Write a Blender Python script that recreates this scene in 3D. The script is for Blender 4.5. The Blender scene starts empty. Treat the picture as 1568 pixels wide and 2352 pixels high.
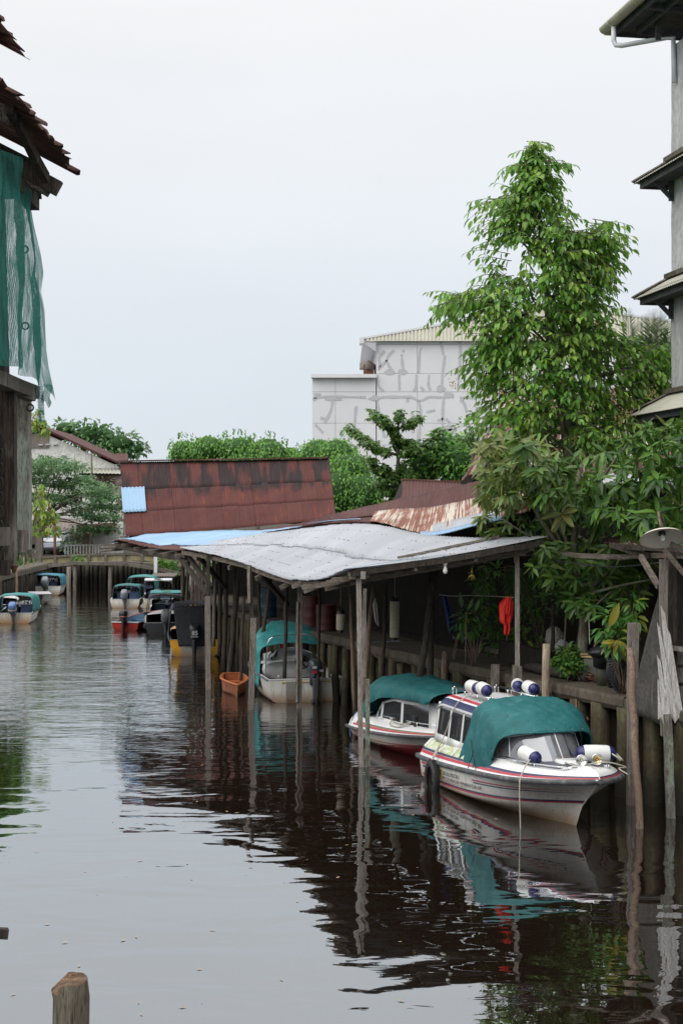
import bpy, math, random
import numpy as np
from mathutils import Vector, Matrix, noise
V = Vector
RAD = math.radians
PI = math.pi
scn = bpy.context.scene

# ------------------------------------------------------------------ camera, sky, sun, exposure
F, HC = 3400.0, 5.0            # focal length in photo-preview pixels (1568 x 2352), eye height over the water
cam_data = bpy.data.cameras.new('camera')
cam_data.sensor_fit = 'VERTICAL'
cam_data.sensor_height = 36.0
cam_data.lens = 36.0 * F / 2352.0
cam_data.clip_start = 0.1
cam_data.clip_end = 3000.0
cam = bpy.data.objects.new('camera', cam_data)
cam.location = (0, 0, HC)
cam.rotation_euler = (RAD(90), 0, 0)
scn.collection.objects.link(cam)
scn.camera = cam

SUN_EL, SUN_AZ = RAD(47), RAD(228)      # behind the camera, a little to the left
world = bpy.data.worlds.new('World')
scn.world = world
world.use_nodes = True
nt = world.node_tree
nt.nodes.clear()
wo = nt.nodes.new('ShaderNodeOutputWorld')
bg = nt.nodes.new('ShaderNodeBackground')
sky = nt.nodes.new('ShaderNodeTexSky')
sky.sky_type = 'NISHITA'
sky.sun_disc = False
sky.sun_elevation = SUN_EL
sky.sun_rotation = SUN_AZ
tc = nt.nodes.new('ShaderNodeTexCoord')
sep = nt.nodes.new('ShaderNodeSeparateXYZ')
ramp = nt.nodes.new('ShaderNodeValToRGB')
cr = ramp.color_ramp
cr.elements[0].position = 0.0
cr.elements[0].color = (0.605, 0.66, 0.73, 1)
cr.elements[1].position = 1.0
cr.elements[1].color = (1.75, 1.76, 1.78, 1)
for p_, c_ in ((0.10, (0.645, 0.692, 0.748, 1)), (0.20, (0.72, 0.75, 0.785, 1)), (0.32, (0.80, 0.806, 0.818, 1))):
    e = cr.elements.new(p_)
    e.color = c_
cl = nt.nodes.new('ShaderNodeTexNoise')
cl.inputs['Scale'].default_value = 2.4
cl.inputs['Detail'].default_value = 5.0
mp = nt.nodes.new('ShaderNodeMapping')
mp.inputs['Scale'].default_value = (1, 1, 3.5)
clm = nt.nodes.new('ShaderNodeMapRange')
clm.inputs['From Min'].default_value = 0.3
clm.inputs['From Max'].default_value = 0.7
clm.inputs['To Min'].default_value = 0.965
clm.inputs['To Max'].default_value = 1.035
mulc = nt.nodes.new('ShaderNodeVectorMath')
mulc.operation = 'SCALE'
muls = nt.nodes.new('ShaderNodeVectorMath')
muls.operation = 'SCALE'
muls.inputs['Scale'].default_value = 0.08
mixw = nt.nodes.new('ShaderNodeMix')
mixw.data_type = 'RGBA'
mixw.inputs[0].default_value = 0.93      # overcast: the cloud layer hides nearly all of the clear sky
L = nt.links.new
L(tc.outputs['Generated'], sep.inputs[0])
L(sep.outputs['Z'], ramp.inputs[0])
L(tc.outputs['Generated'], mp.inputs[0])
L(mp.outputs[0], cl.inputs['Vector'])
L(cl.outputs['Fac'], clm.inputs['Value'])
L(ramp.outputs[0], mulc.inputs[0])
L(clm.outputs[0], mulc.inputs['Scale'])
L(sky.outputs[0], muls.inputs[0])
L(muls.outputs[0], mixw.inputs[6])
L(mulc.outputs[0], mixw.inputs[7])
L(mixw.outputs[2], bg.inputs['Color'])
bg.inputs['Strength'].default_value = 1.0
L(bg.outputs[0], wo.inputs[0])

sun_d = bpy.data.lights.new('sun', 'SUN')
sun_d.energy = 1.5
sun_d.angle = RAD(60)
sun_d.color = (1.0, 0.965, 0.92)
sun = bpy.data.objects.new('sun', sun_d)
sun.rotation_euler = V((math.sin(SUN_AZ) * math.cos(SUN_EL), math.cos(SUN_AZ) * math.cos(SUN_EL), math.sin(SUN_EL))).to_track_quat('Z', 'Y').to_euler()
sun.location = (0, 0, 60)
scn.collection.objects.link(sun)

scn.view_settings.view_transform = 'Standard'
scn.view_settings.look = 'None'
scn.view_settings.gamma = 1.0
scn.view_settings.exposure = 0.26
scn.view_settings.use_curve_mapping = False
scn.render.engine = 'CYCLES'
scn.cycles.use_denoising = True
scn.cycles.max_bounces = 7
scn.cycles.diffuse_bounces = 3
scn.cycles.glossy_bounces = 4
scn.cycles.transmission_bounces = 4
scn.cycles.transparent_max_bounces = 12
scn.cycles.caustics_reflective = False
scn.cycles.caustics_refractive = False

# ------------------------------------------------------------------ helpers
rnd = random.Random(7)
def P(x, y, d):                 # preview pixel + distance -> point
    return V(((x - 784) / F * d, d, HC - (y - 1176) / F * d))
def W(x, y, h=0.0):             # preview pixel on the level plane z = h
    return P(x, y, F * (HC - h) / (y - 1176))
def U(a, b):
    return rnd.uniform(a, b)
def nz(p, s=1.0):
    return noise.noise(V(p) * s)
def lerp(a, b, t):
    return a + (b - a) * t
def interp(tab, t):             # piecewise linear table of (t, value)
    if t <= tab[0][0]:
        return tab[0][1]
    for (a, va), (b, vb) in zip(tab, tab[1:]):
        if t <= b:
            k = (t - a) / (b - a)
            return va + (vb - va) * k
    return tab[-1][1]
def catmull(pts, t):            # t in 0..len-1
    n = len(pts)
    i = min(int(t), n - 2)
    f = t - i
    p1, p2 = pts[i], pts[i + 1]
    p0 = pts[i - 1] if i > 0 else p1 * 2 - p2
    p3 = pts[i + 2] if i + 2 < n else p2 * 2 - p1
    return 0.5 * ((2 * p1) + (p2 - p0) * f + (2 * p0 - 5 * p1 + 4 * p2 - p3) * f * f + (3 * p1 - p0 - 3 * p2 + p3) * f ** 3)
def curve(pts, n):
    pts = [V(p) for p in pts]
    return [catmull(pts, i * (len(pts) - 1) / (n - 1)) for i in range(n)]

class MB:
    def __init__(s):
        s.v, s.f, s.s, s.st = [], [], [], []
    def add(s, vs, fs, smooth=False, st=None):
        o = len(s.v)
        s.v += [V(p) for p in vs]
        s.f += [tuple(i + o for i in f) for f in fs]
        s.s += [smooth] * len(fs)
        s.st += list(st) if st else [(0.0, 0.0)] * len(vs)
        return s
    def box(s, c, size, rot=None):
        x, y, z = (k / 2 for k in size)
        vs = [V((a * x, b * y, e * z)) for a in (-1, 1) for b in (-1, 1) for e in (-1, 1)]
        if rot is not None:
            vs = [rot @ p for p in vs]
        c = V(c)
        return s.add([p + c for p in vs], [(0, 1, 3, 2), (4, 6, 7, 5), (0, 4, 5, 1), (2, 3, 7, 6), (0, 2, 6, 4), (1, 5, 7, 3)])
    def plank(s, a, b, w, t, up=(0, 0, 1), seg=3, jit=0.0, ends=0.0):
        a, b = V(a), V(b)
        d = (b - a)
        ln = d.length
        d.normalize()
        up = V(up)
        if abs(d.dot(up.normalized())) > 0.95:
            up = V((0, 1, 0))
        side = d.cross(up).normalized()
        nup = side.cross(d).normalized()
        vs, fs = [], []
        for i in range(seg + 1):
            k = i / seg
            c = a.lerp(b, k) + side * U(-jit, jit) + nup * U(-jit, jit)
            if i in (0, seg) and ends:
                c = c + d * U(-ends, ends)
            for q, r in ((-1, -1), (1, -1), (1, 1), (-1, 1)):
                vs.append(c + side * (q * w / 2 * U(1 - 3 * jit, 1 + 3 * jit)) + nup * (r * t / 2))
        for i in range(seg):
            o = i * 4
            for j in range(4):
                fs.append((o + j, o + (j + 1) % 4, o + 4 + (j + 1) % 4, o + 4 + j))
        fs += [(3, 2, 1, 0), (seg * 4, seg * 4 + 1, seg * 4 + 2, seg * 4 + 3)]
        return s.add(vs, fs)
    def tube(s, path, r, n=8, cap=True, smooth=True, closed=False):
        path = [V(p) for p in path]
        m = len(path)
        rr = r if isinstance(r, (list, tuple)) else [r] * m
        vs, fs = [], []
        ref = None
        for i, p in enumerate(path):
            if closed:
                t = path[(i + 1) % m] - path[i - 1]
            else:
                t = path[min(i + 1, m - 1)] - path[max(i - 1, 0)]
            t.normalize()
            if ref is None:
                ref = V((1, 0, 0)) if abs(t.x) < 0.8 else V((0, 1, 0))
            a = t.cross(ref)
            if a.length < 1e-5:
                a = t.cross(V((0.3, 1, 0.2)))
            a.normalize()
            b = t.cross(a).normalized()
            ref = a.cross(t).normalized() if False else ref
            for j in range(n):
                th = 2 * PI * j / n
                vs.append(p + a * (math.cos(th) * rr[i]) + b * (math.sin(th) * rr[i]))
        for i in range(m if closed else m - 1):
            o, q = i * n, ((i + 1) % m) * n
            for j in range(n):
                fs.append((o + j, o + (j + 1) % n, q + (j + 1) % n, q + j))
        s.add(vs, fs, smooth)
        if cap and not closed:
            o = len(s.v) - len(vs)
            s.f += [tuple(o + j for j in range(n))[::-1], tuple(o + (m - 1) * n + j for j in range(n))]
            s.s += [False, False]
        return s
    def pole(s, a, b, r0, r1=None, n=9, seg=6, wob=0.012):
        a, b = V(a), V(b)
        r1 = r0 if r1 is None else r1
        pts, rr = [], []
        for i in range(seg + 1):
            k = i / seg
            pts.append(a.lerp(b, k) + V((U(-wob, wob), U(-wob, wob), 0)))
            rr.append(lerp(r0, r1, k) * U(0.93, 1.07))
        return s.tube(pts, rr, n)
    def lathe(s, prof, o=(0, 0, 0), axis=(0, 0, 1), n=16, smooth=True):
        ax = V(axis).normalized()
        q = V((0, 0, 1)).rotation_difference(ax)
        vs, fs = [], []
        for r, z in prof:
            for j in range(n):
                th = 2 * PI * j / n
                vs.append(q @ V((r * math.cos(th), r * math.sin(th), z)) + V(o))
        for i in range(len(prof) - 1):
            for j in range(n):
                fs.append((i * n + j, i * n + (j + 1) % n, (i + 1) * n + (j + 1) % n, (i + 1) * n + j))
        return s.add(vs, fs, smooth)
    def grid(s, fn, nu, nv, thick=0.0, smooth=True, st=None):
        pts = [[V(fn(i / nu, j / nv)) for j in range(nv + 1)] for i in range(nu + 1)]
        sts = [((st(i / nu, j / nv)) if st else (i / nu, j / nv)) for i in range(nu + 1) for j in range(nv + 1)]
        vs = [p for row in pts for p in row]
        w = nv + 1
        fs = [(i * w + j, (i + 1) * w + j, (i + 1) * w + j + 1, i * w + j + 1) for i in range(nu) for j in range(nv)]
        if not thick:
            return s.add(vs, fs, smooth, sts)
        nr = []
        for i in range(nu + 1):
            for j in range(nv + 1):
                a = pts[min(i + 1, nu)][j] - pts[max(i - 1, 0)][j]
                b = pts[i][min(j + 1, nv)] - pts[i][max(j - 1, 0)]
                c = a.cross(b)
                nr.append(c.normalized() if c.length > 1e-9 else V((0, 0, 1)))
        k = len(vs)
        vs2 = vs + [p - q * thick for p, q in zip(vs, nr)]
        fs2 = fs + [tuple(x + k for x in f[::-1]) for f in fs]
        rim = [i * w for i in range(nu + 1)] + [nu * w + j for j in range(1, nv + 1)] + [i * w + nv for i in range(nu - 1, -1, -1)] + [j for j in range(nv - 1, 0, -1)]
        m = len(rim)
        for q in range(m):
            a, b = rim[q], rim[(q + 1) % m]
            fs2.append((b, a, a + k, b + k))
        return s.add(vs2, fs2, smooth, sts + sts)
    def loft(s, rings, cap=True, smooth=True):
        n = len(rings[0])
        vs = [p for r in rings for p in r]
        fs = []
        for i in range(len(rings) - 1):
            for j in range(n):
                fs.append((i * n + j, i * n + (j + 1) % n, (i + 1) * n + (j + 1) % n, (i + 1) * n + j))
        s.add(vs, fs, smooth)
        if cap:
            o = len(s.v) - len(vs)
            s.f += [tuple(o + j for j in range(n))[::-1], tuple(o + (len(rings) - 1) * n + j for j in range(n))]
            s.s += [smooth, smooth]
        return s
    def prism(s, poly, off):
        poly = [V(p) for p in poly]
        off = V(off)
        n = len(poly)
        vs = poly + [p + off for p in poly]
        fs = [tuple(range(n))[::-1], tuple(range(n, 2 * n))] + [(i, (i + 1) % n, n + (i + 1) % n, n + i) for i in range(n)]
        return s.add(vs, fs)

def ring(c, a, b, ha, hb, n=16, e=2.6):       # super-ellipse ring around c in the plane of a and b
    out = []
    for j in range(n):
        th = 2 * PI * j / n
        ct, sn = math.cos(th), math.sin(th)
        out.append(V(c) + V(a) * (ha * math.copysign(abs(ct) ** (2 / e), ct)) + V(b) * (hb * math.copysign(abs(sn) ** (2 / e), sn)))
    return out

ROOTM = {}
def to_mesh(name, mb, inv=None):
    me = bpy.data.meshes.new(name)
    vs = [inv @ p for p in mb.v] if inv is not None else mb.v
    me.from_pydata([tuple(p) for p in vs], [], mb.f)
    me.polygons.foreach_set('use_smooth', mb.s)
    at = me.attributes.new('st', 'FLOAT_VECTOR', 'POINT')
    at.data.foreach_set('vector', [c for q in mb.st for c in (q[0], q[1], 0.0)])
    me.update()
    return me
def link(o):
    scn.collection.objects.link(o)
    return o
def tag(o, label=None, cat=None, group=None, kind=None):
    if label: o['label'] = label
    if cat: o['category'] = cat
    if group: o['group'] = group
    if kind: o['kind'] = kind
    return o
def thing(name, label, cat, loc=(0, 0, 0), rot=None, group=None):
    o = link(bpy.data.objects.new(name, None))
    o.empty_display_size = 0.3
    o.location = loc
    if rot is not None:
        o.rotation_euler = rot if not isinstance(rot, (int, float)) else (0, 0, rot)
    m = Matrix.Translation(V(loc)) @ (o.rotation_euler.to_matrix().to_4x4())
    ROOTM[o.name] = m
    return tag(o, label, cat, group)
def root_of(o):
    while o.parent:
        o = o.parent
    return o
def part(name, mb, mat, parent, local=False, label=None, kind=None):
    inv = None if local else ROOTM[root_of(parent).name].inverted()
    me = to_mesh(name, mb, inv)
    for m in (mat if isinstance(mat, (list, tuple)) else [mat]):
        me.materials.append(m)
    o = link(bpy.data.objects.new(name, me))
    o.parent = parent
    return tag(o, label, None, None, kind)
def solo(name, mb, mat, label=None, cat=None, loc=(0, 0, 0), group=None, kind=None):
    loc = V(loc)
    me = to_mesh(name, mb, Matrix.Translation(-loc))
    for m in (mat if isinstance(mat, (list, tuple)) else [mat]):
        me.materials.append(m)
    o = link(bpy.data.objects.new(name, me))
    o.location = loc
    ROOTM[o.name] = Matrix.Translation(loc)
    return tag(o, label, cat, group, kind)

# ------------------------------------------------------------------ materials
class NT:
    def __init__(s, name):
        s.m = bpy.data.materials.new(name)
        s.m.use_nodes = True
        s.t = s.m.node_tree
        s.t.nodes.clear()
        s.out = s.t.nodes.new('ShaderNodeOutputMaterial')
    def n(s, typ, ins=None, **props):
        nd = s.t.nodes.new('ShaderNode' + typ)
        for k, v in props.items():
            setattr(nd, k, v)
        for k, v in (ins or {}).items():
            if isinstance(v, bpy.types.NodeSocket):
                s.t.links.new(v, nd.inputs[k])
            else:
                nd.inputs[k].default_value = v
        return nd
    def coord(s, kind='Object', scale=(1, 1, 1)):
        if kind == 'st':
            c = s.n('Attribute', attribute_name='st').outputs['Vector']
        elif kind == 'World':
            c = s.n('NewGeometry').outputs['Position']
        else:
            c = s.n('TexCoord').outputs[kind]
        return s.n('Mapping', {'Vector': c, 'Scale': scale}).outputs[0]
    def noise(s, vec, scale, detail=4.0, rough=0.55, dist=0.0):
        return s.n('TexNoise', {'Vector': vec, 'Scale': scale, 'Detail': detail, 'Roughness': rough, 'Distortion': dist}).outputs['Fac']
    def rng(s, v, a, b, c=0.0, d=1.0):
        return s.n('MapRange', {'Value': v, 'From Min': a, 'From Max': b, 'To Min': c, 'To Max': d}).outputs[0]
    def mix(s, f, a, b, mode='MIX'):
        nd = s.n('Mix', data_type='RGBA', blend_type=mode)
        for i, v in ((0, f), (6, a), (7, b)):
            if isinstance(v, bpy.types.NodeSocket):
                s.t.links.new(v, nd.inputs[i])
            else:
                nd.inputs[i].default_value = v if i == 0 else (*v, 1) if len(v) == 3 else v
        return nd.outputs[2]
    def math(s, op, a, b=0.0):
        nd = s.n('Math', operation=op)
        for i, v in ((0, a), (1, b)):
            if isinstance(v, bpy.types.NodeSocket):
                s.t.links.new(v, nd.inputs[i])
            else:
                nd.inputs[i].default_value = v
        return nd.outputs[0]
    def bump(s, h, dist=0.01, strength=1.0):
        return s.n('Bump', {'Height': h, 'Distance': dist, 'Strength': strength}).outputs[0]
    def pbr(s, col, rough=0.6, metal=0.0, normal=None, spec=0.5, **kw):
        ins = {'Base Color': col if isinstance(col, bpy.types.NodeSocket) else (*col, 1), 'Roughness': rough, 'Metallic': metal, 'Specular IOR Level': spec}
        if normal is not None:
            ins['Normal'] = normal
        ins.update(kw)
        return s.n('BsdfPrincipled', ins).outputs[0]
    def done(s, sh):
        s.t.links.new(sh, s.out.inputs[0])
        return s.m

def m_wood(name, c1, c2, c3=None, scale=(9, 9, 0.8), moss=None, rough=0.85, patch=0.5):
    t = NT(name)
    c = t.coord('Object', scale)
    g = t.noise(c, 3.0, 6, 0.65, 0.4)
    col = t.mix(t.rng(g, 0.34, 0.66), c1, c2)
    if c3:
        big = t.noise(t.coord('Object', (1.3, 1.3, 0.5)), 1.6, 4, 0.6)
        col = t.mix(t.rng(big, patch, patch + 0.16), col, c3)
    if moss:
        mo = t.noise(t.coord('World', (1, 1, 0.45)), 3.4, 6, 0.7)
        col = t.mix(t.rng(mo, 0.5, 0.62, 0, 0.85), col, moss)
    fine = t.noise(t.coord('Object', (40, 40, 3.0)), 3.0, 3)
    col = t.mix(t.rng(fine, 0.35, 0.5, 0.65, 0.0), col, tuple(k * 0.3 for k in c1))
    return t.done(t.pbr(col, rough, normal=t.bump(t.math('ADD', g, fine), 0.012), spec=0.25))

def m_plain(name, col, rough=0.5, metal=0.0, var=0.25, scale=6.0, bump=0.0, spec=0.5, dirt_or_haze=None):
    t = NT(name)
    c = t.coord('Object')
    g = t.noise(c, scale, 5, 0.6)
    cc = t.mix(t.rng(g, 0.3, 0.7), tuple(k * (1 - var) for k in col), tuple(min(1, k * (1 + var * 0.6)) for k in col))
    if dirt_or_haze:
        d = t.noise(c, scale * 0.35, 6, 0.7)
        cc = t.mix(t.rng(d, 0.5, 0.7, 0, 0.7), cc, dirt_or_haze)
    kw = {}
    nrm = t.bump(t.noise(c, scale * 6, 3), bump) if bump else None
    return t.done(t.pbr(cc, rough, metal, nrm, spec))

def m_gel(name, col, stain=(0.30, 0.16, 0.06), zlo=0.0, zhi=0.36, amt=0.9, grime=(0.25, 0.235, 0.18), gr=0.6, rough=0.28, gt=0.52):
    t = NT(name)
    c = t.coord('Object')
    z = t.n('SeparateXYZ', {'Vector': c}).outputs['Z']
    big = t.noise(c, 2.4, 5, 0.65)
    streak = t.noise(t.coord('Object', (7, 7, 0.7)), 2.6, 5, 0.65)
    base = t.mix(t.rng(big, 0.3, 0.75, 0, 0.3), col, tuple(k * 0.8 for k in col))
    base = t.mix(t.rng(streak, gt, gt + 0.2, 0, gr), base, grime)
    zz = t.math('ADD', z, t.rng(big, 0.2, 0.8, -0.09, 0.09))
    base = t.mix(t.rng(zz, zhi, zlo, 0, amt), base, stain)
    return t.done(t.pbr(base, rough, normal=t.bump(big, 0.004), spec=0.5))

def m_canvas(name, col, col2=None, rough=0.62, fold=0.012, fade=(0.10, 0.25, 0.27)):
    t = NT(name)
    c = t.coord('Object')
    big = t.noise(c, 1.8, 5, 0.65)
    wr = t.noise(t.coord('Object', (6, 2.0, 1.0)), 1.6, 5, 0.6, 1.5)
    fine = t.noise(c, 60, 2)
    cc = t.mix(t.rng(big, 0.3, 0.7), tuple(k * 0.72 for k in col), col)
    cc = t.mix(t.rng(t.noise(c, 4.0, 5, 0.7), 0.52, 0.72, 0, 0.4), cc, fade)
    cc = t.mix(t.rng(t.noise(t.coord('Object', (3, 8, 3)), 2.0, 5, 0.7), 0.58, 0.72, 0, 0.45), cc, tuple(k * 0.35 for k in col))
    h = t.math('ADD', wr, t.math('MULTIPLY', fine, 0.05))
    return t.done(t.pbr(cc, rough, normal=t.bump(h, fold * 2.0), spec=0.35))

def m_glass(name, tint=(0.5, 0.55, 0.58), rough=0.04, dirt_or_haze=0.12):
    t = NT(name)
    tr = t.n('BsdfTransparent', {'Color': (*tint, 1)}).outputs[0]
    gl = t.n('BsdfGlossy', {'Color': (0.9, 0.93, 0.96, 1), 'Roughness': rough}).outputs[0]
    fr = t.n('Fresnel', {'IOR': 1.6}).outputs[0]
    a = t.n('MixShader', {0: t.rng(fr, 0, 1, 0.16, 1.0), 1: tr, 2: gl}).outputs[0]
    df = t.n('BsdfDiffuse', {'Color': (0.34, 0.35, 0.38, 1)}).outputs[0]  # grey diffuse film: glass dirt plus painted haze of reflected sky
    dn = t.rng(t.noise(t.coord('Object', (1, 1, 0.5)), 5, 5, 0.7), 0.3, 0.75, dirt_or_haze, dirt_or_haze * 2.2)
    return t.done(t.n('MixShader', {0: dn, 1: a, 2: df}).outputs[0])

def m_sheet(name, col, col2, rust=(0.19, 0.055, 0.025), ramt=0.0, dark=(0.05, 0.035, 0.03), damt=0.0, rough=0.5, metal=0.0, white=None, wamt=0.0, darkrow=None):
    t = NT(name)
    st = t.coord('st')
    o = t.coord('World')
    big = t.noise(o, 0.9, 5, 0.65)
    streak = t.noise(t.coord('st', (5.5, 0.35, 1)), 1.6, 6, 0.7)
    rn = t.n('ObjectInfo').outputs['Random']
    cc = t.mix(t.rng(big, 0.3, 0.7), col, col2)
    cc = t.mix(t.rng(rn, 0, 1, 0.0, 0.30), cc, tuple(k * 0.62 for k in col))
    if white:
        cc = t.mix(t.rng(t.math('ADD', t.noise(t.coord('st', (7, 0.16, 1)), 1.3, 6, 0.7), t.math('MULTIPLY', big, 0.35)), 0.72 - wamt * 0.3, 0.80 - wamt * 0.3), cc, white)
    if ramt:
        cc = t.mix(t.rng(t.math('ADD', streak, t.math('MULTIPLY', big, 0.4)), 0.92 - ramt * 0.5, 1.06 - ramt * 0.5, 0, 0.95), cc, rust)
    if damt:
        dk = t.noise(t.coord('st', (1.1, 0.9, 1)), 1.3, 5, 0.7)
        cc = t.mix(t.rng(dk, 0.66 - damt * 0.2, 0.78 - damt * 0.2, 0, 0.85), cc, dark)
    if darkrow:
        y = t.n('SeparateXYZ', {'Vector': st}).outputs['Y']
        wv = t.math('ADD', y, t.rng(t.noise(t.coord('st', (1.5, 1.2, 1)), 1.2, 5, 0.7), 0.3, 0.7, -0.4, 0.4))
        f = t.rng(wv, darkrow[0], darkrow[1], 0, 0.95)
        blot = t.rng(t.noise(t.coord('st', (1.25, 0.25, 1)), 1.0, 3, 0.6), 0.44, 0.53, 0.0, 1.0)
        cc = t.mix(t.math('MULTIPLY', f, blot), cc, dark)
    speck = t.noise(t.coord('st', (9, 3, 1)), 4.0, 4, 0.7)
    cc = t.mix(t.rng(speck, 0.58, 0.7, 0, 0.5), cc, tuple(k * 0.5 for k in col))
    rg = t.rng(streak, 0.3, 0.7, rough - 0.1, rough + 0.18)
    return t.done(t.pbr(cc, rg, metal, t.bump(t.noise(o, 14, 3), 0.004), 0.4))

def m_concrete(name, c1, c2, c3=None, patch=0.5, wet=None, wz=(0.35, 0.9), moss=None, sc=1.0, bump=0.03):
    t = NT(name)
    c = t.coord('World', (sc, sc, sc * 0.7))
    a = t.noise(c, 1.4, 7, 0.68, 0.3)
    b = t.noise(c, 9.0, 5, 0.7)
    col = t.mix(t.rng(a, 0.32, 0.68), c1, c2)
    col = t.mix(t.rng(b, 0.42, 0.68, 0, 0.6), col, tuple(k * 0.5 for k in c1))
    if c3:
        st = t.noise(t.coord('World', (3.2 * sc, 3.2 * sc, 0.28 * sc)), 1.3, 6, 0.7)
        col = t.mix(t.rng(st, patch, patch + 0.2, 0, 0.8), col, c3)
    if moss:
        col = t.mix(t.rng(t.noise(c, 2.6, 6, 0.7), 0.5, 0.64, 0, 0.8), col, moss)
    if wet:
        z = t.n('SeparateXYZ', {'Vector': t.coord('World')}).outputs['Z']
        zz = t.math('ADD', z, t.rng(a, 0.3, 0.7, -0.25, 0.25))
        col = t.mix(t.rng(zz, wz[1], wz[0], 0, 0.92), col, wet)
    return t.done(t.pbr(col, 0.85, normal=t.bump(t.math('ADD', a, t.math('MULTIPLY', b, 0.4)), bump), spec=0.25))

def m_leaf(name, dark, mid, light, young, trans=0.28, rough=0.38):
    t = NT(name)
    tint = t.n('Attribute', attribute_name='tint').outputs['Fac']
    g = t.n('NewGeometry')
    r = t.math('FRACT', t.math('ADD', g.outputs['Random Per Island'], t.n('ObjectInfo').outputs['Random']))
    rp = t.n('ValToRGB', {'Fac': r})
    e = rp.color_ramp.elements
    e[0].color = (*dark, 1)
    e[1].color = (*light, 1)
    q = rp.color_ramp.elements.new(0.55)
    q.color = (*mid, 1)
    col = t.mix(t.math('MULTIPLY', tint, t.rng(r, 0, 1, 0.6, 1.0)), rp.outputs[0], young)
    big = t.noise(t.coord('Object'), 1.4, 3)
    col = t.mix(t.rng(big, 0.35, 0.65, 0, 0.22), col, dark)
    sh = t.pbr(col, rough, spec=0.4)
    tl = t.n('BsdfTranslucent', {'Color': t.mix(0.6, col, tuple(min(1, k * 1.6) for k in light))}).outputs[0]
    return t.done(t.n('MixShader', {0: trans, 1: sh, 2: tl}).outputs[0])

M = {}
M['post'] = m_wood('post_wood', (0.13, 0.105, 0.085), (0.34, 0.30, 0.265), (0.20, 0.17, 0.15))
M['post_pale'] = m_wood('pale_post_wood', (0.20, 0.17, 0.145), (0.46, 0.42, 0.38), (0.30, 0.26, 0.22))
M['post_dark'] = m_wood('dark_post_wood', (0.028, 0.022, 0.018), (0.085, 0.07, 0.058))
M['bark'] = m_wood('bark_wood', (0.075, 0.062, 0.045), (0.21, 0.18, 0.135), moss=(0.24, 0.25, 0.18))
M['brown_pole'] = m_wood('brown_pole_wood', (0.13, 0.085, 0.06), (0.32, 0.24, 0.185), (0.22, 0.15, 0.11))
M['mossy'] = m_wood('lichen_wood', (0.10, 0.085, 0.07), (0.27, 0.24, 0.20), moss=(0.30, 0.37, 0.29))
M['paint_worn'] = m_wood('worn_pale_green_paint', (0.16, 0.14, 0.115), (0.38, 0.34, 0.29), (0.46, 0.54, 0.46), moss=(0.50, 0.58, 0.49), patch=.44)
M['brown_dark'] = m_wood('stained_dark_wood', (0.028, 0.021, 0.016), (0.11, 0.085, 0.065), (0.30, 0.27, 0.23), moss=None, patch=.53)
M['beam'] = m_wood('weathered_beam_wood', (0.10, 0.08, 0.065), (0.27, 0.225, 0.185), scale=(1.2, 1.2, 9))
M['plank_white'] = m_wood('bleached_plank', (0.40, 0.38, 0.36), (0.78, 0.76, 0.73), (0.56, 0.49, 0.45), scale=(9, 9, 0.7))
M['plank_grey'] = m_wood('grey_plank', (0.16, 0.145, 0.13), (0.34, 0.31, 0.28), scale=(9, 9, 0.9))
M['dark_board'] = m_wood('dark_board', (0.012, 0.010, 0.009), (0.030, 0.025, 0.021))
M['concrete_walk'] = m_concrete('walkway_concrete', (0.075, 0.063, 0.048), (0.135, 0.115, 0.088), (0.04, 0.033, 0.025), 0.52, moss=None)
M['concrete_edge'] = m_concrete('edge_concrete', (0.09, 0.078, 0.06), (0.18, 0.155, 0.12), (0.035, 0.03, 0.022), 0.48, sc=2.0)
M['pile'] = m_concrete('pile_concrete', (0.07, 0.058, 0.034), (0.14, 0.115, 0.07), (0.03, 0.027, 0.018), 0.46, wet=(0.03, 0.026, 0.02), moss=(0.11, 0.115, 0.05), sc=2.0)
M['bank'] = m_concrete('bank_wall', (0.032, 0.026, 0.018), (0.065, 0.052, 0.034), (0.018, 0.015, 0.012), 0.48, wet=(0.02, 0.017, 0.013), moss=(0.06, 0.06, 0.03), sc=1.5)
M['soil'] = m_concrete('soil', (0.04, 0.031, 0.023), (0.075, 0.06, 0.046), (0.03, 0.035, 0.018), 0.5)
M['plaster'] = m_concrete('grey_plaster', (0.46, 0.46, 0.47), (0.58, 0.58, 0.59), (0.33, 0.325, 0.32), 0.5, sc=0.9, bump=0.02)
M['plaster_old'] = m_concrete('old_white_plaster', (0.60, 0.59, 0.56), (0.76, 0.75, 0.71), (0.40, 0.39, 0.36), 0.55, sc=0.6)
M['panel_conc'] = m_plain('pale_panel', (0.70, 0.70, 0.715), 0.9, var=0.05, scale=0.4)
M['patch'] = m_plain('grey_filler', (0.50, 0.50, 0.525), 0.9, var=0.1)
M['cream_clad'] = m_plain('cream_cladding', (0.80, 0.77, 0.655), 0.6, var=0.1, scale=0.5)
M['silver'] = m_sheet('silver_sheet', (0.335, 0.35, 0.38), (0.415, 0.43, 0.46), ramt=0.12, rust=(0.16, 0.10, 0.07), rough=0.42)
M['rust'] = m_sheet('rust_sheet', (0.074, 0.024, 0.021), (0.105, 0.035, 0.028), rust=(0.24, 0.065, 0.03), ramt=0.16, damt=0.2, rough=0.75)
M['rust_c'] = m_sheet('rust_sheet_stained', (0.078, 0.024, 0.021), (0.108, 0.034, 0.028), rust=(0.26, 0.065, 0.022), ramt=0.24, dark=(0.022, 0.015, 0.016), rough=0.85, darkrow=(2.4, 2.9))
M['rust_white'] = m_sheet('flaking_sheet', (0.22, 0.08, 0.045), (0.30, 0.13, 0.08), rust=(0.16, 0.05, 0.03), ramt=0.3, white=(0.58, 0.53, 0.46), wamt=0.22, rough=0.7)
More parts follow.
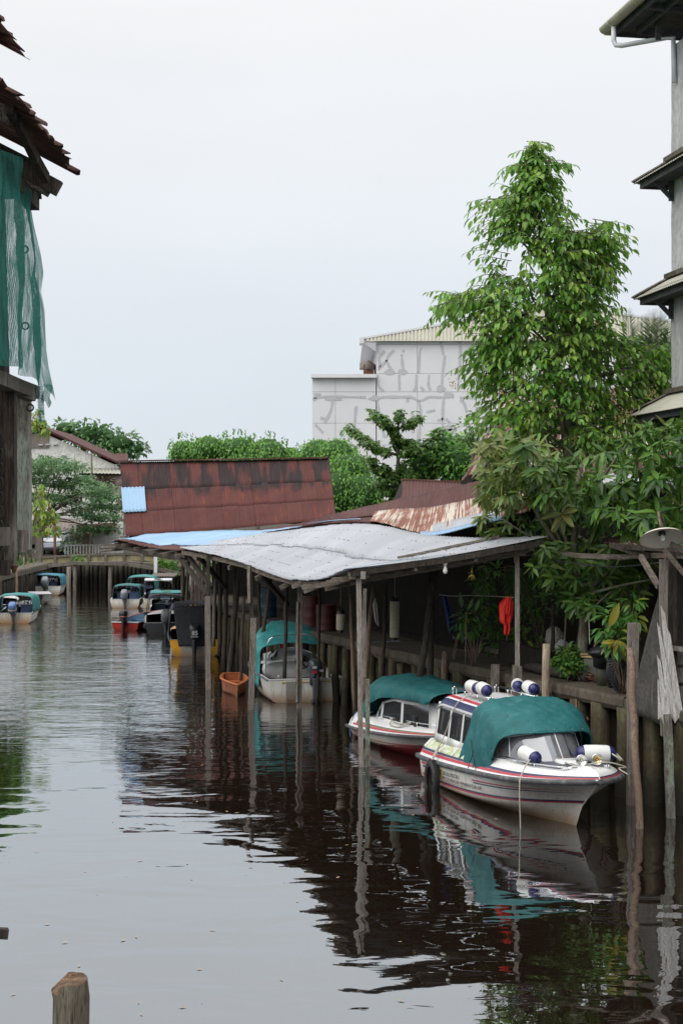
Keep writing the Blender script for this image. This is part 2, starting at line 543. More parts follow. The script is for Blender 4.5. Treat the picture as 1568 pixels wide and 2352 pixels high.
M['blue_sheet'] = m_sheet('light_blue_sheet', (0.25, 0.40, 0.57), (0.29, 0.445, 0.61), ramt=0.04, rough=0.4)
M['rust_dark'] = m_sheet('dark_rust_sheet', (0.075, 0.035, 0.028), (0.13, 0.06, 0.045), rust=(0.26, 0.15, 0.11), ramt=0.4, rough=0.8)
M['awning'] = m_sheet('cream_sheet', (0.36, 0.355, 0.29), (0.45, 0.44, 0.36), ramt=0.1, rough=0.55)
M['brick_red_wall'] = m_sheet('plum_sheet', (0.13, 0.05, 0.055), (0.18, 0.075, 0.075), rust=(0.36, 0.10, 0.04), ramt=0.4, white=(0.45, 0.38, 0.36), wamt=0.25, rough=0.75)
M['gel'] = m_gel('white_gelcoat', (0.84, 0.82, 0.76))
M['gel_deck'] = m_gel('white_deck', (0.80, 0.80, 0.79), amt=0.0, gr=0.22)
M['gel_moss'] = m_gel('mossy_deck', (0.74, 0.75, 0.68), amt=0.0, grime=(0.36, 0.45, 0.08), gr=0.95, gt=0.42)
M['gel_cream'] = m_gel('cream_gelcoat', (0.74, 0.68, 0.56), stain=(0.42, 0.20, 0.07), zlo=0.0, zhi=0.38)
M['gel_yellow'] = m_gel('yellow_gelcoat', (0.80, 0.38, 0.01), stain=(0.25, 0.12, 0.02), gr=0.15)
M['gel_red'] = m_gel('red_paint', (0.62, 0.045, 0.03), stain=(0.20, 0.03, 0.02), gr=0.12)
M['gel_orange'] = m_gel('orange_paint', (0.42, 0.12, 0.035), stain=(0.22, 0.07, 0.03), gr=0.25, rough=0.5)
M['gel_black'] = m_gel('black_paint', (0.04, 0.04, 0.045), stain=(0.03, 0.025, 0.02), gr=0.2, grime=(0.10, 0.10, 0.10))
M['gel_grey'] = m_gel('grey_paint', (0.33, 0.32, 0.30), stain=(0.20, 0.12, 0.07))
M['gel_olive'] = m_gel('olive_paint', (0.38, 0.36, 0.24), stain=(0.30, 0.20, 0.04), zlo=0.0, zhi=0.5)
M['blue_in'] = m_plain('blue_paint', (0.04, 0.13, 0.23), 0.5)
M['navy'] = m_plain('navy_tape', (0.025, 0.035, 0.10), 0.35, var=0.1)
M['navy_vinyl'] = m_plain('navy_vinyl', (0.016, 0.018, 0.105), 0.28, var=0.15)
M['red_tape'] = m_plain('red_tape', (0.50, 0.035, 0.055), 0.35, var=0.12)
M['red_anti'] = m_plain('red_antifouling', (0.22, 0.012, 0.015), 0.45, var=0.3)
M['green_tape'] = m_plain('green_tape', (0.05, 0.16, 0.11), 0.4)
M['orange_tape'] = m_plain('orange_tape', (0.45, 0.16, 0.06), 0.4)
M['yellow_tape'] = m_plain('yellow_tape', (0.62, 0.38, 0.02), 0.4)
M['deck_grey'] = m_plain('grey_deck_panel', (0.10, 0.11, 0.13), 0.7, var=0.15)
M['rub'] = m_plain('rubber_rail', (0.075, 0.077, 0.083), 0.6, var=0.4, scale=14, dirt_or_haze=(0.25, 0.24, 0.22))
M['rubber'] = m_plain('tyre_rubber', (0.018, 0.018, 0.02), 0.6, var=0.4, scale=9, bump=0.01)
M['fender'] = m_plain('white_vinyl', (0.76, 0.76, 0.73), 0.35, var=0.08, scale=4, dirt_or_haze=(0.58, 0.56, 0.50))
M['chrome'] = m_plain('chrome', (0.72, 0.73, 0.75), 0.14, 1.0, var=0.1)
M['rope'] = m_plain('rope_fibre', (0.48, 0.45, 0.37), 0.9, var=0.3, scale=40)
M['blue_rope'] = m_plain('blue_rope', (0.06, 0.16, 0.30), 0.9)
M['teal'] = m_canvas('teal_canvas', (0.018, 0.145, 0.15))
M['teal_bright'] = m_canvas('bright_teal_canvas', (0.03, 0.23, 0.235), fade=(0.2, 0.45, 0.42))
M['teal_blue'] = m_canvas('blue_teal_canvas', (0.03, 0.20, 0.27), fade=(0.12, 0.40, 0.48))
M['green_canvas'] = m_canvas('green_canvas', (0.02, 0.12, 0.07), fade=(0.04, 0.17, 0.10))
M['black_canvas'] = m_canvas('black_canvas', (0.018, 0.019, 0.024), fade=(0.035, 0.037, 0.045), rough=0.5)
M['grey_canvas'] = m_canvas('pale_grey_canvas', (0.46, 0.46, 0.46), fade=(0.36, 0.36, 0.36))
M['white_canvas'] = m_canvas('white_canvas', (0.64, 0.65, 0.68), fade=(0.52, 0.53, 0.54))
M['glass'] = m_glass('boat_glass', (0.20, 0.215, 0.24), dirt_or_haze=0.22)
M['glass_dark'] = m_glass('tinted_glass', (0.16, 0.17, 0.19), dirt_or_haze=0.06)
M['glass_clear'] = m_glass('clear_glass', (0.8, 0.82, 0.83), dirt_or_haze=0.05)
M['black'] = m_plain('black_plastic', (0.014, 0.014, 0.016), 0.4, var=0.3)
M['grey_plastic'] = m_plain('grey_plastic', (0.16, 0.17, 0.19), 0.4)
M['cowl'] = m_plain('charcoal_cowl', (0.035, 0.042, 0.055), 0.3, var=0.2)
M['cowl_grey'] = m_plain('grey_cowl', (0.20, 0.21, 0.23), 0.4, var=0.3, dirt_or_haze=(0.09, 0.08, 0.07))
M['cowl_blue'] = m_plain('blue_cowl', (0.10, 0.19, 0.40), 0.35)
M['yellow_paint'] = m_plain('yellow_stripe', (0.75, 0.50, 0.05), 0.4)
M['white_paint'] = m_plain('white_print', (0.72, 0.72, 0.72), 0.5, var=0.05)
M['black_print'] = m_plain('black_print', (0.06, 0.062, 0.07), 0.5, var=0.1)
M['red_print'] = m_plain('red_print', (0.62, 0.03, 0.03), 0.5, var=0.05)
M['brown_in'] = m_plain('tan_vinyl', (0.24, 0.13, 0.09), 0.6)
M['blue_seat'] = m_plain('blue_vinyl', (0.07, 0.12, 0.24), 0.5)
M['red_drum'] = m_plain('red_drum_paint', (0.085, 0.014, 0.011), 0.55, var=0.3, dirt_or_haze=(0.08, 0.035, 0.02))
M['blue_drum'] = m_plain('blue_drum_plastic', (0.018, 0.05, 0.085), 0.4)
M['tan_buoy'] = m_plain('tan_foam', (0.50, 0.45, 0.33), 0.8, var=0.2, dirt_or_haze=(0.30, 0.24, 0.15))
M['red_cloth'] = m_canvas('red_cloth', (0.72, 0.03, 0.02), fade=(0.72, 0.08, 0.06), fold=0.02)
M['blue_cloth'] = m_canvas('blue_cloth', (0.012, 0.03, 0.16), fade=(0.02, 0.05, 0.2), fold=0.02)
M['sack'] = m_canvas('woven_sack', (0.50, 0.47, 0.42), fade=(0.38, 0.35, 0.31), fold=0.03)
M['bamboo'] = m_wood('bamboo', (0.30, 0.24, 0.17), (0.46, 0.38, 0.28), (0.36, 0.29, 0.22))
M['tan_sandal'] = m_plain('tan_foam_sole', (0.46, 0.32, 0.15), 0.8)
M['olive_plastic'] = m_plain('olive_bin', (0.085, 0.09, 0.06), 0.6, dirt_or_haze=(0.05, 0.05, 0.035))
M['box_grey'] = m_plain('grey_green_box', (0.17, 0.175, 0.145), 0.7, dirt_or_haze=(0.09, 0.085, 0.07))
M['bag_black'] = m_canvas('black_plastic_bag', (0.012, 0.012, 0.016), fade=(0.02, 0.02, 0.024), rough=0.3, fold=0.02)
M['lamp_in'] = m_plain('cream_enamel', (0.80, 0.74, 0.64), 0.5, var=0.08, scale=5, dirt_or_haze=(0.62, 0.53, 0.44))
M['bulb'] = m_plain('frosted_glass', (0.75, 0.75, 0.70), 0.25, var=0.05)
M['pvc'] = m_plain('white_pvc', (0.62, 0.63, 0.66), 0.4, var=0.12)
M['gutter'] = m_plain('cream_gutter', (0.44, 0.42, 0.29), 0.5, var=0.25, scale=3, dirt_or_haze=(0.3, 0.27, 0.18))
M['soffit'] = m_wood('dark_soffit', (0.055, 0.055, 0.06), (0.11, 0.11, 0.115), scale=(2, 2, 8))
M['panel_ply'] = m_concrete('mildewed_board', (0.055, 0.05, 0.046), (0.12, 0.11, 0.10), (0.32, 0.32, 0.32), 0.60, sc=2.2, bump=0.01)
M['car'] = m_plain('dark_blue_grey_car_paint', (0.12, 0.14, 0.19), 0.2, var=0.05, spec=0.7)
M['headlight'] = m_plain('headlight_reflector', (0.75, 0.75, 0.68), 0.1, 0.8, var=0.05)
M['lens_amber'] = m_plain('amber_reflector', (0.72, 0.60, 0.34), 0.12, 0.8, var=0.05)
M['cut_wood'] = m_wood('old_cut_wood', (0.06, 0.035, 0.022), (0.27, 0.17, 0.11), scale=(3, 9, 9))
M['rust_solid'] = m_plain('rusty_steel', (0.16, 0.07, 0.04), 0.8, var=0.4)
M['white_steel'] = m_plain('white_steel', (0.6, 0.6, 0.6), 0.5)
M['bridge_cream'] = m_concrete('bridge_cream', (0.33, 0.28, 0.155), (0.43, 0.37, 0.225), (0.17, 0.145, 0.09), 0.5, sc=0.8)
M['bridge_grey'] = m_concrete('bridge_grey', (0.13, 0.115, 0.095), (0.20, 0.18, 0.15), (0.08, 0.065, 0.05), 0.5, sc=0.8)
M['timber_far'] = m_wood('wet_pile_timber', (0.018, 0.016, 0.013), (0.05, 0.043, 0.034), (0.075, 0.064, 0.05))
M['leaf_tall'] = m_leaf('laurel_leaf', (0.045, 0.125, 0.022), (0.115, 0.285, 0.042), (0.22, 0.44, 0.07), (0.38, 0.50, 0.08))
M['leaf_mango'] = m_leaf('mango_leaf', (0.024, 0.07, 0.013), (0.07, 0.165, 0.027), (0.14, 0.27, 0.045), (0.25, 0.215, 0.065), trans=0.2)
M['leaf_shrub'] = m_leaf('shrub_leaf', (0.03, 0.085, 0.02), (0.06, 0.17, 0.03), (0.10, 0.25, 0.04), (0.42, 0.30, 0.03))
M['leaf_vine'] = m_leaf('creeper_leaf', (0.05, 0.15, 0.02), (0.11, 0.29, 0.04), (0.18, 0.40, 0.06), (0.24, 0.40, 0.08))
M['leaf_far'] = m_leaf('far_leaf', (0.05, 0.12, 0.05), (0.09, 0.20, 0.07), (0.14, 0.28, 0.09), (0.20, 0.24, 0.10))
M['leaf_yellow'] = m_leaf('young_leaf', (0.07, 0.17, 0.03), (0.13, 0.28, 0.04), (0.26, 0.38, 0.06), (0.50, 0.36, 0.05), trans=0.35)
M['leaf_palm'] = m_leaf('palm_leaflet', (0.03, 0.075, 0.02), (0.06, 0.12, 0.035), (0.10, 0.17, 0.05), (0.12, 0.16, 0.06))
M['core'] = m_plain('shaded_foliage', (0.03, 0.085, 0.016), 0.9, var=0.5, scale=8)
M['grass'] = m_plain('grass', (0.06, 0.13, 0.03), 0.9, var=0.5, scale=3)

def m_water():
    t = NT('canal_water')
    c = t.coord('World', (0.9, 1.55, 1))
    a = t.noise(c, 0.48, 2, 0.5, 0.6)
    b = t.noise(c, 1.7, 2, 0.5, 0.8)
    e = t.noise(t.coord('World', (0.45, 2.6, 1)), 3.0, 2, 0.5, 0.4)
    y = t.n('SeparateXYZ', {'Vector': t.coord('World')}).outputs['Y']
    far = t.math('MULTIPLY', t.rng(y, 24, 42, 0.03, 1.0), t.rng(y, 58, 76, 1.0, 0.35))
    h = t.math('ADD', t.math('MULTIPLY', a, 1.0), t.math('MULTIPLY', b, 0.07))
    h = t.math('ADD', h, t.math('MULTIPLY', e, t.math('MULTIPLY', far, 0.36)))
    nrm = t.bump(h, 0.031)
    sh = t.pbr((0.014, 0.0085, 0.0055), 0.01, normal=nrm, spec=0.5, **{'IOR': 1.9})
    gl = t.n('BsdfGlossy', {'Color': (0.87, 0.95, 1.0, 1), 'Roughness': 0.01, 'Normal': nrm}).outputs[0]
    return t.done(t.n('MixShader', {0: 0.32, 1: sh, 2: gl}).outputs[0])
M['water'] = m_water()
def m_net():
    t = NT('green_shade_net')
    st = t.coord('st')
    w1 = t.n('TexWave', {'Vector': st, 'Scale': 17.0, 'Distortion': 3.0, 'Detail': 1.0}, bands_direction='X').outputs['Fac']
    w2 = t.n('TexWave', {'Vector': st, 'Scale': 26.0, 'Distortion': 3.0, 'Detail': 1.0}, bands_direction='Y').outputs['Fac']
    big = t.noise(t.coord('st', (3.6, 0.9, 1)), 1.3, 6, 0.7, 1.4)
    d = t.math('MAXIMUM', w1, w2)
    f = t.rng(t.math('ADD', d, t.rng(big, 0.30, 0.70, -0.34, 0.72)), 0.50, 0.92, 0.0, 1.0)
    col = t.mix(t.rng(big, 0.3, 0.7), (0.035, 0.15, 0.13), (0.075, 0.25, 0.21))
    df = t.n('BsdfDiffuse', {'Color': col}).outputs[0]
    tl = t.n('BsdfTranslucent', {'Color': t.mix(0.5, col, (0.05, 0.30, 0.24))}).outputs[0]
    sd = t.n('MixShader', {0: 0.45, 1: df, 2: tl}).outputs[0]
    tr = t.n('BsdfTransparent').outputs[0]
    return t.done(t.n('MixShader', {0: f, 1: tr, 2: sd}).outputs[0])
M['net'] = m_net()

# ------------------------------------------------------------------ water, ground, banks
EDGE = [(-30, 29.0), (7, 13.0), (20, 7.4), (25, 5.34), (26.0, 4.92), (33.4, 1.84), (36.6, .61), (39.6, -.44), (47, -2.93), (51.4, -4.26), (58.5, -5.9), (68, -7.0), (80, -8.3), (92, -9.6), (97, -10.1)]
LEDGE = [(-30, -7.0), (10, -8.0), (30, -11.0), (50, -14.5), (66, -16.8), (76, -17.6), (97, -18.7)]
HW = 1.75                        # walkway height over the water
def ex(y): return interp(EDGE, y)
def inl(y, off=0.0, z=HW):       # point 'off' metres inland of the wharf edge
    t = V((ex(y + .6) - ex(y - .6), 1.2, 0)).normalized()
    return V((ex(y), y, z)) + V((t.y, -t.x, 0)) * off
def tan_at(y):
    return V((ex(y + .6) - ex(y - .6), 1.2, 0)).normalized()

mb = MB()
mb.add([(-60, -30, 0), (60, -30, 0), (60, 110, 0), (-60, 110, 0)], [(0, 1, 2, 3)])
solo('water', mb, M['water'], kind='structure')
mb = MB()
mb.add([(-60, -30, -1.6), (60, -30, -1.6), (60, 110, -1.6), (-60, 110, -1.6)], [(0, 1, 2, 3)])
solo('canal_bed', mb, M['soil'], kind='structure')
mb = MB()
ys = [y for y, _ in EDGE]
vs = [inl(y, 1.4, HW - 0.06) for y in ys] + [V((400, y, HW - 0.06)) for y in ys]
n = len(ys)
mb.add(vs, [(i, n + i, n + i + 1, i + 1) for i in range(n - 1)])
solo('ground', mb, M['soil'], kind='structure')
mb = MB()
yl = [y for y, _ in LEDGE]
vs = [V((x, y, HW)) for y, x in LEDGE] + [V((-400, y, HW)) for y in yl]
n = len(yl)
mb.add(vs, [(i, i + 1, n + i + 1, n + i) for i in range(n - 1)])
solo('ground_left', mb, M['grass'], kind='structure')
mb = MB()
mb.add([(-400, 97, HW - .003), (400, 97, HW - .003), (400, 900, HW - .003), (-400, 900, HW - .003)], [(0, 1, 2, 3)])
solo('terrain', mb, M['soil'], kind='structure')

# ------------------------------------------------------------------ right-hand wharf: walkway slabs on piles
wharf = thing('wharf', 'raised concrete walkway on piles along the right bank of the canal', 'walkway', inl(30))
y = 21.5
while y < 93:
    t = tan_at(y)
    ln = 2.4 if y < 60 else 6.0
    y1 = y + ln * t.y
    mb = MB()
    nu = 10 if y < 60 else 4
    dz = U(-.02, .02)
    def fn(u, v, y=y, y1=y1, dz=dz):
        yy = lerp(y, y1 - .012, u)
        jag = .05 * nz((yy * 2.1, 3, 1)) + .03 * nz((yy * 7, 1, 1))
        prof = [(1.55, 0), (0.9, 0.004), (0.0 + jag, 0), (-.02 + jag, -.05), (-.03 + jag, -.17), (0.02, -.25 + jag * 1.8), (.4, -.24)]
        o, z = prof[int(round(v * 6))]
        return inl(yy, o, HW + dz + z)
    mb.grid(fn, nu, 6, smooth=False)
    part('slab', mb, M['concrete_walk'], wharf)
    y = y1
y = 22.0
while y < 62:
    p = inl(y, U(.05, .18), 0)
    r = U(.10, .16)
    mb = MB()
    if y < 33:
        tt, nn = tan_at(y), inl(y, 1, 0) - inl(y, 0, 0)
        rings = []
        for z in (-1.4, -.2, .25, .8, 1.3, 1.56):
            k = 1.0 + .10 * nz((y, z * 2, 0)) + (.12 if z < .3 else 0)
            rings.append(ring(p + V((.03 * nz((y, z, 5)), .03 * nz((y, z, 9)), z)), tt, nn, r * 1.25 * k, r * k, 12, 4.5))
        mb.loft(rings)
        part('pile', mb, M['pile'], wharf)
    else:
        lean = V((U(-.06, .06), U(-.06, .06), 0))
        mb.pole(p + V((0, 0, -1.4)), p + lean + V((0, 0, U(1.45, 1.6))), r * .85, r * .75, n=8, wob=.02)
        part('pile', mb, M['pile'], wharf)
    y += U(.5, .78) * (1.15 if y < 33 else 1)
mb = MB()
def fn(u, v):
    yy = lerp(19, 97, u)
    return inl(yy, .62 + .06 * nz((yy * 1.7, v * 3, 2)), lerp(-1.6, HW - .1, v))
mb.grid(fn, 150, 5, smooth=False)
part('retaining_wall', mb, M['bank'], wharf)
for y in (27.0, 26.0):           # iron tie rods under the slab
    mb = MB()
    mb.tube([inl(y, -.02, 1.22), inl(y + .5, .3, 1.18)], .018, 6)
    part('tie_rod', mb, M['rust_solid'], wharf)

# ------------------------------------------------------------------ left bank wall and the far wall under the bridge
lw = thing('bank_wall', 'timber piled wall with concrete cap on the far left bank', 'wall', (-17.5, 80, 0))
mb = MB()
def fn(u, v):
    yy = lerp(-20, 97, u)
    x = interp(LEDGE, yy)
    o, z = [(-1.2, .02), (0, .02), (.05, -.06), (.05, -.32), (-.12, -.33)][int(round(v * 4))]
    return V((x + o, yy, HW + z + .05 * nz((yy * .8, 0, 0))))
mb.grid(fn, 80, 4, smooth=False)
part('cap', mb, M['concrete_edge'], lw)
mb = MB()
mb.grid(lambda u, v: V((interp(LEDGE, lerp(-20, 97, u)) - .25, lerp(-20, 97, u), lerp(-1.6, HW - .1, v))), 40, 1)
part('backing', mb, M['bank'], lw)
y = 62.0
while y < 96.5:
    x = interp(LEDGE, y)
    mb = MB()
    r = U(.11, .17)
    mb.pole((x - .05, y, -1.2), (x - .05 + U(-.05, .05), y, U(1.3, 1.5)), r, r * .85, n=7, seg=3, wob=.02)
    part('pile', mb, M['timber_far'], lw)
    y += U(.38, .52)
fw = thing('piled_wall', 'dark vertical timber piles closing the canal behind the arched bridge', 'wall', (-14, 97, 0))
x = -19.0
while x < -9.4:
    mb = MB()
    r = U(.10, .17)
    zt = U(1.45, 1.75)
    mb.pole((x, 97 + U(-.05, .05), -1.2), (x + U(-.04, .04), 97, zt), r, r * .85, n=7, seg=3, wob=.02)
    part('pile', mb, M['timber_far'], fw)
    x += r * 2.05
mb = MB().box((-14.2, 97.25, .2), (10.5, .1, 3.2))
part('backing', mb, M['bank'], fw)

# ------------------------------------------------------------------ bridge
br = thing('bridge', 'low arched bridge with cream panels between grey posts crossing the far canal', 'bridge', (-14, 95, 1.7))
top = [(93, 1279), (150, 1275), (220, 1271.5), (330, 1269.6), (366, 1276), (428, 1284), (470, 1288)]
def btop(px): return interp(top, px)
prev = None
xs = [93, 128, 165, 205, 244, 286, 326, 366, 404, 440]
for i, (a, b) in enumerate(zip(xs, xs[1:])):
    pa, pb = P(a + 3.5, btop(a + 3) + 11, 95), P(b - 3.5, btop(b - 3) + 11, 95)
    mb = MB().plank(pa, pb, .12, .36, up=(0, 0, 1), seg=2)
    part('panel', mb, M['bridge_cream'], br)
    pa, pb = P(a, btop(a) + 1.5, 94.95), P(b, btop(b) + 1.5, 94.95)
    part('rail', MB().plank(pa, pb, .26, .11, seg=1), M['bridge_grey'], br)
for a in xs:
    pa = P(a, btop(a) - 1, 94.9)
    part('rail_post', MB().box(pa + V((0, 0, -.34)), (.17, .2, .72)), M['bridge_grey'], br)
dk = [P(x, btop(x) + 21, 95.6) for x in (70, 128, 205, 286, 366, 440, 480)]
mb = MB()
for a, b in zip(dk, dk[1:]):
    mb.plank(a, b + (b - a) * .002, 1.5, .16, seg=1)
part('deck', mb, M['bridge_grey'], br)
mb = MB()
lo = [(60, 1303), (91.5, 1299), (172, 1290.5), (285.6, 1292.5), (350, 1302), (417, 1314.5), (450, 1320)]
lp = [P(x, y + 3, 93.0) for x, y in lo]
lb = thing('pipe_crossing', 'low sloping concrete beam spanning the canal in front of the bridge', 'beam', lp[3])
for a, b in zip(lp, lp[1:]):
    part('beam', MB().plank(a, b, .25, .20, seg=2), M['bridge_grey'], lb)
for px in (253, 172):
    p = P(px, interp(lo, px) + 5, 93.1)
    part('post', MB().pole((p.x, p.y, -1), p, .12, .1, n=8), M['post'], lb)
tp = P(366, 1273, 94.5)
solo('white_post', MB().box((tp.x, 92.7, .95), (.2, .2, 2.7)), M['white_paint'], 'slim white post standing in the water before the bridge', 'post', (tp.x, 92.7, -.4))

# ------------------------------------------------------------------ corrugated roofs
def surf(low, high):
    low, high = [V(p) for p in low], [V(p) for p in high]
    def S(u, v):
        a = catmull(low, u * (len(low) - 1))
        b = catmull(high, u * (len(high) - 1))
        p = a.lerp(b, v)
        p.z -= .10 * math.sin(PI * max(0, min(1, v)))*.6
        return p
    S.LU = sum((S((i + 1) / 20, .4) - S(i / 20, .4)).length for i in range(20))
    S.LV = (S(.5, 1) - S(.5, 0)).length
    return S
def sheet(S, u0, u1, v0, v1, pitch=.095, amp=.014, lift=0.0, rag=0.0, nv=6, seg=4, seed=0, thick=.004, twist=0.0):
    mb = MB()
    nu = max(8, int((u1 - u0) * S.LU / pitch * seg))
    def fn(i, j):
        u = lerp(u0, u1, i)
        e0 = rag * nz((u * S.LU * 3.1, seed, 2)) / S.LV
        v = lerp(v0 + e0, v1 + rag * .5 * nz((u * S.LU * 2.3, seed, 7)) / S.LV, j)
        p = S(u, v)
        du, dv = S(u + .004, v) - S(u - .004, v), S(u, v + .01) - S(u, v - .01)
        nn = du.cross(dv)
        if nn.z < 0:
            nn = -nn
        nn.normalize()
        h = amp * math.cos(2 * PI * u * S.LU / pitch) + lift + twist * (i - .5) + .006 * nz((u * S.LU * .7, v * S.LV * .7, seed))
        return p + nn * h
    mb.grid(fn, nu, nv, thick, True, lambda i, j: (lerp(u0, u1, i) * S.LU + seed * 3.7, lerp(v0, v1, j) * S.LV))
    return mb

# open boat shed with the silver roof
eaveA = [P(790, 1309, 29), P(745, 1327, 31.2), P(700, 1332, 34), P(650, 1327, 36.3), P(600, 1310, 38.2), P(548, 1289, 39.8), P(480, 1271, 41.8), P(416, 1258, 44)]
backA = [P(1255, 1235, 28.3), P(1120, 1238, 30.5), P(985, 1231, 33.2), P(870, 1208, 36.5), P(790, 1206, 39.5), P(710, 1214, 42.5), P(600, 1228, 45), P(505, 1243, 46.5)]
SA = surf(eaveA, backA)
shed = thing('boat_shed', 'open timber boat shed over the water with a sagging silver corrugated roof', 'boat shed', (1, 32, 0))
NA = 19
vm = .52
for i in range(NA):
    u0, u1 = i / NA, (i + 1) / NA + .10 / SA.LU
    j = U(-.03, .03)
    part('roof_sheet', sheet(SA, u0, u1, 0 + U(-.01, .005), vm + j + .03, lift=.0, seed=i, twist=.009, rag=.03, pitch=.13, amp=.017), M['silver'], shed)
    part('roof_sheet', sheet(SA, u0 + U(-.003, .003), u1, vm + j, 1, lift=.020, seed=i + 40, twist=.009, rag=.03, pitch=.13, amp=.017), M['silver'], shed)
mb = MB()
for v in (.06, .2, .36, .5, .56, .72, .88):
    k = int(SA.LU / .19)
    for i in range(k):
        if rnd.random() < .5: continue
        u = (i + .5) / k
        p = SA(u, v + U(-.006, .006)) + V((0, 0, .040 if v > .54 else .018))
        mb.box(p, (U(.012, .03), U(.015, .05), .015))
part('nail_heads', mb, M['rust_solid'], shed, kind='stuff')
part('ridge_batten', MB().plank(SA(.17, .5) + V((0, 0, .08)), SA(.105, .98) + V((0, 0, .07)), .06, .05, seg=4, jit=.01), M['beam'], shed)
# end fascia, eave purlin, inner purlins, rafters
part('fascia', MB().plank(SA(.0, .02) + V((.05, -.02, -.09)), SA(.0, .5) + V((0, -.02, -.06)), .045, .11, seg=5, jit=.008), M['post_dark'], shed)
part('fascia', MB().plank(SA(.0, .49) + V((0, -.02, -.06)), SA(.0, .985) + V((0, -.02, -.08)), .045, .11, seg=5, jit=.008), M['post_dark'], shed)
part('edge_strip', MB().plank(SA(0, .0) + V((0, -.03, .02)), SA(0, .5) + V((0, -.03, .065)), .12, .008, seg=6, jit=.006), M['blue_sheet'], shed)
for v, w in ((.05, .09), (.36, .08), (.66, .08), (.93, .09)):
    pts = [SA(k / 10, v) + V((0, 0, -.14)) for k in range(11)]
    for a, b in zip(pts, pts[1:]):
        part('purlin', MB().plank(a, b + (b - a) * .03, w * .7, w * 1.3, seg=2, jit=.006), M['beam'], shed)
for k in range(13):
    u = .035 + .965 * k / 12
    part('rafter', MB().plank(SA(u, -.02 if k % 2 else .06) + V((0, .06, -.24)), SA(u, .97) + V((0, .06, -.24)), .06, .11, seg=2, jit=.006), M['beam'], shed)
for u in (.03, .07, .11, .155, .2, .26, .33):   # rafter tails under the sagging eave
    a = SA(u, -.01) + V((-.12, 0, -.16))
    part('rafter_tail', MB().plank(a, SA(u, .2) + V((0, 0, -.17)), .07, .09, seg=1), M['beam'], shed)

def post(name, xt, yt, xb, yb, w, mat, parent, extra=None, d=None, sq=True, zt=None):
    base = W(xb, yb, 0)
    dd = base.y if d is None else d
    topp = P(xt, yt, dd)
    if sq:
        mb = MB().plank(base + V((0, 0, -1.3)) - (topp - base) * .0, topp, w, w * .8, up=(0, 1, 0), seg=7, jit=.007)
    else:
        mb = MB().pole(base + V((0, 0, -1.3)), topp, w / 2, w * .42, n=9, seg=8, wob=.012)
    return part(name, mb, mat, parent)
# the four big front posts, two of them of doubled timbers
b1 = W(836, 1760)
part('post', MB().plank(b1 + V((-.045, 0, -1.4)), P(824, 1322, 29.1), .10, .12, up=(0, 1, 0), seg=8, jit=.006), M['post_pale'], shed)
part('post', MB().plank(b1 + V((.065, -.02, -1.4)), P(843, 1560, 29.0), .09, .12, up=(0, 1, 0), seg=4, jit=.006), M['mossy'], shed)
part('post', MB().plank(P(833, 1555, 29.02) + V((.02, .03, 0)), P(835, 1352, 29.1) + V((.02, .02, 0)), .07, .10, up=(0, 1, 0), seg=5, jit=.005), M['post'], shed)
part('bracket', MB().plank(P(800, 1322, 29.0), P(845, 1308, 29.0), .11, .13, seg=1), M['beam'], shed)
part('bracket', MB().plank(P(833, 1322, 28.75), P(846, 1316, 29.5), .09, .14, seg=1), M['post_pale'], shed)
b2 = W(686, 1626)
part('post', MB().plank(b2 + V((0, 0, -1.4)), P(689, 1338, b2.y), .13, .12, up=(0, 1, 0), seg=8, jit=.006), M['post'], shed)
part('post', MB().plank(P(681, 1612, b2.y - .08), P(683, 1382, b2.y - .08), .05, .08, up=(0, 1, 0), seg=4, jit=.006), M['post_pale'], shed)
b3 = W(573, 1630)
part('post', MB().plank(b3 + V((0, 0, -1.4)), P(582, 1420, b3.y), .15, .13, up=(0, 1, 0), seg=6, jit=.006), M['post'], shed)
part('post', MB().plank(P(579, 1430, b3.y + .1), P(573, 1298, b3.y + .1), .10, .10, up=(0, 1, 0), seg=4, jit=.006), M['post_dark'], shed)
part('post', MB().plank(P(572, 1385, b3.y - .02), P(571, 1300, b3.y - .02), .07, .05, up=(0, 1, 0), seg=3, jit=.006), M['post'], shed)
b4 = W(480, 1583)
part('post', MB().plank(b4 + V((0, 0, -1.4)), P(477, 1370, b4.y), .16, .14, up=(0, 1, 0), seg=6, jit=.006), M['post'], shed)
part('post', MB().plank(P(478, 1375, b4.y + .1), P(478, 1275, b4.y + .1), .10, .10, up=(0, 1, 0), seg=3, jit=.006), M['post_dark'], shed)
# right-hand pale post on the wharf side
p5 = P(1187, 1600, 28.9)
part('post', MB().plank(V((p5.x, p5.y, -1.2)), P(1187, 1262, 28.9), .085, .085, up=(0, 1, 0), seg=7, jit=.004), M['post_pale'], shed)
part('post', MB().plank(V((p5.x - .07, p5.y, -1.2)), P(1180, 1528, 28.85), .07, .09, up=(0, 1, 0), seg=3, jit=.006), M['post'], shed)
part('post', MB().plank(V((p5.x + .08, p5.y, -1.2)), P(1194, 1530, 28.85), .06, .09, up=(0, 1, 0), seg=3, jit=.006), M['post'], shed)
part('bracket', MB().plank(P(1200, 1268, 28.6), P(1222, 1268, 29), .13, .15, seg=1), M['beam'], shed)
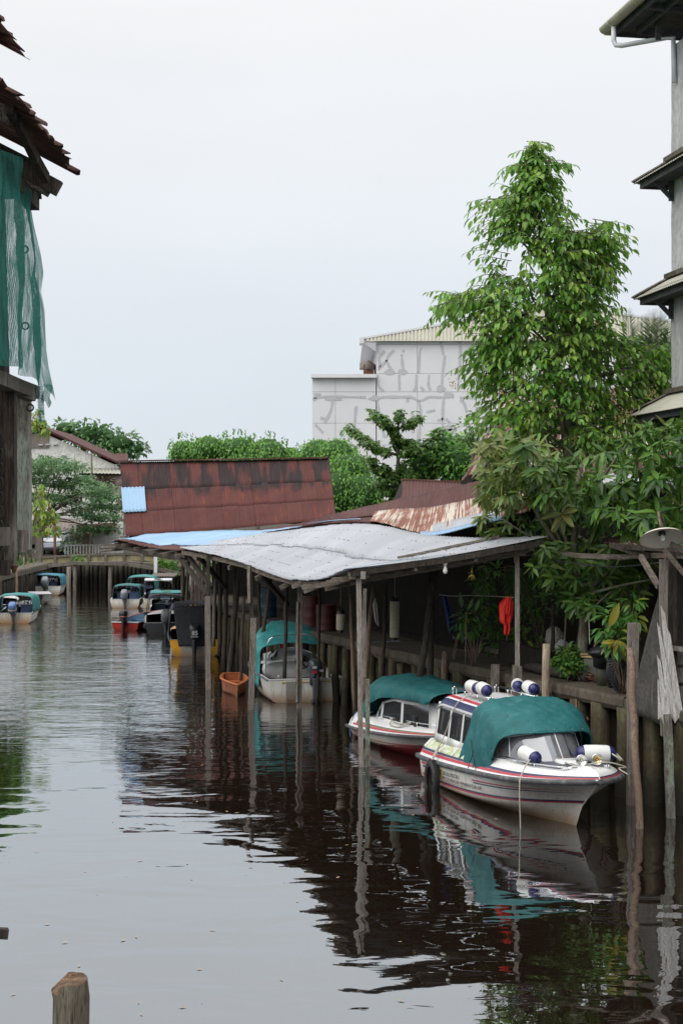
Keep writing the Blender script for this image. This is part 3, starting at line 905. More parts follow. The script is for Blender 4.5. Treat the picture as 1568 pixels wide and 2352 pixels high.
# inner posts and leaning poles
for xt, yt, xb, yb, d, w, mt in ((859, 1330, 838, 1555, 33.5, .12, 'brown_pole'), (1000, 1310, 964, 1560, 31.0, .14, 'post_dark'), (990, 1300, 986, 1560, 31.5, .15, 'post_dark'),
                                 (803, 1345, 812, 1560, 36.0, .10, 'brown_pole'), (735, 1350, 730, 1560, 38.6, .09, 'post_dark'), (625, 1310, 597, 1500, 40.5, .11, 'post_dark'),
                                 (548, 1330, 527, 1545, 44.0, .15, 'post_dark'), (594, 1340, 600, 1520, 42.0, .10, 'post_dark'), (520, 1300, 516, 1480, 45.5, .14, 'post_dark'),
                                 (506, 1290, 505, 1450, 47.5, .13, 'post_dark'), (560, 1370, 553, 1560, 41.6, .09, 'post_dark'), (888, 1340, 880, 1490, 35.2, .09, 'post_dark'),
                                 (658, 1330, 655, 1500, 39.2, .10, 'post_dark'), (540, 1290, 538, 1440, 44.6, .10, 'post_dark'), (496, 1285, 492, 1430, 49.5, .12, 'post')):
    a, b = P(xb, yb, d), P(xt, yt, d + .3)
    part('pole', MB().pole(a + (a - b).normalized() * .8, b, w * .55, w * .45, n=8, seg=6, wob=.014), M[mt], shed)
for a, b in (((405, 1270, 45.2), (476, 1364, 42.2)), ((427, 1270, 44.6), (487, 1350, 42.5)), ((452, 1272, 44), (520, 1352, 45.4)), ((600, 1320, 38.6), (660, 1390, 39.6))):
    part('brace', MB().plank(P(*a), P(*b), .10, .12, seg=3, jit=.006), M['post_dark'], shed)
tie = MB().plank(P(1212, 1270, 28.9), P(1400, 1279, 27), .07, .09, seg=6, jit=.012)
part('tie_beam', tie, M['beam'], shed)
part('tie_beam', MB().plank(P(1395, 1279, 27), P(1575, 1276, 25.4), .07, .09, seg=5, jit=.01), M['beam'], shed)
mb = MB()
mb.tube(curve([P(1195, 1268, 28.7), P(1280, 1288, 28), P(1400, 1302, 27), P(1520, 1292, 25.5)], 20), .012, 5)
solo('cable', mb, M['black'], 'thin sagging black cable strung from the shed post to the lamp hut', 'cable', P(1280, 1288, 28))
# roof purlin props of the near corner
part('hanger', MB().plank(P(1215, 1243, 28.5), P(1214, 1268, 28.5), .05, .08, up=(0, 1, 0), seg=1), M['beam'], shed)
part('strap', MB().plank(P(1183, 1262, 28.8), P(1182, 1292, 28.8), .05, .03, up=(0, 1, 0), seg=1), M['brown_pole'], shed)

# long rust roofed house behind the walkway
eaveB = [P(1215, 1178, 29.2), P(1110, 1202, 31.4), P(980, 1228, 34.3), P(870, 1204, 37.2), P(790, 1202, 40.2), P(710, 1209, 43.2), P(610, 1224, 46.6), P(520, 1234, 50)]
ridgeB = [P(1230, 1070, 33.6), P(1110, 1106, 36.4), P(1000, 1131, 39.3), P(900, 1154, 42), P(768, 1184, 46), P(700, 1203, 48.5), P(640, 1214, 50.5), P(560, 1224, 53)]
SB = surf(eaveB, ridgeB)
house = thing('timber_house', 'long low house under a rust red corrugated roof behind the silver shed roof', 'house', inl(40, 4))
NB = 22
for i in range(NB):
    u0, u1 = i / NB, (i + 1) / NB + .12 / SB.LU
    near = u0 < .42
    part('roof_sheet', sheet(SB, u0, u1, -.02, .62 if near else .48, lift=.02 if not near else .062, seed=i + 90, twist=.012, rag=.10 if near else .04), M['rust_white'] if near else M['rust'], house, label='flaking white and rust roof sheet' if near else None)
    part('roof_sheet', sheet(SB, u0, u1, .42, 1.0, lift=.05, seed=i + 130, twist=.012, rag=.04), M['rust'], house)
for i in range(3):
    u0 = (.10, .155, .21)[i]
    part('roof_sheet', sheet(SB, u0, u0 + .06, -.07, .2, lift=.07, seed=i + 300, rag=.16), M['silver'], house, label='short silver patch sheet')
for u0, u1, v0, v1 in ((.08, .30, -.09, -.01), (.50, .60, .06, .14), (.60, .72, .0, .10)):
    part('roof_sheet', sheet(SB, u0, u1, v0, v1, lift=.09, seed=int(u0 * 99), nv=2), M['blue_sheet'], house, label='narrow light blue roof sheet')
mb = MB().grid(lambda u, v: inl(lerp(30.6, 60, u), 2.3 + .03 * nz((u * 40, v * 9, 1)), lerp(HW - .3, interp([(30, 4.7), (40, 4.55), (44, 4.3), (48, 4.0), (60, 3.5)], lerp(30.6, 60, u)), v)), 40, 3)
part('wall', mb, M['dark_board'], house)  # unseen back wall and its return, added to keep light out of the shed
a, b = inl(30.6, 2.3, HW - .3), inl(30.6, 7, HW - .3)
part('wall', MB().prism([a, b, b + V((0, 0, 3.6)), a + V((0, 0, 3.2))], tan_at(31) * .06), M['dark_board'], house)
mb = MB().grid(lambda u, v: SB(u, 1) + V((lerp(0, 3.2, v), lerp(0, 1.2, v), -lerp(0, 1.3, v))), 12, 1, .01)
part('rear_roof', mb, M['rust_dark'], house)
for k in range(8):
    u = .02 + k * .13
    part('rafter', MB().plank(SB(u, .02) + V((0, 0, -.1)), SB(u, .98) + V((0, 0, -.1)), .06, .1, seg=1), M['post_dark'], house)

# low lean-to roof of light blue and rust sheets
eaveD = [P(418, 1263, 44.6), P(370, 1260, 47.5), P(318, 1250, 51), P(276, 1240, 55), P(258, 1246, 58)]
backD = [P(712, 1209, 46.0), P(600, 1221, 48.0), P(520, 1221, 52), P(400, 1226, 56), P(288, 1232, 60)]
SD = surf(eaveD, backD)
lean = thing('lean_to', 'low lean-to with light blue and rust roof sheets at the silver roof far end', 'lean-to', (-5, 52, 1.75))
for i in range(9):
    u0, u1 = i / 9, (i + 1) / 9 + .1 / SD.LU
    part('roof_sheet', sheet(SD, u0, u1, -.02, .36, lift=.0, seed=i + 200, rag=.14, twist=.02), M['rust'] if i < 6 else M['rust_dark'], lean, label='rusty roof sheet')
    part('roof_sheet', sheet(SD, u0, u1, .2 if i < 3 else .08, 1.0, lift=.035, seed=i + 220, rag=.05, twist=.02), M['blue_sheet'], lean)
part('roof_sheet', sheet(SD, .86, 1.02, -.1, .22, lift=-.10, seed=260, rag=.1), M['blue_sheet'], lean)
for k in range(7):
    u = k / 6
    part('rafter', MB().plank(SD(u, -.05) + V((0, 0, -.15)), SD(u, .9) + V((0, 0, -.15)), .08, .11, seg=2, jit=.008), M['beam'], lean)
for v in (.03, .4):
    pts = [SD(k / 5, v) + V((0, 0, -.27)) for k in range(6)]
    for a, b in zip(pts, pts[1:]):
        part('purlin', MB().plank(a, b, .08, .12, seg=1), M['post_dark'], lean)
for k in range(5):
    p = SD(.82 + .03 * k, -.06)
    part('loose_timber', MB().plank(p + V((-.5, U(-.2, .2), -.18 - .05 * k)), p + V((1.8, U(0, .5), U(-.35, .02))), .09, .07, seg=2, jit=.01), M['post_pale'] if k % 2 else M['beam'], lean)
for px, d, yb in ((300, 57, 1395), (352, 53.5, 1400)):
    pass
for i, px in enumerate((417, 424, 431, 437, 445, 452, 459, 466)):     # pale poles on the wharf edge
    d = 64 - i * 1.6
    p = P(px, 1300, d)
    part('pole', MB().pole((p.x + U(-.2, .1), d, -1), (p.x + U(-.05, .15), d, HC - (1284 - 1176) / F * d), .07, .055, n=7, seg=5, wob=.02), M['brown_pole'] if i % 2 else M['post'], lean)
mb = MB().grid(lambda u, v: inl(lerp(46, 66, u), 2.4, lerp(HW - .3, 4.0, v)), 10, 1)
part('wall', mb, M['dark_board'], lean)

# large gabled house with the stained rust roof
SC = surf([P(290, 1231, 58.5), P(530, 1214, 56.5), P(768, 1192, 54.5)], [P(277, 1062, 62.5), P(515, 1058, 60.5), P(752, 1054, 58.5)])
rh = thing('gabled_house', 'house with a large steep stained rust red roof beyond the silver shed', 'house', (-4.5, 60, 1.75))
NC = 13
for r, (v0, v1) in enumerate(((0, .35), (.33, .66), (.63, 1.0))):
    for i in range(NC):
        if r == 1 and i == 0:
            v0b = .33
        u0, u1 = i / NC, (i + 1) / NC + .07 / SC.LU
        part('roof_sheet', sheet(SC, u0, u1, v0 + U(-.006, .006), v1, lift=.004 * r, seed=i + 400 + 20 * r, twist=.008, rag=.02, thick=.002), M['rust_c'], rh)
part('roof_sheet', sheet(SC, -.002, .112, .305, .645, lift=.075, seed=480, pitch=.17, amp=.02), M['blue_sheet'], rh, label='light blue replacement roof sheet')
part('ridge_cap', MB().plank(SC(-.005, 1) + V((0, 0, .05)), SC(1.005, 1) + V((0, 0, .05)), .3, .05, seg=8, jit=.012), M['rust_dark'], rh)
back = [(SC(u, 1), SC(u, 1) + V((-.3, 3.6, -2.6))) for u in (0, 1)]
mb = MB().add([back[0][0], back[1][0], back[1][1], back[0][1]], [(0, 1, 2, 3)])
part('rear_roof', mb, M['rust_dark'], rh)
for u, sg in ((0.015, -1), (.985, 1)):
    a, b, c = SC(u, .02), SC(u, .98), SC(u, 1) + V((-.3, 3.6, -2.6))
    mb = MB().prism([a + V((0, 0, -.1)), b + V((0, 0, -.1)), c, V((c.x, c.y, 3.9 if sg < 0 else 1.7)), V((a.x, a.y, 3.95 if sg < 0 else 1.9))], (.05, 0, 0))
    part('gable_wall', mb, M['dark_board'], rh)
for v in (.02, .26, .5, .74):
    part('purlin_end', MB().box(SC(-.003, v) + V((-.06, .05, -.12)), (.28, .1, .12)), M['beam'], rh)
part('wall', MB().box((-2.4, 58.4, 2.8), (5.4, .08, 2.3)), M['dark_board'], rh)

# ------------------------------------------------------------------ boats
class Hull:
    def __init__(s, L, B, zs0, zs1, zk=-.3, rake=.8, w0=.88, tm=.42, pw=2.3, q=.8, lc=.36, zc0=.03, zc1=.32, bc=.88, sharp=0):
        s.__dict__.update(locals())
    def b(s, t):
        if t < s.tm:
            k = t / s.tm
            return s.B / 2 * (s.w0 + (1 - s.w0) * math.sin(k * PI / 2))
        k = (t - s.tm) / (1 - s.tm)
        return s.B / 2 * max(0.0, 1 - k ** s.pw) ** s.q
    def zs(s, t): return s.zs0 + (s.zs1 - s.zs0) * t ** 1.3
    def p(s, t, lev, side=-1, off=0.0):
        b = s.b(t)
        bc = b * (s.bc - .32 * t ** 3)
        if s.sharp:
            bc = b * (.95 - .25 * t ** 3) * max(0, 1 - t ** 5) ** .7
        zk = s.zk * (1 - .25 * t ** 6)
        zc = s.zc0 + (s.zc1 - s.zc0) * t ** 2.2
        if lev < s.lc:
            k = lev / s.lc
            y, z = bc * k ** .9, lerp(zk, zc, k)
        else:
            k = (lev - s.lc) / (1 - s.lc)
            y, z = lerp(bc, b, k ** (1 + .7 * t)), lerp(zc, s.zs(t), k)
        x = t * (s.L - s.rake * (1 - lev))
        return V((x, side * (y + off), z))
    def skin(s, mb, nt_=26, nl=10, l0=0.0, l1=1.0, off=0.0, t0=0.0, t1=1.0):
        for side in (-1, 1):
            f = lambda u, v, side=side: s.p(lerp(t0, t1, 1 - (1 - u) ** 1.4), lerp(l0, l1, v), side, off)
            mb.grid(f, nt_, nl)
        return mb
    def transom(s, mb, l1=1.0, off=0.0, x=0.0, n=8):
        pts = [s.p(0, l1 * i / n, -1, off) for i in range(n, -1, -1)] + [s.p(0, l1 * i / n, 1, off) for i in range(1, n + 1)]
        mb.add([p + V((x, 0, 0)) for p in pts], [tuple(range(len(pts)))])
        return mb
    def rail(s, mb, r=.035, z=0.0, off=.01, n=30, lev=1.0):
        path = [s.p(1 - (1 - i / n) ** 1.5, lev, -1, off) + V((0, 0, z)) for i in range(n + 1)]
        path += [s.p(1 - (i / n) ** 1.5, lev, 1, off) + V((0, 0, z)) for i in range(1, n + 1)]
        return mb.tube(path, r, 7)
    def stripe(s, t0, t1, l0, l1, off=.005, n=30, sides=(-1,), taper=False):
        mb = MB()
        for sd in sides:
            def f(u, v):
                t = lerp(t0, t1, u)
                a, b = l0, l1
                if callable(l0): a = l0(t)
                if callable(l1): b = l1(t)
                if taper:
                    b = lerp(b, a, u ** 3)
                return s.p(t, lerp(a, b, v), sd, off)
            mb.grid(f, n, 8)
        return mb

def canopy(rows, nu=26, nv=34, wr=.015, thick=.006, seed=0, freq=3.0):
    rows = [[V(p) for p in r] for r in rows]
    def fn(u, v):
        k = v * (len(rows) - 1)
        a = catmull([r[0] for r in rows], k)
        m = catmull([r[1] for r in rows], k)
        b = catmull([r[2] for r in rows], k)
        p = a * ((1 - u) * (1 - 2 * u)) + m * (4 * u * (1 - u)) + b * (u * (2 * u - 1))
        side = abs(v - .5) * 2
        w = wr * (.35 + 1.2 * side) * nz((p.x * freq * 1.6, p.y * freq, p.z * freq * .45 + seed), 1) + wr * .5 * nz((p.x * freq * 3, p.y * freq * 2, p.z + seed), 1)
        return p + V((0, w * (1 if v > .5 else -1) * side, w * (1.1 - side)))
    return MB().grid(fn, nu, nv, thick)
def arch_rows(x0, x1, hw, z0, z1, ztop0, ztop1=None, belly=0.05, hw1=None):
    ztop1 = ztop0 if ztop1 is None else ztop1
    hw1 = hw if hw1 is None else hw1
    rows = []
    for y, k in ((-1, 0), (-.97, .55), (-.86, .92), (-.45, 1.0), (0, 1.03), (.45, 1.0), (.86, .92), (.97, .55), (1, 0)):
        a = V((x0, y * hw, lerp(z0, ztop0, k)))
        b = V((x1, y * hw1, lerp(z1, ztop1, k)))
        m = (a + b) / 2 + V((0, 0, belly * k))
        rows.append((a, m, b))
    return rows
def arch_pipe(x, hw, z0, zt, r=.014):
    path = [(x, y * hw, lerp(z0, zt, k)) for y, k in ((-1, 0), (-.97, .55), (-.86, .92), (-.45, 1.0), (0, 1.02), (.45, 1.0), (.86, .92), (.97, .55), (1, 0))]
    return MB().tube(curve(path, 25), r, 6)

def outboard(root, x, y, z, h=1.0, tilt=0.0, cowl='cowl', leg='black', band=None, prop=False):
    rot = Matrix.Translation(V((x, y, z))) @ Matrix.Rotation(tilt, 4, 'Y')
    def put(name, mb, mat, par):
        mb.v = [rot @ p for p in mb.v]
        return part(name, mb, mat, par, local=True)
    X, Y = V((1, 0, 0)), V((0, 1, 0))
    mb = MB()
    prof = [(.0, .105, .10, -.20), (.05, .15, .13, -.20), (.14, .185, .155, -.20), (.28, .195, .16, -.19), (.38, .18, .15, -.18), (.43, .15, .125, -.16), (.45, .09, .08, -.15)]
    mb.loft([ring((dx * h, 0, zz * h), X, Y, a * h, b * h, 18, 3.2) for zz, a, b, dx in prof])
    eng = put('outboard_motor', mb, M[cowl], root)
    if band:
        put('cowl_band', MB().loft([ring((-.19 * h, 0, zz * h), X, Y, .20 * h, .165 * h, 18, 3.2) for zz in (.16, .20)], cap=True), M[band], eng)
    mb = MB()
    prof = [(.01, .13, .10, -.18), (-.08, .11, .075, -.17), (-.2, .09, .06, -.16), (-.45, .085, .05, -.16), (-.62, .10, .045, -.16)]
    mb.loft([ring((dx * h, 0, zz * h), X, Y, a * h, b * h, 14, 2.4) for zz, a, b, dx in prof])
    mb.box((-.20 * h, 0, -.56 * h), (.36 * h, .18 * h, .02 * h))
    mb.lathe([(0, -.2 * h), (.04 * h, -.15 * h), (.055 * h, 0), (.05 * h, .15 * h), (.0, .22 * h)], (-.17 * h, 0, -.68 * h), (1, 0, 0), 12)
    mb.prism([(-.22 * h, -.008, -.7 * h), (-.08 * h, -.008, -.7 * h), (-.16 * h, -.008, -.88 * h), (-.24 * h, -.008, -.85 * h)], (0, .016, 0))
    put('drive_leg', mb, M[leg], eng)
    put('clamp_bracket', MB().box((-.03 * h, 0, -.06 * h), (.13 * h, .2 * h, .26 * h)), M[leg], eng)
    mb = MB()
    for k in range(3):
        a = k * 2 * PI / 3 + .4
        r = Matrix.Rotation(a, 3, 'X') @ Matrix.Rotation(.5, 3, 'Z')
        mb.add([r @ V(p) + V((-.38 * h, 0, -.68 * h)) for p in ((0, -.02, .03), (.02, .03, .03), (.02, .06 * h, .11 * h), (0, 0, .145 * h), (-.01, -.06 * h, .1 * h))], [(0, 1, 2, 3, 4)])
    mb.lathe([(0, -.08), (.035, -.06), (.04, .04)], (-.38 * h, 0, -.68 * h), (1, 0, 0), 10)
    put('propeller', mb, M['white_paint'] if prop else M[leg], eng)
    return eng

def steering(root, x, y, z, r=.17):
    c = V((x, y, z))
    ax = V((-.85, 0, .53)).normalized()
    q = V((0, 0, 1)).rotation_difference(ax)
    mb = MB().tube([c + q @ V((r * math.cos(a * PI / 12), r * math.sin(a * PI / 12), 0)) for a in range(24)], .016, 7, closed=True)
    w = part('steering_wheel', mb, M['black'], root, local=True)
    mb = MB()
    for k in range(3):
        a = k * 2 * PI / 3 + PI / 2
        mb.plank(c - ax * .03, c + q @ V((r * math.cos(a), r * math.sin(a), 0)), .035, .01, up=ax, seg=1)
    mb.lathe([(0, .03), (.045, .02), (.05, -.02), (.02, -.3)], c - ax * .03, ax, 10)
    part('wheel_spokes', mb, M['black'], w, local=True)

def open_boat(name, label, cat, stern, head, h, mat, inner, group=None, floor=.10, well=True, tw=.06, rail='rub', seats=(.32, .62), deck=.62, deckmat='gel_deck'):
    ang = math.atan2(head[1], head[0])
    root = thing(name, label, cat, (stern.x, stern.y, 0), ang, group)
    mb = h.skin(MB())
    h.transom(mb)
    part('hull', mb, M[mat], root, local=True)
    mb = MB()
    for sd in (-1, 1):
        mb.grid(lambda u, v, sd=sd: (lambda q: V((max(q.x - .03, .04), q.y, q.z + .004)))(h.p(u * .985, lerp(.30, 1.0, v), sd, -tw * (1 - .5 * u))), 20, 5)
    mb.grid(lambda u, v: V((h.p(u * .97, .5).x + .03, lerp(-1, 1, v) * abs(h.p(u * .97, .45, 1, -tw).y) * .98, floor + .10 * u * u)), 16, 2)
    pts = [h.p(0, k / 5, -1, -tw) for k in range(5, 0, -1)] + [h.p(0, k / 5, 1, -tw) for k in range(1, 6)]
    mb.add([V((.05, p.y, p.z)) for p in pts], [tuple(range(10))])
    part('cockpit_liner', mb, M[inner], root, local=True)
    mb = MB()
    for sd in (-1, 1):
        mb.grid(lambda u, v, sd=sd: h.p(u, 1.0, sd, lerp(.0, -tw * 1.05, v)) + V((0, 0, .012)), 24, 1)
    mb.box((.03, 0, h.zs(0) + .008), (.09, h.b(0) * 1.98, .02))
    part('gunwale', mb, M[deckmat], root, local=True)
    part('rub_rail', h.rail(MB(), .028), M[rail], root, local=True)
    for t in seats:
        x = h.p(t, .8).x
        part('thwart', MB().box((x, 0, h.zs(t) * .62), (.28, h.b(t) * 1.8, .04)), M[inner], root, local=True)
    if deck:
        mb = MB().grid(lambda u, v: h.p(lerp(deck, 1, u), 1, 1, 0).lerp(h.p(lerp(deck, 1, u), 1, -1, 0), v) + V((0, 0, .02 + .06 * math.sin(PI * v) * (1 - u * .6))), 12, 8)
        part('foredeck', mb, M[deckmat], root, local=True)
    return root

# ---- front cabin boat
fb_dir = V((.294, -.956, 0)).normalized()
fb_st = V((2.35, 28.05, 0))
hA = Hull(5.52, 2.0, .42, .84, zk=-.28, rake=.95, w0=.93, tm=.45, pw=4.8, q=.92, lc=.34, zc0=.04, zc1=.34, sharp=1)
fb = thing('cabin_boat', 'white cabin speedboat with teal canvas canopy, red and navy stripes and six fenders, nearest boat', 'boat', fb_st, math.atan2(fb_dir.y, fb_dir.x))
mb = hA.skin(MB(), 40, 14)
hA.transom(mb)
hullA = part('hull', mb, M['gel'], fb, local=True)
part('rub_rail', hA.rail(MB(), .045, off=.012), M['rub'], fb, local=True)
part('rub_rail', MB().tube([hA.p(0, 1, -1, .02) + V((-.14, 0, 0)), hA.p(0, 1, 1, .02) + V((-.14, 0, 0))], .045, 7), M['rub'], fb, local=True)
def deckp(t, v, side):          # v 0 at the rail .. 1 on the centre line
    e = hA.p(t, 1, side)
    zd = .75 + .22 * t
    k = interp([(0, 0), (.1, .10), (.25, .24), (1, 1)], v)
    z = interp([(0, e.z + .02), (.1, lerp(e.z, zd, .62)), (.25, zd), (1, zd + .05)], v)
    x = e.x - (.55 * v * max(0, t - .72) / .28 if t > .72 else 0) * .55
    return V((x, e.y * (1 - k), z))
mb = MB()
for sd in (-1, 1):
    mb.grid(lambda u, v, sd=sd: deckp(1 - (1 - u) ** 1.4, v, sd), 40, 12)
part('deck', mb, M['gel_deck'], fb, local=True)
pts = [hA.p(0, 1, -1), deckp(0, .1, -1), deckp(0, .25, -1), deckp(0, 1, -1), deckp(0, .25, 1), deckp(0, .1, 1), hA.p(0, 1, 1)]
part('transom_top', MB().add(pts, [tuple(range(7))]), M['gel_moss'], fb, local=True)
for sd in (-1,):
    for a, b in ((.02, .15), (.155, .30), (.305, .45)):
        part('side_deck_panel', MB().grid(lambda u, v: deckp(lerp(a, b, u), lerp(.085, .26, v), sd) + V((0, sd * .006, .006)), 8, 6), M['gel_moss'], fb, local=True)
def dstripe(t0, t1, v0, v1, mat, sides=(-1, 1), off=.006):
    for sd in sides:
        mb = MB().grid(lambda u, v: deckp(lerp(t0, t1, 1 - (1 - u) ** 1.8), lerp(v0, v1, v), sd) + V((.004 * u, sd * off * .7, off)), 60, 2)
        part('stripe', mb, M[mat], fb, local=True)
dstripe(.0, .9995, .034, .060, 'red_tape')
dstripe(.0, .9995, .064, .092, 'navy')
for sd in (-1, 1):
    part('deck_panel', MB().grid(lambda u, v: deckp(lerp(.66, .90, u), lerp(.40, lerp(.92, .92, u), v), sd) + V((0, 0, .008)), 14, 6), M['deck_grey'], fb, local=True)
lv = lambda t: interp([(0, .80), (.2, .72), (.45, .66), (1, .62)], t)
part('stripe', hA.stripe(.50, .97, .775, .808, sides=(-1, 1), taper=True), M['red_tape'], fb, local=True)
part('stripe', hA.stripe(.515, .985, .715, .748, sides=(-1, 1), taper=True), M['navy'], fb, local=True)
part('stripe', hA.stripe(.02, .995, .435, .470, sides=(-1, 1), n=44), M['red_tape'], fb, local=True)
part('stripe', hA.stripe(.02, .995, .470, .510, sides=(-1, 1), n=44), M['navy'], fb, local=True)
part('stripe', hA.stripe(.02, .205, .80, .87), M['red_tape'], fb, local=True)
part('stripe', hA.stripe(.03, .205, .70, .77), M['navy'], fb, local=True)
# printed lettering on the hull side
def lettering(root, text, place, size, mat, name='lettering'):
    cu = bpy.data.curves.new('text_tmp', 'FONT')
    cu.body = text
    cu.size = 1.0
    ob = bpy.data.objects.new('text_tmp', cu)
    link(ob)
    dg = bpy.context.evaluated_depsgraph_get()
    dg.update()
    me = ob.evaluated_get(dg).to_mesh()
    vs = [v.co.copy() for v in me.vertices]
    fs = [tuple(p.vertices) for p in me.polygons]
    bpy.data.objects.remove(ob)
    bpy.data.curves.remove(cu)
    wd = max(v.x for v in vs)
    mb = MB().add([place(v.x / wd, v.y / .73) for v in vs], fs)
    return part(name, mb, mat, root, local=True)
def hull_place(h, t0, t1, l0, l1, side=-1, off=.006):
    return lambda u, v: h.p(lerp(t0, t1, u), lerp(l0, l1, v), side, off)
lettering(fb, 'BWS KALIMANTAN I', hull_place(hA, .245, .40, .70, .83), 1, M['black_print'])
lettering(fb, 'PPK OP JARINGAN PEMANFAATAN AIR', hull_place(hA, .245, .575, .575, .675), 1, M['black_print'])
lettering(fb, 'PENGADAAN 2021', hull_place(hA, .255, .455, .475 + .05, .555), 1, M['black_print'])
part('emblem', hA.stripe(.212, .237, .56, .86), M['yellow_tape'], fb, local=True)
part('emblem_mark', hA.stripe(.217, .232, lambda t: .62 + (t - .217) * 8, lambda t: .66 + (t - .217) * 8, off=.009), M['black_print'], fb, local=True)
part('emblem_mark', hA.stripe(.217, .232, .78, .82, off=.009), M['black_print'], fb, local=True)
# cabin: posts, sills, roof, glazing
zb = .80
cab = [(.36, -.76), (2.45, -.78)]
def cabside(u, v, sd):
    x = lerp(.36, 2.5, u)
    return V((x + .05 * v * (1 - u), sd * lerp(.775, .70, v), lerp(zb - .02, 1.49, v)))
walls = []
wins = [(.055, .30), (.345, .585), (.63, .87)]
for sd in (-1, 1):
    segs = [(0, .055), (.30, .345), (.585, .63), (.87, .90)]
    for a, b in segs:
        part('cabin_post', MB().grid(lambda u, v: cabside(lerp(a, b, u), v, sd), 2, 6, .03), M['gel_deck'], fb, local=True)
    for a, b in wins:
        part('cabin_sill', MB().grid(lambda u, v: cabside(lerp(a, b, u), lerp(0, .20, v), sd), 2, 2, .03), M['gel_deck'], fb, local=True)
        part('cabin_header', MB().grid(lambda u, v: cabside(lerp(a, b, u), lerp(.86, 1, v), sd), 2, 2, .03), M['gel_deck'], fb, local=True)
        fr = MB()
        for (u0, v0, u1, v1) in ((a, .2, a + .035, .86), (b - .035, .2, b, .86), (a, .2, b, .29), (a, .79, b, .86)):
            fr.grid(lambda u, v: cabside(lerp(u0, u1, u), lerp(v0, v1, v), sd) + V((0, sd * .004, 0)), 2, 2, .012, smooth=False)
        w = part('window', fr, M['black'], fb, local=True)
        part('pane', MB().grid(lambda u, v: cabside(lerp(a + .03, b - .03, u), lerp(.27, .81, v), sd) - V((0, sd * .006, 0)), 2, 2), M['glass_dark'], w, local=True)
mb = MB()
mb.prism([(.36, -.775, zb - .02), (.36, .775, zb - .02), (.41, .70, 1.49), (.41, -.70, 1.49)], (.03, 0, 0))
part('cabin_back', mb, M['gel_deck'], fb, local=True)
def roofp(u, v):
    y = lerp(-1, 1, v)
    ay = abs(y)
    z = 1.66 - .05 * ay ** 2 - (.16 * max(0, (ay - .72) / .28) ** 1.8) - .10 * max(0, (.16 - u) / .16) ** 2
    return V((lerp(.38, 2.45, u), y * .745, z))
part('cabin_roof', MB().grid(roofp, 16, 24, .02), M['gel_deck'], fb, local=True)
for sd in (0, 1):
    for a, b, mt in ((.015, .075, 'navy'), (.10, .145, 'red_tape')):
        a_, b_ = (a, b) if sd == 0 else (1 - b, 1 - a)
        part('roof_stripe', MB().grid(lambda u, v: roofp(lerp(.03, .98, u), lerp(a_, b_, v)) + V((0, 0, .005)), 14, 3), M[mt], fb, local=True)
for y in (-.42, .42):
    for q in (-.035, .035):
        mb = MB().tube([(.45, y + q, 1.755), (2.25, y + q, 1.755)], .012, 7)
        for x in (.5, 1.1, 1.7, 2.2):
            mb.tube([(x, y + q, 1.62), (x, y + q, 1.755)], .012, 6)
        part('roof_rail', mb, M['chrome'], fb, local=True)
    mb = MB()
    for x in (.5, 2.2):
        mb.lathe([(0, -.03), (.025, -.02), (.025, .02), (0, .03)], (x, y, 1.75), (0, 1, 0), 8)
    part('rail_foot', mb, M['chrome'], fb, local=True)
# canvas canopy
rowsA = [((1.98, -.93, .62), (2.6, -.985, .555), (3.22, -.965, .52)),
         ((2.02, -.86, .88), (2.8, -.96, .80), (3.30, -.93, .74)),
         ((2.08, -.79, 1.18), (2.85, -.93, 1.18), (3.38, -.88, 1.00)),
         ((2.14, -.73, 1.50), (2.85, -.84, 1.60), (3.48, -.80, 1.23)),
         ((2.12, -.56, 1.60), (2.86, -.64, 1.745), (3.62, -.62, 1.33)),
         ((2.1, -.3, 1.67), (2.92, -.32, 1.77), (3.84, -.33, 1.37)),
         ((2.1, 0, 1.69), (2.95, 0, 1.785), (3.90, 0, 1.385))]
rowsA = rowsA + [tuple(V((p[0], -p[1] * 1.06, p[2])) for p in r) for r in rowsA[-2::-1]]
can = part('canopy', canopy(rowsA, 56, 96, .055, seed=3, freq=3.4), M['teal'], fb, local=True)
ed = [catmull([V(r[2]) for r in rowsA], i * 12 / 60) for i in range(61)]
part('hem', MB().tube([p + V((.012, 0, .005)) for p in ed[8:53]], .016, 6), M['teal'], can, local=True)
mb = MB()
for k in (0.25, .5, .75):
    pts = [V(r[0]).lerp(V(r[2]), k) for r in rowsA]
    mb.tube(curve([p - V((0, 0, .03)) for p in pts], 30), .013, 6)
part('canopy_bow', mb, M['chrome'], can, local=True)
mb = MB()
for p in ed[10:52:5]:
    mb.lathe([(0, .008), (.006, .006), (.007, 0)], p + V((-.02, 0, .035)), (.6, 0, .8), 8)
part('stud', mb, M['yellow_tape'], can, local=True)
mb = MB()
for pts in (((2.2, -.80, 1.30), (2.6, -.93, .95), (3.0, -1.0, .55)), ((2.75, -.87, 1.35), (2.72, -.93, 1.0), (2.55, -.985, .62)), ((2.85, -.80, 1.52), (3.2, -.87, 1.15), (3.38, -.87, .98))):
    mb.tube(curve(pts, 12), .006, 5)
part('seam', mb, M['black_canvas'], can, local=True)
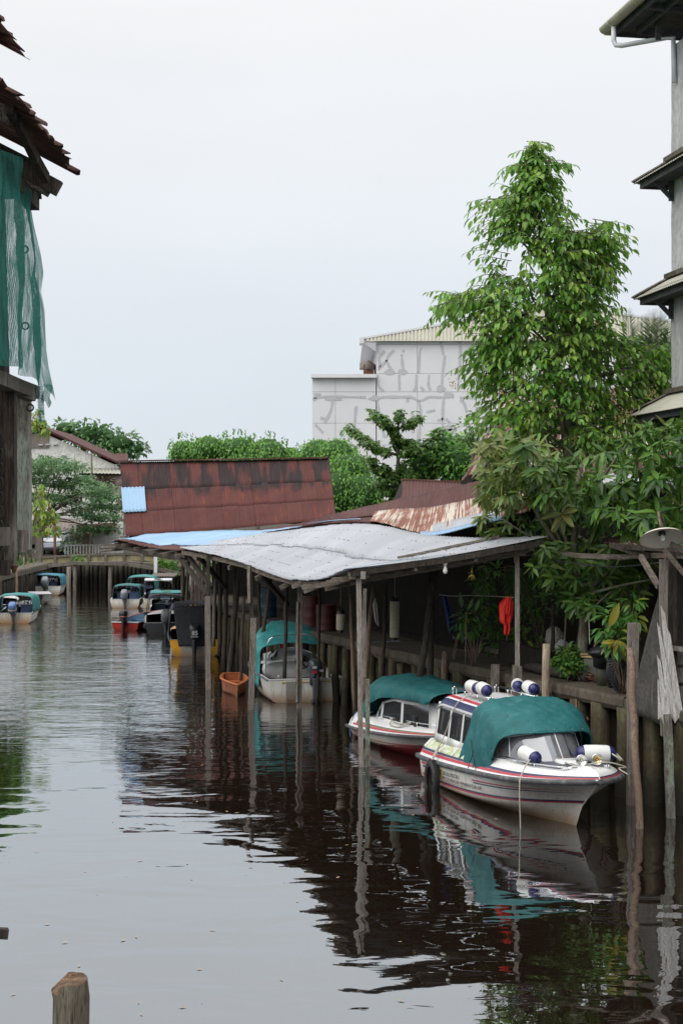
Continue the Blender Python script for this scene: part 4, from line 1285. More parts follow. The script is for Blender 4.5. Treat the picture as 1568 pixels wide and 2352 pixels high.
# windscreen
def wsp(u, v):
    y = lerp(-1, 1, u)
    k = abs(y) ** 2.3
    bot = V((4.28 - 1.10 * k, y * .80, .93 - .05 * k))
    top = V((3.87 - .72 * k, y * .73, 1.38 - .18 * k))
    return bot.lerp(top, v)
ws = part('windscreen', MB().grid(wsp, 40, 6), M['glass'], fb, local=True)
mb = MB().tube([wsp(i / 40, 0) for i in range(41)], .014, 6)
mb.tube([wsp(i / 40, 1) for i in range(41)], .012, 6)
for u in (.0, .09, .5, .91, 1.0):
    mb.tube([wsp(u, 0), wsp(u, 1)], .011, 6)
part('windscreen_frame', mb, M['white_paint'], ws, local=True)
mb = MB().tube([wsp(.64, .02) + V((.02, 0, .01)), wsp(.60, .5) + V((.02, 0, .01))], .008, 5).tube([wsp(.60, .2) + V((.025, 0, .01)), wsp(.61, .95) + V((.02, 0, .0))], .007, 5)
part('wiper', mb, M['black'], ws, local=True)
part('dashboard', MB().grid(lambda u, v: V((lerp(3.35, 4.2 - 1.05 * abs(2 * v - 1) ** 2.3, u), lerp(-.72, .72, v), 1.0 + .03 * u)), 6, 12, .06), M['brown_in'], fb, local=True)
part('console', MB().loft([ring((3.35, .25, z), V((1, 0, 0)), V((0, 1, 0)), a, b, 14, 4) for z, a, b in ((.8, .22, .3), (1.05, .2, .28), (1.12, .12, .24))]), M['black'], fb, local=True)
steering(fb, 3.2, -.28, 1.12, .17)
part('seat_back', MB().loft([ring((2.35, 0, z), V((1, 0, 0)), V((0, 1, 0)), a, .66, 14, 5) for z, a in ((.8, .06), (1.2, .05), (1.25, .03))]), M['blue_seat'], fb, local=True)
for sd in (-1, 1):               # foredeck rails
    pts = []
    for k in range(16):
        t = lerp(.60, .93, k / 15)
        p = deckp(t, .30, sd)
        pts.append(p + V((0, 0, .055)))
    for q in (-.022, .022):
        mb = MB().tube([p + V((0, q, 0)) for p in pts], .010, 6)
        for k in (0, 5, 10, 15):
            mb.tube([pts[k] + V((0, q, -.06)), pts[k] + V((0, q, 0))], .012, 6)
        part('deck_rail', mb, M['chrome'], fb, local=True)
for y, mt in ((-.02, 'headlight'), (.25, 'lens_amber')):
    c = V((4.93, y, 1.085))
    ax = V((.93, -.28, .06)).normalized()
    mb = MB().lathe([(0, -.13), (.045, -.12), (.082, -.05), (.088, 0), (.088, .012), (.074, .014)], c, ax, 22)
    mb.tube([c - ax * .06, c - ax * .06 + V((0, 0, -.13))], .016, 6)
    l = part('spotlight', mb, M['black'], fb, local=True)
    part('rim', MB().lathe([(.090, -.005), (.094, .008), (.084, .02), (.076, .012)], c, ax, 22), M['chrome'], l, local=True)
    part('lens', MB().lathe([(.076, .010), (.06, .0), (.035, -.022), (.0, -.03)], c, ax, 20), M[mt], l, local=True)
    part('bulb', MB().lathe([(0, .0), (.014, -.005), (.014, -.02)], c, ax, 8), M['yellow_paint' if y > 0 else 'white_paint'], l, local=True)
part('cleat', MB().tube([(5.02, -.3, .985), (5.0, -.13, .985)], .016, 6).tube([(5.01, -.21, .93), (5.01, -.21, .985)], .014, 6), M['chrome'], fb, local=True)
part('box_on_deck', MB().loft([ring((4.45, 0, z), V((1, 0, 0)), V((0, 1, 0)), a, a * 1.1, 12, 5) for z, a in ((.93, .19), (1.0, .19), (1.015, .17))]), M['gel_deck'], fb, local=True)
FBM = ROOTM['cabin_boat']
def fbw(p): return FBM @ V(p)

# fenders: one built, the others copies
def make_fender(label, loc, axis):
    root = thing('fender', label, 'fender', loc, None, 'white and navy fenders on the nearest boat')
    q = V((1, 0, 0)).rotation_difference(V(axis).normalized())
    root.rotation_mode = 'QUATERNION'
    root.rotation_quaternion = q
    return root
fl0 = make_fender('white navy-ended fender on the left cabin roof rail, the farther of the pair', fbw((1.42, -.42, 1.86)), fb_dir)
ROOTM[fl0.name] = Matrix.Identity(4)
def fender_meshes(r=.115, hl=.17):
    body = MB().lathe([(r * .93, -hl), (r, -hl + .03), (r * 1.02, 0), (r, hl - .03), (r * .93, hl)], (0, 0, 0), (1, 0, 0), 22)
    ce = [MB().lathe([(r * .93, hl * s), (r * .86, (hl + .035) * s), (r * .66, (hl + .075) * s), (r * .33, (hl + .10) * s), (.02, (hl + .105) * s)], (0, 0, 0), (1, 0, 0), 22) for s in (1, -1)]
    for c in ce:
        for i, p in enumerate(c.v):
            th = math.atan2(p.z, p.y)
            rr = math.hypot(p.y, p.z)
            if rr < r * .8:
                p.x *= 1 - .05 * (1 + math.cos(th * 9)) * (1 - rr / r)
    eye = MB().tube([(hl + .11 + .022 * math.cos(a * PI / 5), 0, .022 * math.sin(a * PI / 5)) for a in range(10)], .008, 6, closed=True)
    return body, ce, eye
body, ce, eye = fender_meshes()
part('body', body, M['fender'], fl0, local=True)
for c in ce:
    part('end_cap', c, M['navy_vinyl'], fl0, local=True)
part('eye', eye, M['navy_vinyl'], fl0, local=True)
def copy_thing(src, label, loc=None, quat=None, group=None, rotz=None, scale=None):
    r = link(src.copy())
    if label: r['label'] = label
    if group: r['group'] = group
    if loc is not None: r.location = loc
    if quat is not None:
        r.rotation_mode = 'QUATERNION'
        r.rotation_quaternion = quat
    if rotz is not None: r.rotation_euler = (0, 0, rotz)
    if scale: r.scale = (scale,) * 3
    for ch in list(src.children):
        c = link(ch.copy())
        c.parent = r
        for g in list(ch.children):
            d = link(g.copy())
            d.parent = c
    return r
def qx(axis): return V((1, 0, 0)).rotation_difference(V(axis).normalized())
fl_left = V((-fb_dir.y, fb_dir.x, 0))
fd = lambda a, b, c=0: fb_dir * a + fl_left * b + V((0, 0, c))
copy_thing(fl0, 'white navy-ended fender on the left cabin roof rail, the nearer of the pair', fbw((1.90, -.42, 1.875)), qx(fd(1, -.10, -.05)))
copy_thing(fl0, 'white navy-ended fender on the right cabin roof rail, left of the pair', fbw((1.42, .44, 1.86)), qx(fd(.85, -.35)))
copy_thing(fl0, 'white navy-ended fender on the right cabin roof rail, right of the pair', fbw((1.93, .46, 1.875)), qx(fd(1, -.08, -.04)))
copy_thing(fl0, 'long white fender lying on the foredeck rail before the windscreen', fbw((4.15, -.57, 1.07)), qx(fd(.93, .10, -.10)), scale=1.08)
copy_thing(fl0, 'white fender lying crosswise at the bow behind the two spotlights', fbw((4.55, .42, 1.11)), qx(fd(-.25, -1, .02)), scale=1.22)

# ropes on the front boat, tyre
def rope(label, pts, r=.011, mat='rope', n=24, name='rope'):
    pts = [V(p) for p in pts]
    return solo(name, MB().tube(curve(pts, n), r, 6), M[mat], label, 'rope', pts[0])
bo = fbw((4.62, -.60, 1.0))
rail_s = fbw(hA.p(.83, 1, -1, .07))
wl = fbw(hA.p(.80, .3, -1, .25)); wl.z = -.25
rope('pale rope hanging from the foredeck rail down the white bow into the water', [fbw((4.3, -.58, 1.03)), fbw((4.42, -.70, 1.02)), rail_s + V((0, 0, .05)), V((rail_s.x - .02, rail_s.y - .06, .5)), V((rail_s.x - .01, rail_s.y - .05, .2)), V((rail_s.x, rail_s.y - .05, -.25))])
rope('mooring rope running over the bow to the thin leaning pole', [fbw((4.9, .0, 1.0)), fbw((5.0, .25, 1.05)), fbw((5.05, .45, 1.04)), fbw((5.0, .72, .95)), P(1420, 1765, 23.4), P(1441, 1779, 23.3)])
rope('rope wound in loops on the bow rail beside the spotlights', [fbw((4.62, -.1, .98)), fbw((4.7, -.2, 1.03)), fbw((4.85, -.12, 1.0)), fbw((4.95, .1, .97)), fbw((5.15, .2, .965)), fbw((5.2, .0, .96)), fbw((5.05, -.15, .965))], r=.012)
rope('rope knotted round the right bow rail behind the large fender', [fbw((4.7, .78, 1.0)), fbw((4.62, .70, 1.1)), fbw((4.75, .62, 1.12)), fbw((4.85, .72, 1.05)), fbw((4.72, .80, 1.02)), fbw((4.6, .72, 1.12)), fbw((4.5, .62, 1.08))], r=.013)
tl = fbw((1.02, -1.09, .03))
mr = [fbw((1.55, -.42, 1.78)), fbw((1.4, -.60, 1.66)), fbw((1.33, -.75, 1.49)), fbw((1.15, -.86, 1.0)), fbw((1.06, -.97, .72)), fbw((1.03, -1.04, .56))]
rope('thin rope from the cabin roof rail down to the hanging tyre', mr, r=.010)
mb = MB()
c = fbw((1.02, -1.06, .13)); c.z = .17
ty = thing('tyre', 'black motorcycle tyre hung as a fender on the side of the nearest boat', 'tyre', c, math.atan2(fb_dir.y, fb_dir.x))
n1, n2, R1 = 40, 12, .25
def torp(a, b, R=.245, ra=.055, rb=.075):
    ct = math.cos(b)
    rr = R + ra * ct
    return V((rr * math.sin(a) * .86, rb * math.sin(b) * (1.0), rr * math.cos(a) * 1.16))
vs, fs = [], []
for i in range(n1):
    for j in range(n2):
        b = lerp(-2.5, 2.5, j / (n2 - 1))
        vs.append(torp(2 * PI * i / n1, b))
for i in range(n1):
    for j in range(n2 - 1):
        q = (i + 1) % n1
        fs.append((i * n2 + j, q * n2 + j, q * n2 + j + 1, i * n2 + j + 1))
k = len(vs)
vs2 = vs + [torp(2 * PI * (i // n2) / n1, lerp(-2.5, 2.5, (i % n2) / (n2 - 1)), .245, .043, .062) for i in range(k)]
fs2 = fs + [tuple(x + k for x in f[::-1]) for f in fs]
for i in range(n1):
    q = (i + 1) % n1
    for j in (0, n2 - 1):
        fs2.append((i * n2 + j, q * n2 + j, q * n2 + j + k, i * n2 + j + k) if j == 0 else (q * n2 + j, i * n2 + j, i * n2 + j + k, q * n2 + j + k))
part('carcass', MB().add(vs2, fs2, True), M['rubber'], ty, local=True)
mb = MB()
for i in range(48):
    a = 2 * PI * i / 48
    mb.box(torp(a, U(-.1, .1)) * 1.012, (.02, .075, .012), Matrix.Rotation(a, 3, 'Y'))
part('tread', mb, M['rubber'], ty, local=True)
top = fbw((1.02, -1.05, .5))
rope('pale rope lashing that ties the tyre to the boat deck', [fbw((1.0, -.92, .76)), fbw((1.02, -1.02, .62)), c + V((0, 0, .33)), c + V((0.04, 0, .27)), c + V((-.03, -.03, .30)), fbw((1.06, -1.02, .60)), fbw((1.05, -.94, .74)), fbw((.98, -.96, .68))], r=.014)

# ---- second cabin boat with the red bottom
b2d = V((.352, -.936, 0)).normalized()
b2s = V((.90, 33.0, 0))
hB = Hull(4.55, 1.78, .27, .62, zk=-.26, rake=.75, w0=.9, tm=.42, pw=2.3, q=.8, lc=.40, zc0=.10, zc1=.30)
sb = thing('cabin_boat', 'white boat with red bottom and long teal canvas behind the nearest boat', 'boat', b2s, math.atan2(b2d.y, b2d.x))
mb = hB.skin(MB(), 34, 12)
hB.transom(mb)
part('hull', mb, M['gel'], sb, local=True)
part('bottom_paint', hB.stripe(.30, .99, .02, lambda t: .22 + .58 * max(0, (t - .3)) ** .6, off=.005, sides=(-1, 1)), M['red_anti'], sb, local=True)
part('rub_rail', hB.rail(MB(), .035, off=.01), M['rub'], sb, local=True)
part('rub_rail', MB().tube([hB.p(0, 1, -1, .02) + V((-.12, 0, 0)), hB.p(0, 1, 1, .02) + V((-.12, 0, 0))], .035, 7), M['rub'], sb, local=True)
def deckb(t, v, side):
    e = hB.p(t, 1, side)
    zd = .56 + .14 * t
    k = interp([(0, 0), (.12, .08), (.28, .22), (1, 1)], v)
    z = interp([(0, e.z + .02), (.12, lerp(e.z, zd, .55)), (.28, zd), (1, zd + .04)], v)
    return V((e.x - .25 * v * max(0, t - .8), e.y * (1 - k), z))
mb = MB()
for sd in (-1, 1):
    mb.grid(lambda u, v, sd=sd: deckb(u, v, sd), 30, 10)
part('deck', mb, M['gel_deck'], sb, local=True)
pts = [hB.p(0, 1, -1), deckb(0, .12, -1), deckb(0, .28, -1), deckb(0, 1, -1), deckb(0, .28, 1), deckb(0, .12, 1), hB.p(0, 1, 1)]
part('transom_top', MB().add(pts, [tuple(range(7))]), M['gel_deck'], sb, local=True)
for v0, v1, mt, t0 in ((.045, .075, 'red_tape', .06), (.078, .100, 'orange_tape', .10), (.103, .125, 'green_tape', .10)):
    part('stripe', MB().grid(lambda u, v: deckb(lerp(t0, .98, u), lerp(v0, v1, v), -1) + V((0, -.005, .006)), 34, 1), M[mt], sb, local=True)
for k, mt in ((0, 'red_tape'), (1, 'orange_tape'), (2, 'green_tape')):
    part('stripe', MB().grid(lambda u, v: hB.p(.06 + .028 * k + .016 * u + .04 * (1 - v), lerp(.45, .86, v), -1, .005), 2, 4), M[mt], sb, local=True)
part('stripe', hB.stripe(.05, .98, lambda t: .50 + .05 * t, lambda t: .545 + .05 * t, n=34), M['red_tape'], sb, local=True)
part('stripe', hB.stripe(.25, .98, lambda t: .475 + .05 * t, lambda t: .50 + .05 * t, n=34), M['green_tape'], sb, local=True)
def cb(u, v, sd):
    x = lerp(1.12, 3.75, u)
    w = interp([(0, .60), (.15, .66), (.6, .66), (1, .34)], u)
    zt = interp([(0, .74), (.14, .98), (.4, 1.14), (1, 1.18)], u)
    return V((x - .1 * v * u, sd * (w - .06 * v), lerp(.60, zt, v)))
wn = [(.015, .15, .16, .86), (.18, .56, .14, .88), (.60, .90, .14, .86)]
for sd in (-1, 1):
    segs = [(0, .015), (.15, .18), (.56, .60), (.90, 1)]
    for a, b in segs:
        part('cabin_post', MB().grid(lambda u, v: cb(lerp(a, b, u), v, sd), 2, 6, .03), M['gel_cream'] if sd > 0 else M['gel_deck'], sb, local=True)
    for a, b, c0, c1 in wn:
        part('cabin_sill', MB().grid(lambda u, v: cb(lerp(a, b, u), lerp(0, c0, v), sd), 6, 2, .03), M['gel_deck'], sb, local=True)
        part('cabin_header', MB().grid(lambda u, v: cb(lerp(a, b, u), lerp(c1, 1, v), sd), 6, 2, .03), M['gel_deck'], sb, local=True)
        part('window', MB().grid(lambda u, v: cb(lerp(a, b, u), lerp(c0, c1, v), sd) - V((0, sd * .012, 0)), 6, 4), M['glass_dark'], sb, local=True)
rowsB = [((.85, -.72, .54), (1.7, -.76, 1.07), (3.7, -.56, 1.17)),
         ((.82, -.71, .86), (1.75, -.75, 1.21), (3.85, -.55, 1.24)),
         ((.84, -.63, 1.20), (1.8, -.67, 1.39), (3.95, -.50, 1.34)),
         ((.90, -.42, 1.37), (1.85, -.45, 1.50), (4.0, -.36, 1.41)),
         ((.92, 0, 1.42), (1.85, 0, 1.56), (4.05, 0, 1.45))]
rowsB = rowsB + [tuple(V((p[0], -p[1], p[2])) for p in r) for r in rowsB[-2::-1]]
cb_ = part('canopy', canopy(rowsB, 48, 72, .05, seed=8, freq=3.4), M['teal'], sb, local=True)
rowb = canopy([(V(r[0]), (V(r[0]) + V((V(r[0]).x - .30, V(r[0]).y * .98, .56))) / 2 + V((-.06, 0, .03)), V((V(r[0]).x - .30, V(r[0]).y * .98, .56))) for r in rowsB], 10, 40, .02, seed=6)
part('canopy_back', rowb, M['teal'], sb, local=True)
mb = MB()
pts = [deckb(t, .34, -1) + V((0, 0, .09)) for t in (.30, .36, .45, .6, .75, .85)]
mb.tube([deckb(.285, .34, -1)] + pts, .011, 6)
for t in (.45, .7):
    mb.tube([deckb(t, .34, -1), deckb(t, .34, -1) + V((0, 0, .09))], .011, 6)
part('side_rail', mb, M['chrome'], sb, local=True)
part('seat', MB().box((2.9, -.1, .75), (.45, .9, .25)), M['black'], sb, local=True)
SBM = Matrix.Translation(b2s) @ Matrix.Rotation(math.atan2(b2d.y, b2d.x), 4, 'Z')
sw = lambda p: SBM @ V(p)
rope('coil of pale rope hanging in swags along the second cabin boat rail', [sw(deckb(.48, .34, -1) + V((0, -.01, .09))), sw(deckb(.50, .2, -1) + V((0, 0, .03))), sw(deckb(.56, .18, -1) + V((0, 0, .02))), sw(deckb(.62, .2, -1) + V((0, 0, .03))), sw(deckb(.66, .33, -1) + V((0, 0, .09))), sw(deckb(.60, .24, -1) + V((0, 0, .05))), sw(deckb(.49, .28, -1) + V((0, 0, .05)))], r=.013, n=40)
rope('blue rope tied across the stern deck of the second cabin boat', [b1 + V((-.1, 0, .95)), sw((.12, -.2, .62)), sw((.1, -.62, .60)), sw((.12, -.8, .30)), sw((.2, -.83, .05))], mat='blue_rope')

# ---- white open outboard boat
b3d = V((-.24, .97, 0)).normalized()
b3s = V((-.93, 38.95, 0))
hC = Hull(4.9, 2.12, .60, .84, zk=-.25, rake=.7, w0=.96, tm=.4, pw=2.2, q=.8)
ob = open_boat('open_boat', 'white open motorboat with torn teal canopy and steering wheel under the shed', 'boat', b3s, b3d, hC, 'gel', 'gel_deck', floor=.15, seats=(), deck=.55)
part('transom_pad', MB().box((-.02, .42, .30), (.02, .24, .5)), M['gel_grey'], ob, local=True)
part('transom_pad', MB().box((-.02, -.30, .30), (.02, .24, .5)), M['gel_grey'], ob, local=True)
part('yellow_trim', MB().box((-.012, 0, .53), (.02, 1.3, .025)), M['yellow_paint'], ob, local=True)
part('rear_seat', MB().box((.45, 0, .38), (.35, 1.3, .1)), M['gel_deck'], ob, local=True)
part('dashboard', MB().loft([ring((x, 0, .62), V((0, 1, 0)), V((0, 0, 1)), .70, .22, 16, 4) for x in (2.1, 2.5)]), M['gel_deck'], ob, local=True)
steering(ob, 1.85, -.30, .86, .19)
def ws3(u, v):
    y = lerp(-1, 1, u)
    k = abs(y) ** 2.4
    return V((2.7 - .9 * k, y * .78, .84)).lerp(V((2.4 - .75 * k, y * .68, 1.22 - .16 * k)), v)
w3 = part('windscreen', MB().grid(ws3, 30, 4), M['glass_clear'], ob, local=True)
part('windscreen_frame', MB().tube([ws3(i / 30, 1) for i in range(31)], .014, 6), M['chrome'], w3, local=True)
mb = MB()
for sd in (-1, 1):
    mb.tube([(.1, sd * .72, .62), (.12, sd * .72, .70), (.3, sd * .74, .70), (.32, sd * .74, .62)], .012, 6)
part('grab_handle', mb, M['chrome'], ob, local=True)
rowsC = [((1.0, .90, .40), (1.25, .90, .42), (1.7, .86, .45)), ((1.1, .86, 1.0), (1.4, .88, .96), (1.9, .84, .9)), ((1.15, .80, 1.42), (1.7, .84, 1.62), (2.3, .78, 1.62)),
         ((1.2, .45, 1.52), (1.8, .46, 1.86), (2.6, .44, 1.98)), ((1.2, 0, 1.55), (1.8, 0, 1.92), (2.65, 0, 2.04)), ((1.2, -.5, 1.50), (1.8, -.52, 1.80), (2.6, -.52, 1.90)), ((1.3, -.85, 1.36), (1.8, -.92, 1.50), (2.4, -.9, 1.55))]
part('canopy', canopy([tuple(V((q[0], q[1] * 1.2, q[2] - .1)) for q in r) for r in rowsC], 26, 40, .06, seed=11, freq=3.5), M['teal_bright'], ob, local=True)
rowsC2 = [((1.35, -.86, 1.45), (1.6, -.92, 1.40), (2.2, -.86, 1.25)), ((1.5, -.93, 1.1), (1.75, -.97, 1.0), (2.1, -.9, .95)), ((1.65, -.95, .75), (1.8, -.97, .62), (1.95, -.93, .55))]
part('canopy_flap', canopy([tuple(V((q[0], q[1] * 1.2, q[2] - .08)) for q in r) for r in rowsC2], 12, 14, .05, seed=4), M['teal'], ob, local=True)
part('canopy_bow', arch_pipe(1.25, .84, .6, 1.66), M['chrome'], ob, local=True)
part('canopy_bow', arch_pipe(2.2, .82, .7, 1.62), M['chrome'], ob, local=True)
eng = outboard(ob, -.02, .02 - .22, .66, 1.08, 0, 'cowl', 'cowl')
def on_cowl(y0, y1, z0, z1, x=-.02 - .385 * 1.08 - .012):
    return lambda u, v: V((x, lerp(y1, y0, u), lerp(z0, z1, v)))
lettering(eng, '40', lambda u, v: V((-.445, lerp(-.25, -.36, u), lerp(.83, .90, v))), 1, M['white_paint'])
part('maker_plate', MB().box((-.44, -.13, .95), (.006, .11, .06)), M['white_paint'], eng, local=True)
part('maker_plate', MB().box((-.44, -.135, .83), (.006, .12, .07)), M['red_print'], eng, local=True, label='red maker plate')
fg = thing('pennant', 'small red and white pennant standing by the open boat windscreen', 'flag', (b3s + b3d * 2.4 + V((.0, 0, 1.2))))
fp = b3s + b3d * 2.4 + V((-.18, 0, 0))
part('cloth', MB().grid(lambda u, v: fp + V((lerp(-.04, .10, u) * (1 - v * .5), .02 * math.sin(u * 5), lerp(1.18, 1.42, v))), 6, 6, .004), M['red_print'], fg)
part('stick', MB().tube([fp + V((-.05, 0, 1.0)), fp + V((-.05, 0, 1.45))], .008, 5), M['white_paint'], fg)

# ---- orange dinghy
od = V((.14, -.99, 0)).normalized()
hD = Hull(2.6, .72, .40, .36, zk=-.12, rake=.35, w0=.62, tm=.45, pw=1.5, q=1.0, lc=.3, zc0=.0, zc1=.12)
dst = W(545, 1601) - od * 2.3
dg_ = open_boat('dinghy', 'small orange wooden dinghy between the posts beside the white open boat', 'dinghy', V((dst.x, dst.y, 0)), od, hD, 'gel_orange', 'gel_orange', seats=(.3, .6), deck=None, rail='gel_orange', deckmat='gel_orange', tw=.04, floor=.06)

# ---- yellow boat under black cover
yd = V((-.12, .99, 0)).normalized()
hE = Hull(5.2, 1.78, .56, .8, zk=-.25, rake=.7, w0=.97, tm=.4)
ys = V((-5.08, 51.3, 0))
yb = open_boat('covered_boat', 'yellow motorboat under a black cover with a black outboard', 'boat', ys, yd, hE, 'gel_yellow', 'gel_black', seats=(), deck=.6, deckmat='gel_yellow')
part('transom_plate', MB().box((-.015, .0, .22), (.03, .95, .46)), M['gel_grey'], yb, local=True)
part('cover', canopy(arch_rows(.0, 2.9, .87, .50, .62, 1.78, 1.66, .10), 26, 34, .05, seed=5), M['black_canvas'], yb, local=True)
mb = MB().grid(lambda u, v: V((-.03 + .06 * v - .05 * math.sin(u * PI) * (1 - v), lerp(-.66, .66, u) * lerp(.85, 1.12, v) + .02 * nz((u * 6, v * 2, 3)), lerp(.36, 1.74, v) - .10 * abs(2 * u - 1) ** 3 * v + (.05 * nz((u * 5, 0, 1)) if v < .1 else 0))), 24, 16, .01)
part('cover_flap', mb, M['black_canvas'], yb, local=True)
e2 = outboard(yb, -.08, .02, .60, 1.25, 0, 'black', 'black')
lettering(e2, '85', lambda u, v: V((-.575, lerp(.11, -.09, u), lerp(.78, .93, v))), 1, M['white_paint'])
lettering(e2, 'ENDURO', lambda u, v: V((-.575, lerp(.13, -.11, u), lerp(.70, .75, v))), 1, M['white_paint'])
mb = MB().lathe([(.02, -.10), (.12, -.08), (.12, .08), (.02, .10)], (.15, -.96, .12), (1, 0, 0), 14)
part('side_fender', mb, M['rubber'], yb, local=True)

# ---- black boat behind the yellow one, red rowing boat
kd = V((-.12, .99, 0)).normalized()
hF = Hull(4.8, 1.75, .48, .7, zk=-.25, rake=.7, w0=.95)
kb = open_boat('motorboat', 'black motorboat with black canopy hood half hidden by the yellow boat', 'boat', V((-7.15, 60.3, 0)), kd, hF, 'gel_black', 'gel_black', seats=(), deck=.6, deckmat='gel_grey')
part('canopy', canopy(arch_rows(.5, 2.4, .78, .5, .6, 1.58, 1.4, .08), 14, 20, .03, seed=2), M['black_canvas'], kb, local=True)
outboard(kb, .0, .0, .62, 1.2, -.5, 'cowl_grey', 'grey_plastic')
rd = V((.22, .975, 0)).normalized()
hG = Hull(4.2, 1.40, .33, .55, zk=-.18, rake=.5, w0=.86, tm=.45)
rb = open_boat('rowing_boat', 'low red rowing boat painted blue inside with a small black outboard', 'boat', V((-9.12, 62.5, 0)), rd, hG, 'gel_red', 'blue_in', deck=.8, deckmat='gel_red', seats=(.35, .6))
part('transom_top', MB().box((.0, 0, .345), (.07, 1.22, .04)), M['white_paint'], rb, local=True)
outboard(rb, -.02, 0.0, .42, 1.0, 0, 'black', 'black', band='orange_tape')
mb = MB().lathe([(.02, -.12), (.13, -.1), (.13, .1), (.02, .12)], W(335, 1450) + V((0, .2, .2)), (0, 1, 0), 14)
solo('tyre', mb, M['rubber'], 'dark tyre fender floating between red and black boats', 'tyre', W(335, 1450))

def motor_boat(label, stern, d, h, mat, cmat, x0, x1, hw, zt, zt1=None, eng=None, tilt=0.0, cowl='cowl_grey', band=None, z0=None, double=False, seats='blue_seat', top=None, flare=.0, group='small canopied motorboats on the far canal', inner='gel_black', prop=False, h_eng=1.1):
    r = open_boat('motorboat', label, 'boat', stern, d, h, mat, inner, group, seats=(), deck=.5)
    z0 = h.zs(.2) if z0 is None else z0
    cn = part('canopy', canopy(arch_rows(x0, x1, hw, z0, z0, zt, zt1 or zt, .05, hw + flare), 14, 24, .03, seed=int(stern.y)), M[cmat], r, local=True)
    if top:
        part('canopy_top', canopy([(V((x0 - .03, y * hw * .9, zt + .015)), V(((x0 + x1) / 2, y * hw * .9, zt + .07)), V((x1 + .03, y * hw * .9, (zt1 or zt) + .015))) for y in (-1, -.5, 0, .5, 1)], 10, 10, .008), M[top], r, local=True)
    part('canopy_bow', arch_pipe(x0 + .04, hw * .98, z0, zt - .02), M['chrome'], r, local=True)
    part('windscreen', MB().grid(lambda u, v: V((lerp(2.6, 2.35, v) - .5 * abs(2 * u - 1) ** 2, lerp(-.7, .7, u), lerp(h.zs(.5), h.zs(.5) + .36, v))), 12, 2), M['glass'], r, local=True)
    part('seat', MB().box((1.3, .3, .55), (.4, .5, .45)), M[seats], r, local=True)
    part('seat', MB().box((1.3, -.35, .55), (.4, .5, .45)), M[seats], r, local=True)
    steering(r, 1.9, -.3, .85, .16)
    if eng is not None:
        outboard(r, -.02, eng, h.zs0 + .1, h_eng, tilt, cowl, 'grey_plastic', band, prop)
    return r
hH = Hull(4.6, 1.62, .45, .70, zk=-.25, rake=.7, w0=.95)
# middle group
motor_boat('motorboat with a teal canopy and grey outboard, white stern with blue stripe', V((-11.25, 77.0, 0)), V((-.02, 1, 0)), hH, 'gel', 'teal', .6, 2.4, .74, 1.14, eng=0, tilt=-.35, cowl='cowl_grey', band='cowl_blue')
motor_boat('teal canopied motorboat directly behind another, its pale grey windscreen showing', V((-11.35, 83.5, 0)), V((-.02, 1, 0)), hH, 'gel', 'teal_bright', .3, 2.6, .82, 1.33, cowl='cowl_grey')
motor_boat('motorboat with a white canvas top and rusty tan stern, dark outboard', V((-9.55, 77.2, 0)), V((-.1, .995, 0)), hH, 'gel_cream', 'black_canvas', .5, 2.6, .80, 1.40, eng=0.05, tilt=-.55, cowl='cowl', top='white_canvas', inner='gel_cream', h_eng=1.3)
gbt = motor_boat('dark green canopied motorboat with a scalloped green cover and teal top', V((-7.95, 67.2, 0)), V((-.1, .995, 0)), hH, 'gel', 'green_canvas', .2, 2.3, .80, 1.30, flare=.05, top='teal_bright', z0=.30)
cv = thing('tin_awning', 'small grey corrugated awning over the farthest boats by the poles', 'awning', (-9.6, 88, 1.2))
part('roof_sheet', MB().grid(lambda u, v: V((lerp(-11.2, -9.8, u), lerp(87, 89, v), 1.22 + .12 * v + .03 * math.cos(u * 60))), 60, 2, .01), M['post'], cv)
for x in (-11.1, -9.9):
    part('post', MB().pole((x, 88, -1), (x, 88, 1.25), .04, .04, n=6), M['post_dark'], cv)
rope_p = None
# left group
motor_boat('teal canopied motorboat at the left edge with a blue and yellow outboard', V((-14.65, 66.4, 0)), V((-.06, 1, 0)), hH, 'gel_cream', 'teal_bright', .35, 2.0, .78, 1.24, eng=.05, tilt=-.35, cowl='cowl_blue', band='yellow_paint', seats='blue_seat', flare=.1, inner='gel_black', prop=True)
motor_boat('blue teal canopied motorboat with a grey outboard moored at the far left piles', V((-17.75, 88.5, 0)), V((-.05, 1, 0)), Hull(4.6, 2.1, .55, .75, zk=-.25, rake=.7, w0=.95), 'gel', 'teal_blue', .3, 2.2, .95, 1.22, eng=-.1, tilt=-.5, cowl='cowl_grey', flare=.15, h_eng=1.4)
hI = Hull(4.6, 1.3, .42, .62, zk=-.15, rake=.9, w0=.5, tm=.5)
fl = open_boat('flat_boat', 'olive flat boat with a grey board cover, bow pointing at the camera, far left', 'boat', V((-17.0, 83.0, 0)), V((.25, -.97, 0)).normalized(), hI, 'gel_olive', 'gel_olive', deck=None, seats=())
part('cover_board', MB().box((2.0, 0, .56), (2.6, 1.15, .05)), M['grey_canvas'], fl, local=True)
hJ = Hull(4.2, 1.6, .45, .7, zk=-.25, rake=.7, w0=.95)
l0b = open_boat('motorboat', 'dark motorboat cut off by the left picture edge with a grey outboard', 'boat', V((-16.95, 72.5, 0)), V((-.06, 1, 0)), hJ, 'gel_black', 'gel_black', deck=.6, seats=())
outboard(l0b, .0, .38, .62, 1.4, -.2, 'cowl_grey', 'black')
